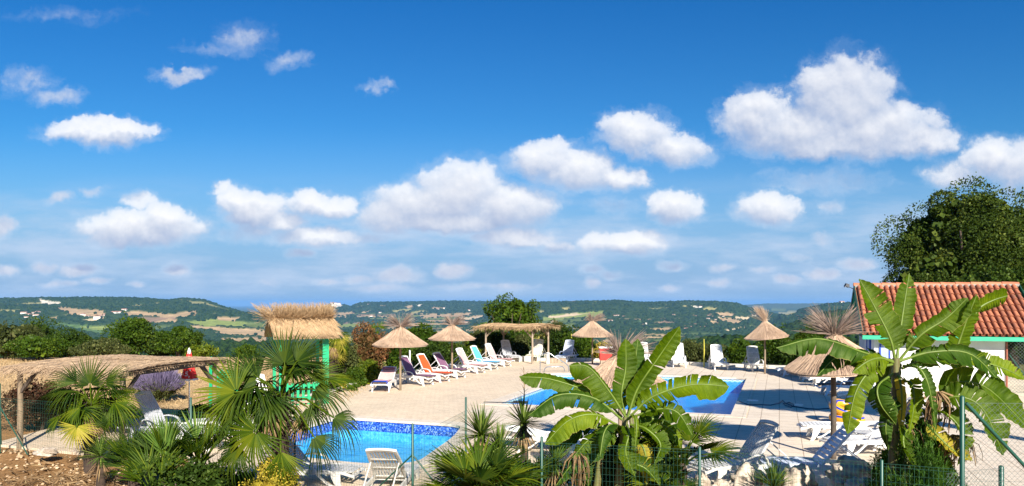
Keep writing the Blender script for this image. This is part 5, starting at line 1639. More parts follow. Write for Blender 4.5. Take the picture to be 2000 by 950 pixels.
# left side beyond the straw field
LEFT = [
    ('big olive grey bush at the far left edge beyond the field', 10, 628, 150, 44, 9000, .12, 'olive'),
    ('tall dark green tree mass at the left edge on the slope', 70, 622, 120, 60, 7000, .18, 'dark_green'),
    ('leafy green bush right of the olive grey one at the left', 75, 652, 100, 43, 7000, .12, 'mid_green'),
    ('dark shrub beyond the field between the left bushes', 120, 650, 80, 52, 5000, .14, 'dark_green'),
    ('rounded dark bush with pale tips beyond the straw field', 145, 644, 70, 46, 5600, .12, 'dark_green'),
    ('grey green willow like bush beyond the thatched roof', 205, 664, 120, 43.5, 7600, .11, 'olive'),
    ('low olive hedge bush above the left pergola roof', 175, 672, 60, 43, 3000, .11, 'olive'),
    ('tall broad leaved tree bush standing out above the left pergola', 262, 618, 90, 46, 8200, .14, 'mid_green'),
    ('dark bush joined to the right of the tall one', 305, 645, 70, 47, 5600, .14, 'dark_green'),
    ('mid green bush above the red closed parasol', 345, 640, 80, 46, 6200, .13, 'mid_green'),
    ('dark green small tree right above the red closed parasol', 372, 642, 50, 47, 4200, .13, 'dark_green'),
    ('low yellow green bush left of the big palm top', 392, 672, 50, 43, 2600, .11, 'lime'),
    ('small green shrub left of the play hut roof', 480, 672, 40, 44, 1800, .11, 'mid_green'),
]
for lab, px_, yt_, wp_, D_, n_, sz_, mt_ in LEFT:
    bpx('bush', lab, 'bush', px_, None, yt_, wp_, D_, n_, sz_, mt_, dpt=3.0, group='bushes beyond the straw field', spray=6)
bush('maroon_shrub', 'dark maroon leaved shrub at the left edge behind the fence post', 'shrub', -12.4, 19.4, 2.3, 1.6, 1.35, 7000, .06, 'maroonleaf', 0)
bush('maroon_shrub', 'lower maroon shrub just left of the first palm in the pergola shade', 'shrub', -10.9, 19.8, 1.4, 1.0, 0.95, 3500, .06, 'maroonleaf', 0)
# lavender
lv = thing('lavender', 'big round lavender bush in purple bloom behind the grey lounger', 'shrub', (-11.9, 25.0, 0))
pts, d = crown_points(6200, 0, 0, .48, .72, .60, .50, 14, .7, .3); pts[:, 2] = np.maximum(pts[:, 2], .03)
V_, F_ = leaf_cloud(pts, .09, d, .25); np_mesh('foliage', V_, F_, M['olive'], lv)
def fn(i):
    a = random.uniform(0, 6.28); e = random.uniform(.05, 1.45); r_ = random.uniform(.9, 1.0)
    dr = Vector((math.cos(a) * math.sin(e), math.sin(a) * math.sin(e), math.cos(e)))
    p0 = Vector((dr.x * .62, dr.y * .52, .30 + dr.z * .55)); return [p0, p0 + (dr + Vector((0, 0, .5))) * .12, p0 + (dr + Vector((0, 0, .6))) * random.uniform(.15, .27)], .009
strips(2600, fn, M['lavender'], 'flower_spikes', lv)
bush('shrub', 'low yellow green plants under the lavender beside the red parasol', 'shrub', -8.7, 21.0, 1.6, .8, .42, 1800, .09, 'lime', 0)
# dark green bulk right of the house and the tall trees behind
tree('huge rounded dark green tree behind the pool house roof', 25.2, 41, -.4, 1.6, 9.8, 7.5, 9.4, 95000, .145, 'tree_green', group='tall trees behind the pool house', lobes=75, lobe=.25, tr=.35)
tree('large dark tree at the right edge of the photo behind the roof end', 29.8, 39.5, -.4, 1.6, 8.0, 7.5, 9.7, 70000, .145, 'tree_green', group='tall trees behind the pool house', lobes=70, lobe=.25, tr=.35)
tree('smaller tree low behind the left part of the tiled roof', 21.6, 37.8, -.4, 1.2, 3.6, 3.4, 4.6, 12000, .15, 'tree_green', group='tall trees behind the pool house', lobes=30, lobe=.3, tr=.22)
tree('tree filling the gap between roof end and right picture edge', 22.6, 33.5, -.2, 1.0, 5.0, 4.0, 4.6, 14000, .16, 'dark_green', group='tall trees behind the pool house', lobes=34, lobe=.3, tr=.22)
# unseen tree added off to the right as guessed source of the slab shade
tree('broad unseen tree added right of the terrace to cast the slab shade', 15.2, 8.8, 0, 8.4, 5.6, 3.6, 3.2, 26000, .24, 'mid_green', lobes=60, lobe=.34, tr=.25)


# ================================================================== palms, yuccas, bananas
def fan_mesh(L, spread, nseg, droop, cup=.15, split=.30, wseg=1.0, seed=0, ragged=.06):
    rg = np.random.default_rng(seed); V_ = []; F_ = []
    st = [.06, .2, split, .50, .70, .88, 1.0]
    dphi = spread / nseg
    for i in range(nseg):
        a = -spread / 2 + (i + .5) * dphi
        La = L * (1 - .22 * (abs(a) / (spread / 2)) ** 2) * (1 + rg.uniform(-ragged, ragged))
        dr_ = droop * (1 + rg.uniform(-.3, .5)); aj = rg.normal(0, .015)
        b = len(V_)
        for k, s in enumerate(st):
            r_ = La * s
            full = r_ * math.tan(dphi / 2) * 1.02
            hw = full if s <= split else (La * split * math.tan(dphi / 2)) * (1.0 + .25 * math.sin(min(1, (s - split) / .25) * 1.57) - ((s - split) / (1 - split)) ** 1.6 * 1.22) * wseg
            aa = a + (aj * (s - split) * 4 if s > split else 0)
            z = cup * L * s * s * (abs(a) / (spread / 2)) ** 2 * .6 - dr_ * L * max(0, s - .35) ** 2 * 1.6
            pull = 1 - .25 * dr_ * max(0, s - .35) ** 2
            cx, cy = math.cos(aa) * r_ * pull, math.sin(aa) * r_ * pull; nx, ny = -math.sin(aa), math.cos(aa)
            fold = hw * .55
            V_ += [(cx - nx * hw, cy - ny * hw, z + fold), (cx, cy, z - fold * .3), (cx + nx * hw, cy + ny * hw, z + fold)]
        for k in range(len(st) - 1):
            for j in (0, 1):
                F_.append((b + k * 3 + j, b + (k + 1) * 3 + j, b + (k + 1) * 3 + j + 1, b + k * 3 + j + 1))
    return np.array(V_), np.array(F_)


def fan_frond(parent, origin, hub, fwd, normal, L, mat, spread=R(230), nseg=34, droop=.25, seed=0, name='frond', petiole=.014, world_off=Vector((0, 0, 0))):
    """origin: where the stalk leaves the trunk; hub: where the blade starts; all in the parent's space"""
    fwd = Vector(fwd).normalized(); normal = Vector(normal); normal = (normal - fwd * normal.dot(fwd)).normalized(); side = normal.cross(fwd)
    V_, F_ = fan_mesh(L, spread, max(10, int(nseg * .82)), droop, seed=seed, wseg=1.15)
    Rm = np.array([[fwd.x, side.x, normal.x], [fwd.y, side.y, normal.y], [fwd.z, side.z, normal.z]])
    V_ = V_ @ Rm.T
    # tips of drooping blades hang straight down
    rr = np.linalg.norm(V_, axis=1) / L
    V_[:, 2] -= droop * .55 * L * np.clip(rr - .45, 0, 1) ** 1.6
    V_ += np.array(hub)
    o = np_mesh(name, V_, F_, M[mat], parent)
    mb = MB(); a = Vector(origin); b = Vector(hub); midp = (a + b) / 2 + Vector((0, 0, .12 * (b - a).length)); mb.tube([a, midp, b, b + fwd * L * .12], [petiole * 1.3, petiole, petiole * .8, petiole * .3], 6)
    mb.build('stalk', M['fan_bright'], o)
    return o


def px_dir(ang, depth=0.0):
    """direction seen at angle ang (0 right, 90 up) in the picture, leaning away by depth"""
    return Vector((math.cos(R(ang)), depth, math.sin(R(ang)))).normalized()


def fan_palm(label, name, base, Z, crown_px, fronds, trunk_r=.13, fill=10, fill_L=.6, seed=3, mats=('fan', 'fan', 'fan_bright'), skirt=14, group=None, trunk_h=None):
    cpt = P(crown_px[0], crown_px[1], Z)
    t = thing(name, label, 'palm', (cpt.x, Z, 0), 0, group)
    off = Vector((cpt.x, Z, 0)); ch = cpt.z
    mb = MB(); rg = random.Random(seed)
    rows = []; nk = max(6, int(ch / .12))
    for k in range(nk + 1):
        u = k / nk; r_ = trunk_r * (1.05 - .25 * u) * (1 + .10 * ((k % 2) - .5))
        rows.append([(math.cos(2 * math.pi * j / 14) * r_ * (1 + rg.uniform(-.08, .08)), math.sin(2 * math.pi * j / 14) * r_ * (1 + rg.uniform(-.08, .08)), -.1 + (ch + .05) * u) for j in range(14)])
    mb.grid(rows, close=True, smooth=False)
    tr_ = mb.build('trunk', M['palm_fibre'], t)
    def fn(i):
        a = rg.uniform(0, 6.28); z = ch * rg.uniform(.25, 1.0); r_ = trunk_r * .8
        p0 = Vector((math.cos(a) * r_, math.sin(a) * r_, z)); ou = rg.uniform(.03, .16)
        return [p0, p0 + Vector((math.cos(a) * ou, math.sin(a) * ou, rg.uniform(-.02, .12))), p0 + Vector((math.cos(a) * ou * 1.5, math.sin(a) * ou * 1.5, rg.uniform(-.16, .04)))], rg.uniform(.004, .012)
    strips(int(260 * max(.5, ch)), fn, M['palm_fibre'], 'fibre', tr_)
    org = Vector((0, 0, ch))
    for i, f in enumerate(fronds):
        hx_, hy_, ang, Lpx, kw = f
        dz = kw.get('dz', 0.0)
        hub = P(hx_, hy_, Z + dz) - off
        fw = px_dir(ang, kw.get('depth', 0.0))
        face = kw.get('face', .6)           # 1 = blade faces the camera, 0 = lies flat
        nrm = Vector((kw.get('nx', 0), -face, 1 - face * kw.get('up', .75)))
        fan_frond(t, org + Vector((0, 0, -.05)), hub, fw, nrm, Lpx / F * Z, kw.get('mat', 'fan'), R(kw.get('spread', 220)), kw.get('n', 34), kw.get('droop', .2), seed * 50 + i)
    for i in range(fill):
        a = rg.uniform(0, 2 * math.pi); e = rg.uniform(-.5, 1.25); st = rg.uniform(.30, .55)
        dv = Vector((math.cos(a) * math.cos(e), math.sin(a) * math.cos(e), math.sin(e)))
        if dv.y < 0: dv.y *= .6
        hub = org + dv * st
        fw = (dv + Vector((0, 0, -.55))).normalized()
        fan_frond(t, org, hub, fw, Vector((0, 0, 1)) + dv * .2, fill_L * rg.uniform(.8, 1.05), rg.choice(mats), R(210), 30, rg.uniform(.35, .8), seed * 99 + i)
    # dead fronds hanging against the trunk
    for i in range(skirt):
        a = rg.uniform(0, 2 * math.pi); dv = Vector((math.cos(a), math.sin(a), 0))
        hub = org + dv * rg.uniform(.16, .30) + Vector((0, 0, -rg.uniform(.15, .4)))
        fan_frond(t, org + Vector((0, 0, -.1)), hub, (dv * .35 + Vector((0, 0, -1))), dv, fill_L * rg.uniform(.5, .75), 'deadleaf', R(120), 16, .1, seed * 31 + i, name='dead_frond')
    return t


D = dict
fan_palm('large fan palm with drooping dark fronds in front of the paddling pool', 'fan_palm', 0, 10.5, (548, 772), [
    (556, 712, 96, 78, D(face=.85, spread=200, n=40, droop=.05, mat='fan', dz=.1)),
    (578, 708, 38, 72, D(face=.8, spread=150, n=28, droop=.15, mat='fan')),
    (500, 735, 138, 92, D(face=.35, spread=120, n=26, droop=.1, mat='fan', depth=.2)),
    (505, 742, 165, 84, D(face=.75, spread=170, n=34, droop=.15, mat='fan')),
    (462, 766, 178, 92, D(face=.95, spread=230, n=42, droop=.15, mat='fan_bright', dz=-.3)),
    (478, 800, 205, 96, D(face=.5, spread=190, n=34, droop=.8, mat='fan', dz=-.4)),
    (440, 792, 215, 80, D(face=.5, spread=180, n=32, droop=.7, mat='fan_bright', dz=-.2)),
    (500, 843, 232, 92, D(face=.85, spread=230, n=42, droop=.45, mat='fan_bright', dz=-.7)),
    (470, 872, 222, 80, D(face=.7, spread=190, n=34, droop=.6, mat='fan', dz=-.6)),
    (548, 882, 283, 74, D(face=.95, spread=110, n=22, droop=.2, mat='fan_bright', dz=-.8)),
    (612, 760, -22, 88, D(face=.45, spread=150, n=30, droop=.5, mat='fan', dz=-.1)),
    (640, 740, -8, 72, D(face=.25, spread=120, n=24, droop=.25, mat='fan_bright')),
    (612, 738, 22, 66, D(face=.6, spread=150, n=28, droop=.2, mat='fan_bright', depth=.3)),
    (650, 815, -28, 72, D(face=.55, spread=130, n=28, droop=.75, mat='fan', dz=-.5)),
    (612, 852, -52, 76, D(face=.6, spread=120, n=26, droop=.7, mat='fan', dz=-.6)),
    (600, 795, -45, 66, D(face=.5, spread=160, n=28, droop=.8, mat='fan', dz=-.2)),
    (530, 790, 250, 70, D(face=.5, spread=170, n=28, droop=.7, mat='fan', dz=.2)),
    (560, 735, 75, 66, D(face=.6, spread=160, n=30, droop=.2, mat='fan_bright', dz=.4, depth=.4)),
], fill=12, fill_L=.60, seed=3)

fan_palm('fan palm with yellowing lower fronds in front of the left pergola', 'fan_palm', 0, 14.6, (178, 788), [
    (176, 752, 92, 62, D(face=.9, spread=210, n=40, droop=.05, mat='fan')),
    (150, 748, 160, 66, D(face=.5, spread=110, n=24, droop=.15, mat='fan')),
    (205, 748, 25, 60, D(face=.6, spread=130, n=26, droop=.2, mat='fan')),
    (140, 765, 178, 60, D(face=.2, spread=120, n=24, droop=.2, mat='fan')),
    (158, 795, 200, 62, D(face=.55, spread=190, n=34, droop=.45, mat='fan_bright', dz=-.4)),
    (118, 812, 228, 56, D(face=.6, spread=70, n=14, droop=.25, mat='fan_bright', dz=-.4)),
    (140, 806, 250, 52, D(face=.7, spread=120, n=18, droop=.5, mat='fan_bright', dz=-.3)),
    (212, 770, 2, 68, D(face=.15, spread=110, n=22, droop=.1, mat='fan_bright')),
    (222, 785, -14, 64, D(face=.4, spread=150, n=26, droop=.55, mat='fan_bright', dz=-.3)),
    (232, 800, -50, 56, D(face=.5, spread=150, n=26, droop=.7, mat='fan_bright', dz=-.3)),
    (200, 805, -80, 52, D(face=.6, spread=170, n=26, droop=.7, mat='fan', dz=-.2)),
    (150, 833, 268, 50, D(face=.9, spread=215, n=32, droop=.15, mat='fan_yellow', dz=-.7)),
    (180, 815, 260, 50, D(face=.6, spread=160, n=26, droop=.6, mat='fan', dz=-.2)),
], fill=12, fill_L=.58, seed=5, mats=('fan', 'fan_bright', 'fan'), skirt=16)
fan_palm('palm with golden lower fronds growing behind the play hut', 'fan_palm', 0, 29.5, (648, 668), [
    (640, 655, 90, 26, D(face=.8, spread=210, n=26, mat='fan_bright')), (662, 672, -30, 28, D(face=.6, spread=170, n=24, droop=.7, mat='fan_bright')),
    (655, 690, -80, 30, D(face=.8, spread=160, n=24, droop=.6, mat='fan_yellow')), (625, 680, 230, 26, D(face=.7, spread=170, n=24, droop=.6, mat='fan')),
    (668, 662, 10, 22, D(face=.5, spread=150, n=20, droop=.3, mat='fan_yellow'))], fill=10, fill_L=.52, seed=8, mats=('fan_bright', 'fan_yellow', 'fan'), skirt=10)
fan_palm('small bright palm top behind the reddish shrub', 'fan_palm', 0, 36.0, (738, 652), [
    (728, 644, 110, 16, D(face=.8, spread=160, n=18, mat='fan_bright')), (744, 642, 70, 18, D(face=.8, spread=160, n=18, mat='fan_bright'))], fill=6, fill_L=.4, seed=9, mats=('fan_bright', 'fan_bright', 'fan'), skirt=2)


def low_palm(label, px_, py_, Z, L, n, seed, mats=('fan', 'fan_bright'), up=.7, stalk=(.2, .5), nseg=20, spread=150, group='low clumping palms along the fence', base_z=0.0, wseg=1):
    c = P(px_, py_, Z); t = thing('clumping_palm', label, 'palm', (c.x, Z, base_z), 0, group); rg = random.Random(seed)
    for i in range(n):
        a = 2 * math.pi * (i + rg.random() * .6) / n; e = rg.uniform(.15, 1.35) * up + .15; st = rg.uniform(*stalk)
        dv = Vector((math.cos(a) * math.cos(e), math.sin(a) * math.cos(e), math.sin(e)))
        org = Vector((0, 0, max(.05, c.z - base_z - .35))) + dv * .05
        hub = org + dv * st
        fan_frond(t, org, hub, (dv + Vector((0, 0, -.1))), Vector((-dv.x * .6, -dv.y * .6 - .35, 1.0)), L * rg.uniform(.8, 1.1), rg.choice(mats), R(spread), nseg, rg.uniform(.05, .3), seed * 13 + i)
    mb = MB(); mb.tube([(0, 0, -.1), (0, 0, max(.1, c.z - base_z - .3))], [.12, .09], 10); mb.build('trunk', M['palm_fibre'], t)
    return t


low_palm('low clumping palm with stiff dark blades at the bottom left', 325, 885, 12.4, .62, 24, 21, nseg=16, spread=80, up=1.0, mats=('fan', 'fan_bright', 'grassy'))
low_palm('low palm with narrow upright blades left of the big palm', 392, 880, 12.6, .62, 22, 22, nseg=14, spread=70, up=1.0, mats=('fan_bright', 'grassy'))
low_palm('low palm at the bottom left beside the dead fronds', 262, 890, 12.8, .55, 18, 24, nseg=16, spread=90, up=1.0, mats=('fan', 'fan_bright'))
low_palm('bright spiky palm low in front at the bottom left', 300, 935, 11.6, .50, 16, 29, nseg=16, spread=100, up=.9, mats=('fan_bright', 'fan'))
low_palm('silvery green low fan palm at the bottom centre by the fence', 935, 925, 10.9, .66, 20, 23, nseg=26, spread=190, mats=('fan_bright', 'yucca', 'fan'))
low_palm('low fan palm in front of the yuccas at the bottom', 1010, 925, 11.6, .50, 12, 27, nseg=22, spread=170, mats=('fan', 'yucca'))
low_palm('low fan palm right of the centre banana plant', 1330, 868, 12.3, .55, 12, 25, nseg=26, spread=190, mats=('fan', 'fan_bright'), stalk=(.3, .6))
low_palm('small fan palm low behind the fence under the centre banana', 1290, 925, 11.6, .42, 10, 28, nseg=22, spread=180)


def rosette(parent, c, n, L, wd, mat, e0=-.4, e1=1.4, droop=.2, rg=random, name='leaves', kf=5):
    V_ = []; F_ = []
    for i in range(n):
        a = rg.uniform(0, 2 * math.pi); e = rg.uniform(e0, e1); l = L * rg.uniform(.75, 1.08)
        dv = Vector((math.cos(a) * math.cos(e), math.sin(a) * math.cos(e), math.sin(e))); sd_ = Vector((-math.sin(a), math.cos(a), 0)); up_ = sd_.cross(dv) * -1
        b = len(V_); dr_ = droop * rg.uniform(.3, 1.5)
        for k in range(kf):
            u = k / (kf - 1); w_ = wd * (.55 + .9 * u if u < .5 else 1.0) * (1 - u ** 2.2) + .0006
            q = Vector(c) + dv * l * u + Vector((0, 0, -dr_ * l * u * u * math.cos(e)))
            V_ += [q - sd_ * w_ + up_ * w_ * .35, q, q + sd_ * w_ + up_ * w_ * .35]
        for k in range(kf - 1):
            for j in (0, 1): F_.append((b + k * 3 + j, b + (k + 1) * 3 + j, b + (k + 1) * 3 + j + 1, b + k * 3 + j + 1))
    return np_mesh(name, [tuple(q) for q in V_], F_, M[mat], parent)


def yucca(label, px_, py_, Z, L, n, skirt=90, wd=.016, mat='yucca', stalk=False, seed=1, base=0.0):
    c = P(px_, py_, Z); t = thing('yucca', label, 'yucca', (c.x, Z, base), 0, 'spiky yuccas by the fence'); h = c.z - base; rg = random.Random(seed)
    mb = MB(); mb.tube([(0, 0, -.1), (.02, 0, h * .6), (0, 0, h)], [.08, .07, .06], 9); mb.build('trunk', M['palm_fibre'], t)
    rosette(t, (0, 0, h), n, L, wd, mat, -.35, 1.45, .12, rg)
    if skirt: rosette(t, (0, 0, h - .06), skirt, L * .8, wd, 'deadleaf', -1.4, -.6, .3, rg, 'dead_leaves')
    if stalk:
        mb = MB(); mb.tube([(0, 0, h), (.02, 0, h + .45), (.01, 0, h + .95)], [.012, .009, .004], 5)
        for k in range(16):
            z_ = h + .35 + k * .037; a = k * 2.4; mb.tube([(.01, 0, z_), (.01 + math.cos(a) * .09, math.sin(a) * .09, z_ + .07)], [.004, .002], 4)
        mb.build('flower_stalk', M['deadleaf'], t)
    return t


yucca('tall spiky yucca with a brown skirt behind the fence at centre', 940, 850, 12.0, .58, 150, 130, seed=31)
yucca('spiky yucca carrying a thin dry flower stalk', 1022, 828, 12.6, .52, 130, 80, stalk=True, seed=32)
yucca('short yucca below the first palm at the left', 196, 892, 13.4, .42, 90, 30, seed=33)
yucca('spiky yucca low between the two clumping palms', 975, 880, 11.9, .50, 110, 60, seed=34)
yucca('dark yucca low left of the centre banana stems', 1085, 905, 11.8, .48, 110, 30, seed=36)
# grass like clump among the rocks
gc_ = P(1512, 935, 12.0)
gt_ = thing('grass_clump', 'upright strappy green clump between the two pale rocks', 'plant', (gc_.x, 12.0, 0))
rosette(gt_, (0, 0, max(.05, gc_.z - .15)), 190, .52, .009, 'grassy', .35, 1.5, .25, random.Random(5), kf=6)
mb = MB(); mb.tube([(0, 0, -.1), (0, 0, .3)], [.12, .08], 8); mb.build('crown_base', M['palm_fibre'], gt_)
# golden bush by the big palm and feathery shrub under the right banana
gb = P(525, 905, 9.8)
bush('golden_shrub', 'rounded golden yellow leaved shrub under the big palm at the bottom', 'shrub', gb.x, 9.8, 1.05, .9, gb.z + .0, 7200, .036, 'gold', 0, lobes=24, lobe=.3)
bush('shrub', 'dark leafy undergrowth filling the bed below the big palm', 'shrub', -4.6, 10.9, 2.2, 1.0, .95, 5200, .07, 'dark_green', 0)
bush('shrub', 'dark low undergrowth below the yuccas at the bottom centre', 'shrub', .1, 12.2, 2.4, .8, .75, 4200, .06, 'dark_green', 0)
bush('shrub', 'dark low undergrowth around the centre banana stems', 'shrub', 2.0, 12.3, 2.2, .8, 1.15, 6200, .09, 'dark_green', 0)
bush('shrub', 'leafy green undergrowth around the stems of the right banana plant', 'shrub', 6.25, 11.4, 1.15, .7, 1.6, 3600, .12, 'mid_green', 0)


def feather_bush(label, px_, py_, Z, w_, h, n, mat, seed):
    c = P(px_, py_, Z); t = thing('feathery_shrub', label, 'shrub', (c.x, Z, 0)); rg = random.Random(seed); parts = []
    for i in range(n):
        a = rg.uniform(0, 6.28); e = rg.uniform(.1, 1.4); L = rg.uniform(.6, 1.0)
        dv = np.array((math.cos(a) * math.cos(e) * w_ / 2, math.sin(a) * math.cos(e) * w_ / 2, math.sin(e) * h)) * L
        m_ = 64; u = RNG.uniform(.15, 1, m_)
        q = dv[None] * u[:, None]; q[:, 2] += -.15 * h * u ** 2 * math.cos(e)
        q += RNG.normal(0, .028, q.shape); parts.append(leaf_cloud(q, .085, np.tile(dv / np.linalg.norm(dv) * 1.6, (m_, 1)), .16))
    V_, F_ = merge(parts); V_[:, 2] = np.maximum(V_[:, 2], .02); np_mesh('foliage', V_, F_, M[mat], t)
    mb = MB()
    for i in range(6):
        a = i; mb.tube([(0, 0, -.1), (math.cos(a) * w_ * .12, math.sin(a) * w_ * .12, h * .4)], [.02, .01], 5)
    mb.build('stem', M['bark'], t); return t


feather_bush('dark feathery evergreen shrub at the foot of the right banana plant', 1785, 930, 10.9, 1.65, 1.70, 470, 'fern', 41)
feather_bush('smaller feathery shrub beside the blue lounger below the right banana', 1728, 930, 11.2, .95, 1.15, 200, 'fern', 42)

# ------------------------------------------------------------------ banana plants
def banana_mat(name, stops, under=(0.28, 0.38, 0.06), trans=.42):
    m, t, out = new_mat(name)
    uv = t.new('ShaderNodeUVMap'); uv.uv_map = 'leaf'
    sp = t.new('ShaderNodeSeparateXYZ'); t.put(sp.inputs[0], uv.outputs[0])
    co = t.new('ShaderNodeTexCoord').outputs['Object']
    nz = t.noise(co, 2.2, 3, .6)
    # cross veins
    cmb_ = t.new('ShaderNodeCombineXYZ'); t.put(cmb_.inputs[0], t.m('MULTIPLY', sp.outputs[0], 1.0)); t.put(cmb_.inputs[1], t.m('MULTIPLY', sp.outputs[1], .05))
    vn = t.noise(cmb_.outputs[0], 75, 3, .7)
    f = t.m('ADD', t.m('MULTIPLY', t.rng(nz, .3, .7, 0, 1), .5), t.m('MULTIPLY', t.rng(vn, .3, .7, 0, 1), .5))
    c = t.ramp(f, stops)
    rib = t.rng(t.m('ABSOLUTE', t.m('SUBTRACT', sp.outputs[1], .5)), .0, .014, 1, 0)
    c = t.mix(rib, c, (0.20, 0.28, 0.03))
    # browned margin
    edge = t.rng(t.m('ADD', t.m('ABSOLUTE', t.m('SUBTRACT', sp.outputs[1], .5)), t.m('MULTIPLY', nz, .06)), .515, .54, 0, 1)
    c = t.mix(edge, c, (0.34, 0.28, 0.09))
    df = t.new('ShaderNodeBsdfDiffuse'); t.put(df.inputs[0], c)
    tr = t.new('ShaderNodeBsdfTranslucent'); t.put(tr.inputs[0], t.mix(1.0, c, (2.1, 1.9, .7), 'MULTIPLY'))
    gl = t.new('ShaderNodeBsdfGlossy'); gl.inputs['Roughness'].default_value = .5; t.put(gl.inputs[0], (.7, .8, .4))
    bn = t.new('ShaderNodeBump'); bn.inputs['Strength'].default_value = .8; bn.inputs['Distance'].default_value = .01; t.put(bn.inputs['Height'], vn)
    for q in (df, tr, gl): t.l.new(bn.outputs[0], q.inputs['Normal'])
    a = t.new('ShaderNodeMixShader'); a.inputs[0].default_value = trans; t.l.new(df.outputs[0], a.inputs[1]); t.l.new(tr.outputs[0], a.inputs[2])
    b = t.new('ShaderNodeMixShader'); b.inputs[0].default_value = .022; t.l.new(a.outputs[0], b.inputs[1]); t.l.new(gl.outputs[0], b.inputs[2])
    t.l.new(b.outputs[0], out.inputs[0]); return m


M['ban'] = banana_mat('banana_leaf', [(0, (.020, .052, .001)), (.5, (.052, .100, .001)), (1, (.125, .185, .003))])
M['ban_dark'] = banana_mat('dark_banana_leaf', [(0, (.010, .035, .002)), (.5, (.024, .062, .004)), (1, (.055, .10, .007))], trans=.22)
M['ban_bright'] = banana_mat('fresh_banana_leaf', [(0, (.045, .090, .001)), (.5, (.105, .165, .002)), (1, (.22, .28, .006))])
M['ban_old'] = banana_mat('yellowed_banana_leaf', [(0, (.16, .18, .02)), (.5, (.38, .32, .03)), (1, (.50, .33, .05))])
M['ban_stem'] = pmat('banana_stem', (0.13, 0.15, 0.04), .6, .4, 6, .2, 30, stretch=(4, 4, .5), col2=(0.10, 0.06, 0.03))
M['ban_rib'] = pmat('pale_leaf_stalk', (0.13, 0.19, 0.02), .5, .2, 6)


def spline(pts, n):
    """Catmull-Rom through pts"""
    pts = [Vector(q) for q in pts]; P_ = [pts[0] * 2 - pts[1]] + pts + [pts[-1] * 2 - pts[-2]]; out = []
    m_ = len(pts) - 1
    for i in range(n):
        t_ = i / (n - 1) * m_; k = min(int(t_), m_ - 1); u = t_ - k
        a, b, c, d_ = P_[k:k + 4]
        out.append(.5 * ((2 * b) + (c - a) * u + (2 * a - 5 * b + 4 * c - d_) * u * u + (3 * b - a - 3 * c + d_) * u ** 3))
    return out


def banana_leaf(parent, off, path, wd, side, mat='ban', tears=5, droop=(.35, .35), seed=0, stalk=.12, wave=.03, blunt=.5, name='leaf', half=(1, 1)):
    """path: (px, py, distance) points along the midrib; side: direction of the blade's first half; wd: half width in metres"""
    rg = random.Random(seed)
    N_ = 64; cp = spline([P(*q) - off for q in path], N_ + 1)
    s0 = int(N_ * stalk); side = Vector(side).normalized()
    V_ = []; F_ = []; UVs = []
    Ltot = sum((cp[i + 1] - cp[i]).length for i in range(N_))
    for h, sg in enumerate((1, -1)):
        if half[h] <= 0: continue
        # choose where the blade is torn
        cuts = sorted(rg.sample(range(4, N_ - s0 - 6), int(tears * 1.1 + .5))) if tears else []
        seg = 0; dd = rg.uniform(-.12, .12); gap = []
        cutset = set(cuts); b = len(V_); M_ = 7; prev_base = None
        rows = []
        for i in range(s0, N_ + 1):
            u = (i - s0) / (N_ - s0)
            w_ = (1.04 if parent.location.x < 3 else 1.02) * wd * half[h] * (min(1, (u / .16)) ** .6) * (1 - max(0, (u - blunt) / (1 - blunt)) ** 2.4) * (1 + .04 * math.sin(u * 40 + seed + h))
            if i == N_: w_ = .004
            tan = (cp[min(i + 1, N_)] - cp[max(i - 1, 0)]).normalized()
            sd_ = (side - tan * side.dot(tan)).normalized() * sg; nn = tan.cross(sd_) * sg
            if nn.z < 0 and abs(nn.z) > .25: pass
            a_ = droop[h] + dd
            row = []
            for j in range(M_):
                v = j / (M_ - 1); bend = a_ * v * 1.3
                sh = 0.0
                q = cp[i] + sd_ * w_ * v * math.cos(bend * .8) - nn * w_ * (math.sin(bend) * v) + nn * wave * math.sin(u * 34 + h * 2 + seed) * v * w_ * 4 * .5 + nn * .012 * math.sin(u * 110) * v
                q += tan * w_ * v * .22
                row.append((q, u, .5 + sg * .5 * v))
            rows.append((row, (i - s0) in cutset))
            if (i - s0) in cutset:
                # second copy of this row, blade hangs differently past the tear
                dd2 = rg.uniform(-.22, .26); a2 = droop[h] + dd2; row2 = []
                gp_ = rg.uniform(.01, .05)
                for j in range(M_):
                    v = j / (M_ - 1); bend = a2 * v * 1.3
                    q = cp[i] + sd_ * w_ * v * math.cos(bend * .8) - nn * w_ * (math.sin(bend) * v) + nn * wave * math.sin(u * 34 + h * 2 + seed) * v * w_ * 4 * .5 + tan * (w_ * v * .22 + gp_ * v)
                    row2.append((q, u + .002, .5 + sg * .5 * v))
                rows.append((row2, None)); dd = dd2
        for r_, c_ in rows:
            for q, uu_, vv_ in r_: V_.append(tuple(q)); UVs.append((uu_ * 1.0, vv_))
        for k in range(len(rows) - 1):
            if rows[k][1] is True: continue
            for j in range(M_ - 1):
                f = (b + k * M_ + j, b + (k + 1) * M_ + j, b + (k + 1) * M_ + j + 1, b + k * M_ + j + 1)
                F_.append(f if sg > 0 else tuple(reversed(f)))
    o = np_mesh(name, V_, F_, M[mat], parent, smooth=True)
    ul = o.data.uv_layers.new(name='leaf'); li = np.empty(len(o.data.loops), dtype=np.int32); o.data.loops.foreach_get('vertex_index', li)
    ul.data.foreach_set('uv', np.array(UVs, dtype=np.float32)[li].ravel())
    mb = MB(); rr = [.020 * (1 - .85 * i / N_) + .002 for i in range(0, N_ + 1, 4)]
    mb.tube([cp[i] for i in range(0, N_ + 1, 4)], rr, 6); mb.build('midrib', M['ban_rib'], o)
    return o


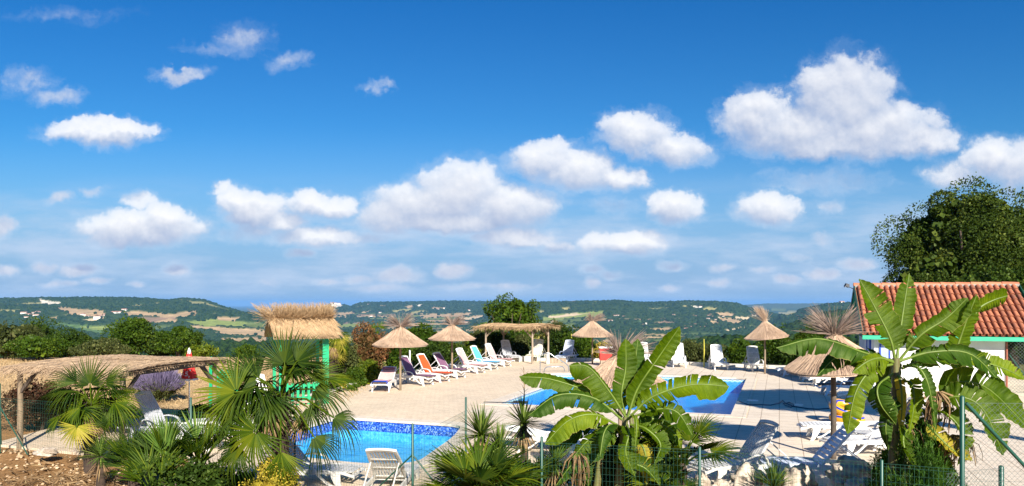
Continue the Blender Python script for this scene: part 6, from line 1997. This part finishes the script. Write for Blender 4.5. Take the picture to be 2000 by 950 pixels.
def banana_plant(label, centre, Z, stems, leaves, group='banana plants behind the fence'):
    c = P(*centre, Z); t = thing('banana_plant', label, 'banana plant', (c.x, Z, 0), 0, group); off = Vector((c.x, Z, 0))
    for pts, r_ in stems:
        mb = MB(); q = [P(a, b, Z + dz) - off for a, b, dz in pts]; mb.tube(q, [r_ * (1.15 - .55 * k / (len(q) - 1)) for k in range(len(q))], 12); mb.build('stem', M['ban_stem'], t)
    for i, (path, wd, side, kw) in enumerate(leaves):
        banana_leaf(t, off, [(a, b, Z + dz) for a, b, dz in path], wd, side, seed=i * 7 + int(Z), **kw)
    return t


UP, DN, RT, LF, TC, AW = (0, 0, 1), (0, 0, -1), (1, 0, 0), (-1, 0, 0), (0, -1, 0), (0, 1, 0)
Z1 = 11.9
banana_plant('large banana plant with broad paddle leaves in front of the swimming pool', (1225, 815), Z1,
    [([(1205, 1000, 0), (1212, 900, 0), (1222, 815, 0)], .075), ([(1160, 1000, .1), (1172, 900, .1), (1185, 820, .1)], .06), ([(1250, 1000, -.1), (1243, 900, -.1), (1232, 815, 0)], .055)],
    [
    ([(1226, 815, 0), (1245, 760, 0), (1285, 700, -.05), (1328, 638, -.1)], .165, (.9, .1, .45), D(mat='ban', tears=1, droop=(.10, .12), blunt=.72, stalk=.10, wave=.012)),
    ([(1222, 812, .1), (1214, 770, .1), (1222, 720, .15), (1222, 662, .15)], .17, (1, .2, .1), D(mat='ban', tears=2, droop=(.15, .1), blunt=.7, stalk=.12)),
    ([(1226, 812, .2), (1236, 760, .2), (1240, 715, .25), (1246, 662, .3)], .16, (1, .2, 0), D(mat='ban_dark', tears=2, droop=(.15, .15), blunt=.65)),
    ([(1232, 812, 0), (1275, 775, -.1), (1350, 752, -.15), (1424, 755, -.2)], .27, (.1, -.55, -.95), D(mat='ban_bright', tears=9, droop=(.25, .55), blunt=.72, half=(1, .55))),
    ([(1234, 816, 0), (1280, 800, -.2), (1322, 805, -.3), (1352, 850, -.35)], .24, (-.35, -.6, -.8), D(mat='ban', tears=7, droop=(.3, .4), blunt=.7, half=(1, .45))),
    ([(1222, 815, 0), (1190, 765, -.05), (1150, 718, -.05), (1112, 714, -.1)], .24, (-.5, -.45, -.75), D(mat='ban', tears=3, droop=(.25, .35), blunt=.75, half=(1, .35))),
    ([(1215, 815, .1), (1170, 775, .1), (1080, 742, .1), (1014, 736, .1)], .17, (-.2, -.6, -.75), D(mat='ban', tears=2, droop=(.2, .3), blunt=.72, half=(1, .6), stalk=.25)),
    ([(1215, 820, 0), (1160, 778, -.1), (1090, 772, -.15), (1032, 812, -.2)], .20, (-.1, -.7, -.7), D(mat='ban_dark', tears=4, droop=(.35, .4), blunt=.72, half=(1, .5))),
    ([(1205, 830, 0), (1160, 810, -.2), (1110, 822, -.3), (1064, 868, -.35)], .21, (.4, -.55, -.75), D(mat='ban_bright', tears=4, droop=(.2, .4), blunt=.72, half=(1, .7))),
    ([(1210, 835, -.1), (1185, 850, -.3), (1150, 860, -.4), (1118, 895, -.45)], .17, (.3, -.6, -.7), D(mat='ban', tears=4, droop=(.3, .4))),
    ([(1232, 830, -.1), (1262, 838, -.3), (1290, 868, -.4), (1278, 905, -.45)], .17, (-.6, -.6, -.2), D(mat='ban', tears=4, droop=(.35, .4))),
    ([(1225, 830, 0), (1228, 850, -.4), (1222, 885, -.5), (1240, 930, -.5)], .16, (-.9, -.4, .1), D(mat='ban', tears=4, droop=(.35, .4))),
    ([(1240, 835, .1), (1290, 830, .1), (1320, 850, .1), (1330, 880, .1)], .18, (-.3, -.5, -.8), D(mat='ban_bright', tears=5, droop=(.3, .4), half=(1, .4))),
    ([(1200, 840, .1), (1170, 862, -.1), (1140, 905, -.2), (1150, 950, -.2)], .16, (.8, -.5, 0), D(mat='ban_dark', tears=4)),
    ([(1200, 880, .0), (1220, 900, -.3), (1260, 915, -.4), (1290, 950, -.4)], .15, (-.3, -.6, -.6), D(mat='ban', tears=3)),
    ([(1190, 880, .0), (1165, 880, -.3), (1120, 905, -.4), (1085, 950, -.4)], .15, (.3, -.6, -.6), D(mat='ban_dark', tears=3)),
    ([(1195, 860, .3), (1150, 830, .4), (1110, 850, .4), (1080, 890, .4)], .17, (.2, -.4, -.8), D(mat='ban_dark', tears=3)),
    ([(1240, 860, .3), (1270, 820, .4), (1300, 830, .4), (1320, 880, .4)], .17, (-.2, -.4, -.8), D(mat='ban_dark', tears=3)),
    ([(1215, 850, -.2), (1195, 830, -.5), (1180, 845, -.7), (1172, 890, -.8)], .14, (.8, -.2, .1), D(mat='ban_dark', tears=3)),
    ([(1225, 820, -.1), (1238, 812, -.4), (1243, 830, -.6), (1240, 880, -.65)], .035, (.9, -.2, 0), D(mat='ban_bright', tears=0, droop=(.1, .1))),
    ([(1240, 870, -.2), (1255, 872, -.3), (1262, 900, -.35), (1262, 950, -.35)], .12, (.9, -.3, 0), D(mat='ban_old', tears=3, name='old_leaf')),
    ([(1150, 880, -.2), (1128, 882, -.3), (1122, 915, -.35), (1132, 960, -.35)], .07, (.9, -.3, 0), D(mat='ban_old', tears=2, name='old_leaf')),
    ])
Z2 = 11.0
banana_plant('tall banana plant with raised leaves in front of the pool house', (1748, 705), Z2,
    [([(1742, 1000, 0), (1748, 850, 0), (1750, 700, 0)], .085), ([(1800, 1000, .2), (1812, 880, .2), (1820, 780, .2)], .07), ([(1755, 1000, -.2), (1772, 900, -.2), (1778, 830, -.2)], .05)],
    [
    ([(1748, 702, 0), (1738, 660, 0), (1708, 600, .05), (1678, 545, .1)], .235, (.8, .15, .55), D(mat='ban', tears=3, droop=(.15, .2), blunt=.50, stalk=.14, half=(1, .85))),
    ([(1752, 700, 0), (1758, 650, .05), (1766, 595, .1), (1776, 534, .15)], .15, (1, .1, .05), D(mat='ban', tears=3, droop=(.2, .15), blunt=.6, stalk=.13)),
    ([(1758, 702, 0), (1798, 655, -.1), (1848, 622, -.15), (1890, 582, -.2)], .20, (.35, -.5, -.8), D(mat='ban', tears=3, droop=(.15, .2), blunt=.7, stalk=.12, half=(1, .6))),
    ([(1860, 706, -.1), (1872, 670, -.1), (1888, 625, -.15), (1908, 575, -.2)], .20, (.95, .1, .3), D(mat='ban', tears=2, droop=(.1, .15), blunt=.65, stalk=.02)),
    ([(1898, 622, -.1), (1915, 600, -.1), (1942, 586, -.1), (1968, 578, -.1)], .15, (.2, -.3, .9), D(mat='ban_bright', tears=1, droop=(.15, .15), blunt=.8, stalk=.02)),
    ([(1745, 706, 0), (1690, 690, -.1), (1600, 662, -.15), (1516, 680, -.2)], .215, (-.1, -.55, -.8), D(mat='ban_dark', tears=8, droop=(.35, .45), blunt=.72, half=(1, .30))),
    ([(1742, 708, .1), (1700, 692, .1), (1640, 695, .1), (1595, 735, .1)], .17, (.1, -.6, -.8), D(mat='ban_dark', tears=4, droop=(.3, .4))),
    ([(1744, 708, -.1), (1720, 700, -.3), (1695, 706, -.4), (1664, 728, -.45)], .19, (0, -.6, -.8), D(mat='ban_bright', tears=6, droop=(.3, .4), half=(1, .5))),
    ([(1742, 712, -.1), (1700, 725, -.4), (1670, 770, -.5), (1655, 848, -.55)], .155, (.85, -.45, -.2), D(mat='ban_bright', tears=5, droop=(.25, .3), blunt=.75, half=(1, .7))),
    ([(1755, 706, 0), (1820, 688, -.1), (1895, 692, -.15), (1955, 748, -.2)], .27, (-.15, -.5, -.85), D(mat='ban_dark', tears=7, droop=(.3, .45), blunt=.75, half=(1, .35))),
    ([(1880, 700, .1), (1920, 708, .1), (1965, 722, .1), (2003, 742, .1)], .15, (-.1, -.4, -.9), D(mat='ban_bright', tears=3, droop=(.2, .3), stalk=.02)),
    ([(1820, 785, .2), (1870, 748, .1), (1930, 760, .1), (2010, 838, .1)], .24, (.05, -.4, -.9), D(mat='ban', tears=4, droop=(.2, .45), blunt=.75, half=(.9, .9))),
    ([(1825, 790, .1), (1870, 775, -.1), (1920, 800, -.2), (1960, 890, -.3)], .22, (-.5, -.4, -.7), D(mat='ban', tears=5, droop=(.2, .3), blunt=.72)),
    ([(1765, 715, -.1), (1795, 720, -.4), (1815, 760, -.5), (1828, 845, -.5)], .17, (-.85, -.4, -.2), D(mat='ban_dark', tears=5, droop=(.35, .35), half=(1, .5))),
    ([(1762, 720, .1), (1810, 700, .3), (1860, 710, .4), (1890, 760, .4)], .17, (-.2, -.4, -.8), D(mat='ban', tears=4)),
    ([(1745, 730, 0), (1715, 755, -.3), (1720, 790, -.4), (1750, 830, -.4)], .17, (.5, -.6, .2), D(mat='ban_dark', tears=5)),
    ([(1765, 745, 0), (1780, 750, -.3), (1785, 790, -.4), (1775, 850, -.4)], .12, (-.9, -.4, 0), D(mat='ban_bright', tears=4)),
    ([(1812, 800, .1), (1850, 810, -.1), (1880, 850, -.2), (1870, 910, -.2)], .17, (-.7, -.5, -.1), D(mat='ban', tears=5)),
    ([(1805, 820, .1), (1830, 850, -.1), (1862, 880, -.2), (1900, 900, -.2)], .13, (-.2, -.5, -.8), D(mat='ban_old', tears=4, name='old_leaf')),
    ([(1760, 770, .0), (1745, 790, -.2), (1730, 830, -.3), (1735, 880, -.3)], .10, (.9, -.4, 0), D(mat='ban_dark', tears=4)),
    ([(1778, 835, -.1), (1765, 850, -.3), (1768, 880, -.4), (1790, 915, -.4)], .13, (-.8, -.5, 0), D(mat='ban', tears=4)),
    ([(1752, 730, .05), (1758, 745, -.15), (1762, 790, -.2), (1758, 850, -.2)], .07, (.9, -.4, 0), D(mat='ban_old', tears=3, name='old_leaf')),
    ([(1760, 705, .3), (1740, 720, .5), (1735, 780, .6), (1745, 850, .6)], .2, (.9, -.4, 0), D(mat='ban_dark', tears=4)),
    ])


# ------------------------------------------------------------------ dead hanging leaves
def dead_bundle(parent, c, n, L, spread=.10, seed=0, name='dead_leaf'):
    rg = random.Random(seed)
    def fn(i):
        x, y = rg.gauss(0, spread), rg.gauss(0, spread * .6); l = L * rg.uniform(.5, 1.1)
        return [Vector(c) + Vector((x * .2, y * .2, 0)), Vector(c) + Vector((x, y - .03, -l * .3)), Vector(c) + Vector((x * 1.3, y, -l * .7)), Vector(c) + Vector((x * 1.2 + rg.gauss(0, .03), y, -l))], rg.uniform(.008, .02)
    return strips(n, fn, M['deadleaf'], name, parent)


for ob in [o for o in bpy.data.objects if o.get('category') == 'banana plant']:
    if ob.location.x < 3:
        dead_bundle(ob, P(1128, 882, 11.5) - Vector(ob.location), 46, .60, .07, 1)
    else:
        dead_bundle(ob, P(1830, 765, 11.0) - Vector(ob.location), 60, .55, .12, 2)
        dead_bundle(ob, P(1865, 850, 11.0) - Vector(ob.location), 50, .45, .12, 3)
        dead_bundle(ob, P(1772, 830, 11.0) - Vector(ob.location), 30, .4, .06, 4)

# ================================================================== wire fences
def wire(mb, a, b, r_):
    """thin three sided wire"""
    a = Vector(a); b = Vector(b); d_ = (b - a).normalized(); x = d_.cross(Vector((0, 0, 1)) if abs(d_.z) < .9 else Vector((1, 0, 0))).normalized(); y = d_.cross(x)
    vs = [q + (x * math.cos(k * 2.094) + y * math.sin(k * 2.094)) * r_ for q in (a, b) for k in range(3)]
    mb.add(vs, [(k, (k + 1) % 3, 3 + (k + 1) % 3, 3 + k) for k in range(3)], True)


def grid_fence(label, pts, h, post_h, sx=.055, sz=.10, braces=(), r_=.0016, posts=None, pr=.022, name='wire_fence'):
    t = thing(name, label, 'fence', (*pts[0], 0)); O = Vector((*pts[0], 0))
    ps = [Vector((*q, 0)) - O for q in pts]
    mb = MB()
    for a, b in zip(ps[:-1], ps[1:]):
        L = (b - a).length; n = int(L / sx); d_ = (b - a) / L
        for i in range(n + 1): q = a + d_ * (i * sx); wire(mb, q, q + Vector((0, 0, h)), r_)
        z = .02
        while z <= h + .001: wire(mb, a + Vector((0, 0, z)), b + Vector((0, 0, z)), r_ * (1.5 if z > h - .12 else 1)); z += sz
        wire(mb, a + Vector((0, 0, h)), b + Vector((0, 0, h)), r_ * 1.8)
    mb.build('wire_mesh', M['wire_green'], t)
    for i, q in enumerate(ps):
        ph = post_h[i] if isinstance(post_h, (list, tuple)) else post_h
        if ph is None: continue
        mb = MB(); mb.tube([q + Vector((0, 0, -.3)), q + Vector((0, 0, ph)), q + Vector((0, 0, ph + .012))], [pr, pr, pr * .3], 8); mb.build('post', M['fence_green'], t)
    for q, e, zt in braces:
        mb = MB(); mb.tube([Vector((*q, 0)) - O + Vector((0, 0, zt)), Vector((*e, 0)) - O], pr * .62, 6); mb.build('brace', M['fence_green'], t)
    return t


fA = (-1.69, 12.62); d1 = Vector((.926, -.378))
fl_pts = [(-11.42, 16.55), (-8.8, 15.5), (-6.25, 14.45), (-3.95, 13.5), fA]
grid_fence('green wire mesh fence running left past the palms to the pergola', fl_pts, 1.18, [1.5, 1.3, 1.45, 1.25, 1.24], braces=[((-11.42, 16.55), (-10.5, 16.1), 1.0), ((-11.42, 16.55), (-11.9, 17.3), 1.0), (fA, (-2.42, 12.95), .72), (fA, (-1.05, 12.40), .72)])
grid_fence('green wire mesh fence running right in front of the banana plant and rocks', [(-1.62, 12.59), (.456, 11.4), (2.73, 10.8), (4.93, 9.9), (5.72, 9.55)], 1.16, [None, 1.24, 1.20, 1.20, None])
grid_fence('short return of green wire mesh between paddling pool and yuccas', [(-1.69, 12.70), (-.985, 15.85)], 1.0, [None, 1.28])


def chain_fence(label, pts, h, post_h, braces=(), mat='wire_grey', cell=.07, r_=.0017, name='chain_link_fence', pr=.03, top=True, z0=0.02):
    t = thing(name, label, 'fence', (*pts[0], 0)); O = Vector((*pts[0], 0)); ps = [Vector((*q, 0)) - O for q in pts]
    mb = MB()
    for a, b in zip(ps[:-1], ps[1:]):
        L = (b - a).length; d_ = (b - a) / L; n = int((L + h) / cell)
        for i in range(-int(h / cell), int(L / cell) + 1):
            for sg in (1, -1):
                # line x = x0 + s*z, clipped to the panel
                x0 = i * cell if sg > 0 else i * cell + h
                za, zb = 0.0, h
                def X(z): return x0 + sg * z
                lo, hi = (0, h)
                if sg > 0: lo = max(0, -x0); hi = min(h, L - x0)
                else: lo = max(0, x0 - L); hi = min(h, x0)
                if hi - lo < .01: continue
                off_ = Vector((0, 0, 0.0)) + Vector((-d_.y, d_.x, 0)) * (.003 * sg)
                wire(mb, a + d_ * X(lo) + Vector((0, 0, lo + z0)) + off_, a + d_ * X(hi) + Vector((0, 0, hi + z0)) + off_, r_)
        for z in (.02, h * .5, h): wire(mb, a + Vector((0, 0, z + z0)), b + Vector((0, 0, z + z0)), .0022)
    mb.build('wire_mesh', M[mat], t)
    for i, q in enumerate(ps):
        ph = post_h[i] if isinstance(post_h, (list, tuple)) else post_h
        if ph is None: continue
        mb = MB(); mb.tube([q + Vector((0, 0, -.3)), q + Vector((0, 0, ph)), q + Vector((0, 0, ph + .015))], [pr, pr, pr * .4], 8); mb.build('post', M['fence_green'], t)
    for q, e, zt in braces:
        mb = MB(); mb.tube([Vector((*q, 0)) - O + Vector((0, 0, zt)), Vector((*e, 0)) - O + Vector((0, 0, .05))], pr * .75, 6); mb.build('brace', M['fence_green'], t)
    return t


chain_fence('tall chain link fence at the right with a green post and slanting stay', [(5.76, 9.5), (8.4, 9.35)], 2.0, [2.10, 2.1], braces=[((5.80, 9.49), (7.55, 9.30), 2.02)])
chain_fence('low chain link panel with dark post at the bottom right corner', [(5.85, 10.0), (6.82, 10.35)], .98, [None, 1.02], pr=.035)
chain_fence('chain link fence in the dark under the trees right of the pool house', [(17.75, 27.2), (21.8, 26.2)], 1.9, [2.1, 2.1], braces=[((17.78, 27.15), (19.0, 26.85), 1.95)], cell=.12, r_=.004)

# ================================================================== rocks, stones, ground litter
M['rock'] = pmat('pale_limestone', (0.56, 0.48, 0.38), .9, .35, 5, .9, 14, col2=(0.17, 0.12, 0.085))
M['stone'] = pmat('soil_stone', (0.60, 0.46, 0.29), .9, .3, 9, .5, 30, island=.7, col2=(0.26, 0.15, 0.07))


def rock(label, loc, size, seed, rough=.20, name='rock'):
    rg = np.random.default_rng(seed)
    v, f = ICO1_V, ICO1_F
    v, f = subdiv(v, f); v, f = subdiv(v, f)
    n = v.copy()
    fr_ = 2.3
    def nz(s, sc): return vnoise(v[:, 0] * sc + v[:, 2] * 1.7 * sc + s, v[:, 1] * sc + v[:, 2] * .9 * sc + s * 2, s) - .5
    r_ = 1 + rough * 2.2 * nz(seed, 1.7) + rough * 1.6 * nz(seed + 3, 3.6) + rough * .9 * nz(seed + 5, 8) + rough * .5 * nz(seed + 8, 16)
    q = n * r_[:, None] * np.array(size)[None] / 2
    q[:, 2] = np.maximum(q[:, 2], -size[2] * .32)
    o = np_mesh(name, q, f, M['rock'], smooth=False); o.location = (loc[0], loc[1], loc[2] + size[2] * .3)
    return tag(o, label, 'rock', 'pale rocks edging the planting bed')


def rk(label, px_, py_, Z, wpx, hpx, seed):
    b = P(px_, py_, Z); w_ = wpx / F * Z; h = hpx / F * Z
    rock(label, (b.x, Z, max(-.05, b.z - h * .5 - h * .2)), (w_, w_ * .8, h * 1.15), seed)


rk('brownish rounded rock left of the strappy clump', 1458, 925, 12.6, 66, 60, 51)
rk('tall pale rock right of the strappy clump in front of the blue lounger', 1556, 932, 12.6, 66, 72, 52)
rk('small pale rock at the bottom left of the rock row', 1408, 945, 12.4, 44, 40, 53)
rk('pale jagged rock low at the bottom left of the fence post', 1635, 940, 12.2, 36, 34, 54)
rk('large pale jagged rock at the bottom beside the green fence post', 1680, 945, 12.0, 66, 50, 55)
rk('low pale rock right of the green fence post', 1745, 948, 12.0, 60, 34, 56)
rk('dark brown rock in shade below the blue lounger', 1660, 905, 12.8, 80, 46, 57)
rk('small stone at the foot of the centre banana', 1372, 935, 12.3, 36, 36, 58)
rk('pale stone at the left by the first palm', 92, 878, 15.6, 40, 16, 59)
# loose stones on the brown soil
n_ = 1500
sx_ = RNG.uniform(-13, -4.4, n_); sy_ = RNG.uniform(10.5, 17.4, n_); ss_ = RNG.uniform(.012, .045, n_) * np.where(RNG.uniform(0, 1, n_) < .08, 1.9, 1)
k_ = sy_ < 17.2 + (sx_ + 12) * -.0 
k_ &= ~in_poly(sx_, sy_, offset(ccw(DECK), .15))
tag(crowns('loose_stones', sx_[k_], sy_[k_], ss_[k_] * .2 - .04, ss_[k_], M['stone'], jit=.35, flat=.6), kind='stuff')
# litter of dead palm leaves under the first palm
t_ = np.array([(random.gauss(-8.3, 1.3), random.gauss(13.7, .8), random.uniform(-.03, .10)) for _ in range(900)])
V_, F_ = leaf_cloud(t_, .32, None, .10); V_[:, 2] = np.abs(V_[:, 2]) * .5 - .02
tag(np_mesh('leaf_litter', V_, F_, M['deadleaf']), kind='stuff')
# rough dry grass on the field and along the bank
g = np.stack([RNG.uniform(-34, -5.5, 42000), RNG.uniform(22.6, 44, 42000), RNG.uniform(.0, .06, 42000)], 1)
V_, F_ = leaf_cloud(g, .13, np.tile([0, 0, .9], (len(g), 1)), .12)
tag(np_mesh('stubble', V_, F_, leaf_mat('dry_stubble', [(0, (.34, .22, .10)), (1, (.62, .45, .26))], .2, .02, tcol=(1, 1, 1))), kind='stuff')
g = np.stack([RNG.uniform(-9, 22, 26000), RNG.uniform(26, 48, 26000), RNG.uniform(-.05, .14, 26000)], 1)
k_ = ~in_poly(g[:, 0], g[:, 1], offset(ccw(DECK), .25)); g = g[k_]; g[:, 2] += land_height(g[:, 0], g[:, 1])
V_, F_ = leaf_cloud(g, .22, np.tile([0, 0, .9], (len(g), 1)), .12)
tag(np_mesh('rough_grass', V_, F_, M['grassy']), kind='stuff')

# ================================================================== houses far off on the hills
M['far_wall'] = pmat('far_white_wall', (0.72, 0.68, 0.60), .9, .1, .3)
M['far_roof'] = pmat('far_tile_roof', (0.40, 0.20, 0.13), .9, .2, .3)


def far_house(px_, py_, D_, wd, label, group=None, tower=False, rz=None):
    x = (px_ - 1000) / F * D_; z = float(land_height(np.array([x]), np.array([D_]))[0])
    # walk towards or away until the ground meets the sight line
    best = None
    for Dq in np.linspace(D_ * .72, D_ * 1.30, 120):
        xq = (px_ - 1000) / F * Dq; zq = float(land_height(np.array([xq]), np.array([Dq]))[0])
        e = abs(HOR - (zq - CAM_H) / Dq * F - py_ - .6)
        if best is None or e < best[0]: best = (e, xq, Dq, zq)
    _, x, Dq, z = best
    t = thing('farmhouse', label, 'house', (x, Dq, z), rz if rz is not None else random.uniform(-.5, .5), group)
    dp = wd * .6; h = wd * .38 + 2.5
    mb = MB(); mb.prism([(-wd / 2, -dp / 2), (wd / 2, -dp / 2), (wd / 2, dp / 2), (-wd / 2, dp / 2)], -5, h)
    if tower: mb.prism([(wd / 2, -dp / 2), (wd / 2 + 6, -dp / 2), (wd / 2 + 6, dp / 2 - 2), (wd / 2, dp / 2 - 2)], -5, h * 2.0)
    mb.build('wall', M['far_wall'], t)
    mb = MB(); e = 1.0; r_ = h + wd * .13
    mb.add([(-wd / 2 - e, -dp / 2 - e, h - .3), (wd / 2 + e, -dp / 2 - e, h - .3), (wd / 2 + e, 0, r_), (-wd / 2 - e, 0, r_), (wd / 2 + e, dp / 2 + e, h - .3), (-wd / 2 - e, dp / 2 + e, h - .3)], [(0, 1, 2, 3), (3, 2, 4, 5), (1, 4, 2), (0, 3, 5), (0, 5, 4, 1)])
    mb.build('roof', M['far_roof'], t); return t


FH = [
    ([(47, 615, 3000, 20), (56, 617, 3000, 16), (66, 614, 3000, 14), (74, 613, 3000, 16), (70, 620, 2950, 18), (52, 622, 2950, 14)], 'pale tiled house in the small hamlet low at the far left', 'houses of the far left hamlet'),
    ([(99, 589, 3300, 14), (108, 590, 3300, 12)], 'white building on the bare quarry terrace high on the left hill', 'houses on the quarry terrace'),
    ([(162, 618, 3000, 16), (172, 621, 3000, 14), (190, 623, 2980, 22), (200, 621, 2980, 16), (203, 617, 3000, 10)], 'house of the farm hamlet in the valley below the left hill', 'houses of the valley hamlet'),
    ([(224, 614, 3100, 22), (232, 613, 3100, 18)], 'long white house on the slope above the ploughed field', 'long white houses above the ploughed field'),
    ([(243, 608, 3200, 18)], 'single white house highest on the slope of the left hill', None),
    ([(648, 594, 5600, 26), (655, 593, 5600, 22), (662, 595, 5600, 26), (652, 597, 5500, 24)], 'house of the village on the pale cliff behind the play hut roof', 'houses of the cliff village'),
    ([(720, 596, 5600, 18), (698, 594, 5600, 16)], 'white house near the crest of the middle ridge', 'houses near the middle crest'),
    ([(856, 606, 5200, 20), (846, 604, 5200, 20), (868, 603, 5200, 18), (915, 608, 5000, 22), (910, 633, 4600, 22), (742, 612, 5000, 18), (725, 619, 4900, 16)], 'scattered house on the middle slopes between the straw parasols', 'scattered houses on the middle slopes'),
    ([(1120, 591, 4000, 16)], 'lone white house on the crest right of the tall tree', None),
    ([(1202, 619, 3600, 15), (1207, 618, 3600, 12), (1218, 620, 3600, 12)], 'house of the white pair in the wood above the shaggy tuft', 'white pair in the wood'),
    ([(1192, 630, 3400, 18)], 'single white house lower in the wood above the grey tuft', None),
    ([(1362, 600, 3900, 20), (1368, 601, 3900, 14), (1355, 600, 3900, 14)], 'white farm on the light clearing near the right crest', 'farm on the right clearing'),
    ([(1316, 617, 3600, 12)], 'lone white house in the dark wood right of the tall leaf', None),
    ([(1356, 618, 3600, 11), (1360, 619, 3600, 11)], 'white cottage of the pair in the middle of the right wood', 'pair of cottages in the right wood'),
    ([(1384, 619, 3500, 14), (1390, 620, 3500, 12), (1383, 625, 3450, 14), (1397, 627, 3450, 12), (1388, 616, 3500, 10), (1403, 622, 3450, 10), (1412, 620, 3450, 10)], 'house of the loose group above the straw coloured fields at right', 'loose group above the straw fields'),
    ([(1340, 645, 2900, 14), (1352, 641, 2950, 11), (1358, 636, 3000, 12), (1366, 641, 2950, 10), (1374, 641, 2950, 12), (1382, 635, 3050, 10), (1336, 639, 3000, 9), (1392, 641, 2950, 10), (1345, 634, 3050, 9), (1370, 631, 3100, 9), (1400, 634, 3050, 9), (1330, 646, 2900, 9), (1420, 634, 3050, 10)], 'house of the village in the trees right of the upright leaf', 'houses of the right hand village'),
    ([(1468, 618, 3400, 11), (1476, 618, 3400, 13)], 'house at the foot of the right hill beside the straw tuft', 'houses at the foot of the right hill'),
    ([(1559, 619, 3000, 10)], 'tiny white house between the two dark ridges at right', None),
    ([(1644, 592, 3300, 26)], 'wide pale manor on the crest just left of the pool house roof', None),
]
ORD = ['leftmost', 'second from left', 'third from left', 'fourth from left', 'fifth from left', 'sixth from left', 'seventh from left', 'eighth from left', 'ninth from left', 'tenth from left', 'eleventh from left', 'twelfth from left', 'rightmost']
for items, lab, grp in FH:
    for k, (a, b, c, d_) in enumerate(sorted(items)):
        w2 = lab.split()
        far_house(a, b, c, d_, lab if len(items) == 1 else ' '.join((ORD[k] if k < len(items) - 1 else 'rightmost').split() + w2)[:200], grp)
far_house(1258, 637, 3100, 12, 'church with a small tower below the brown field', None, True)
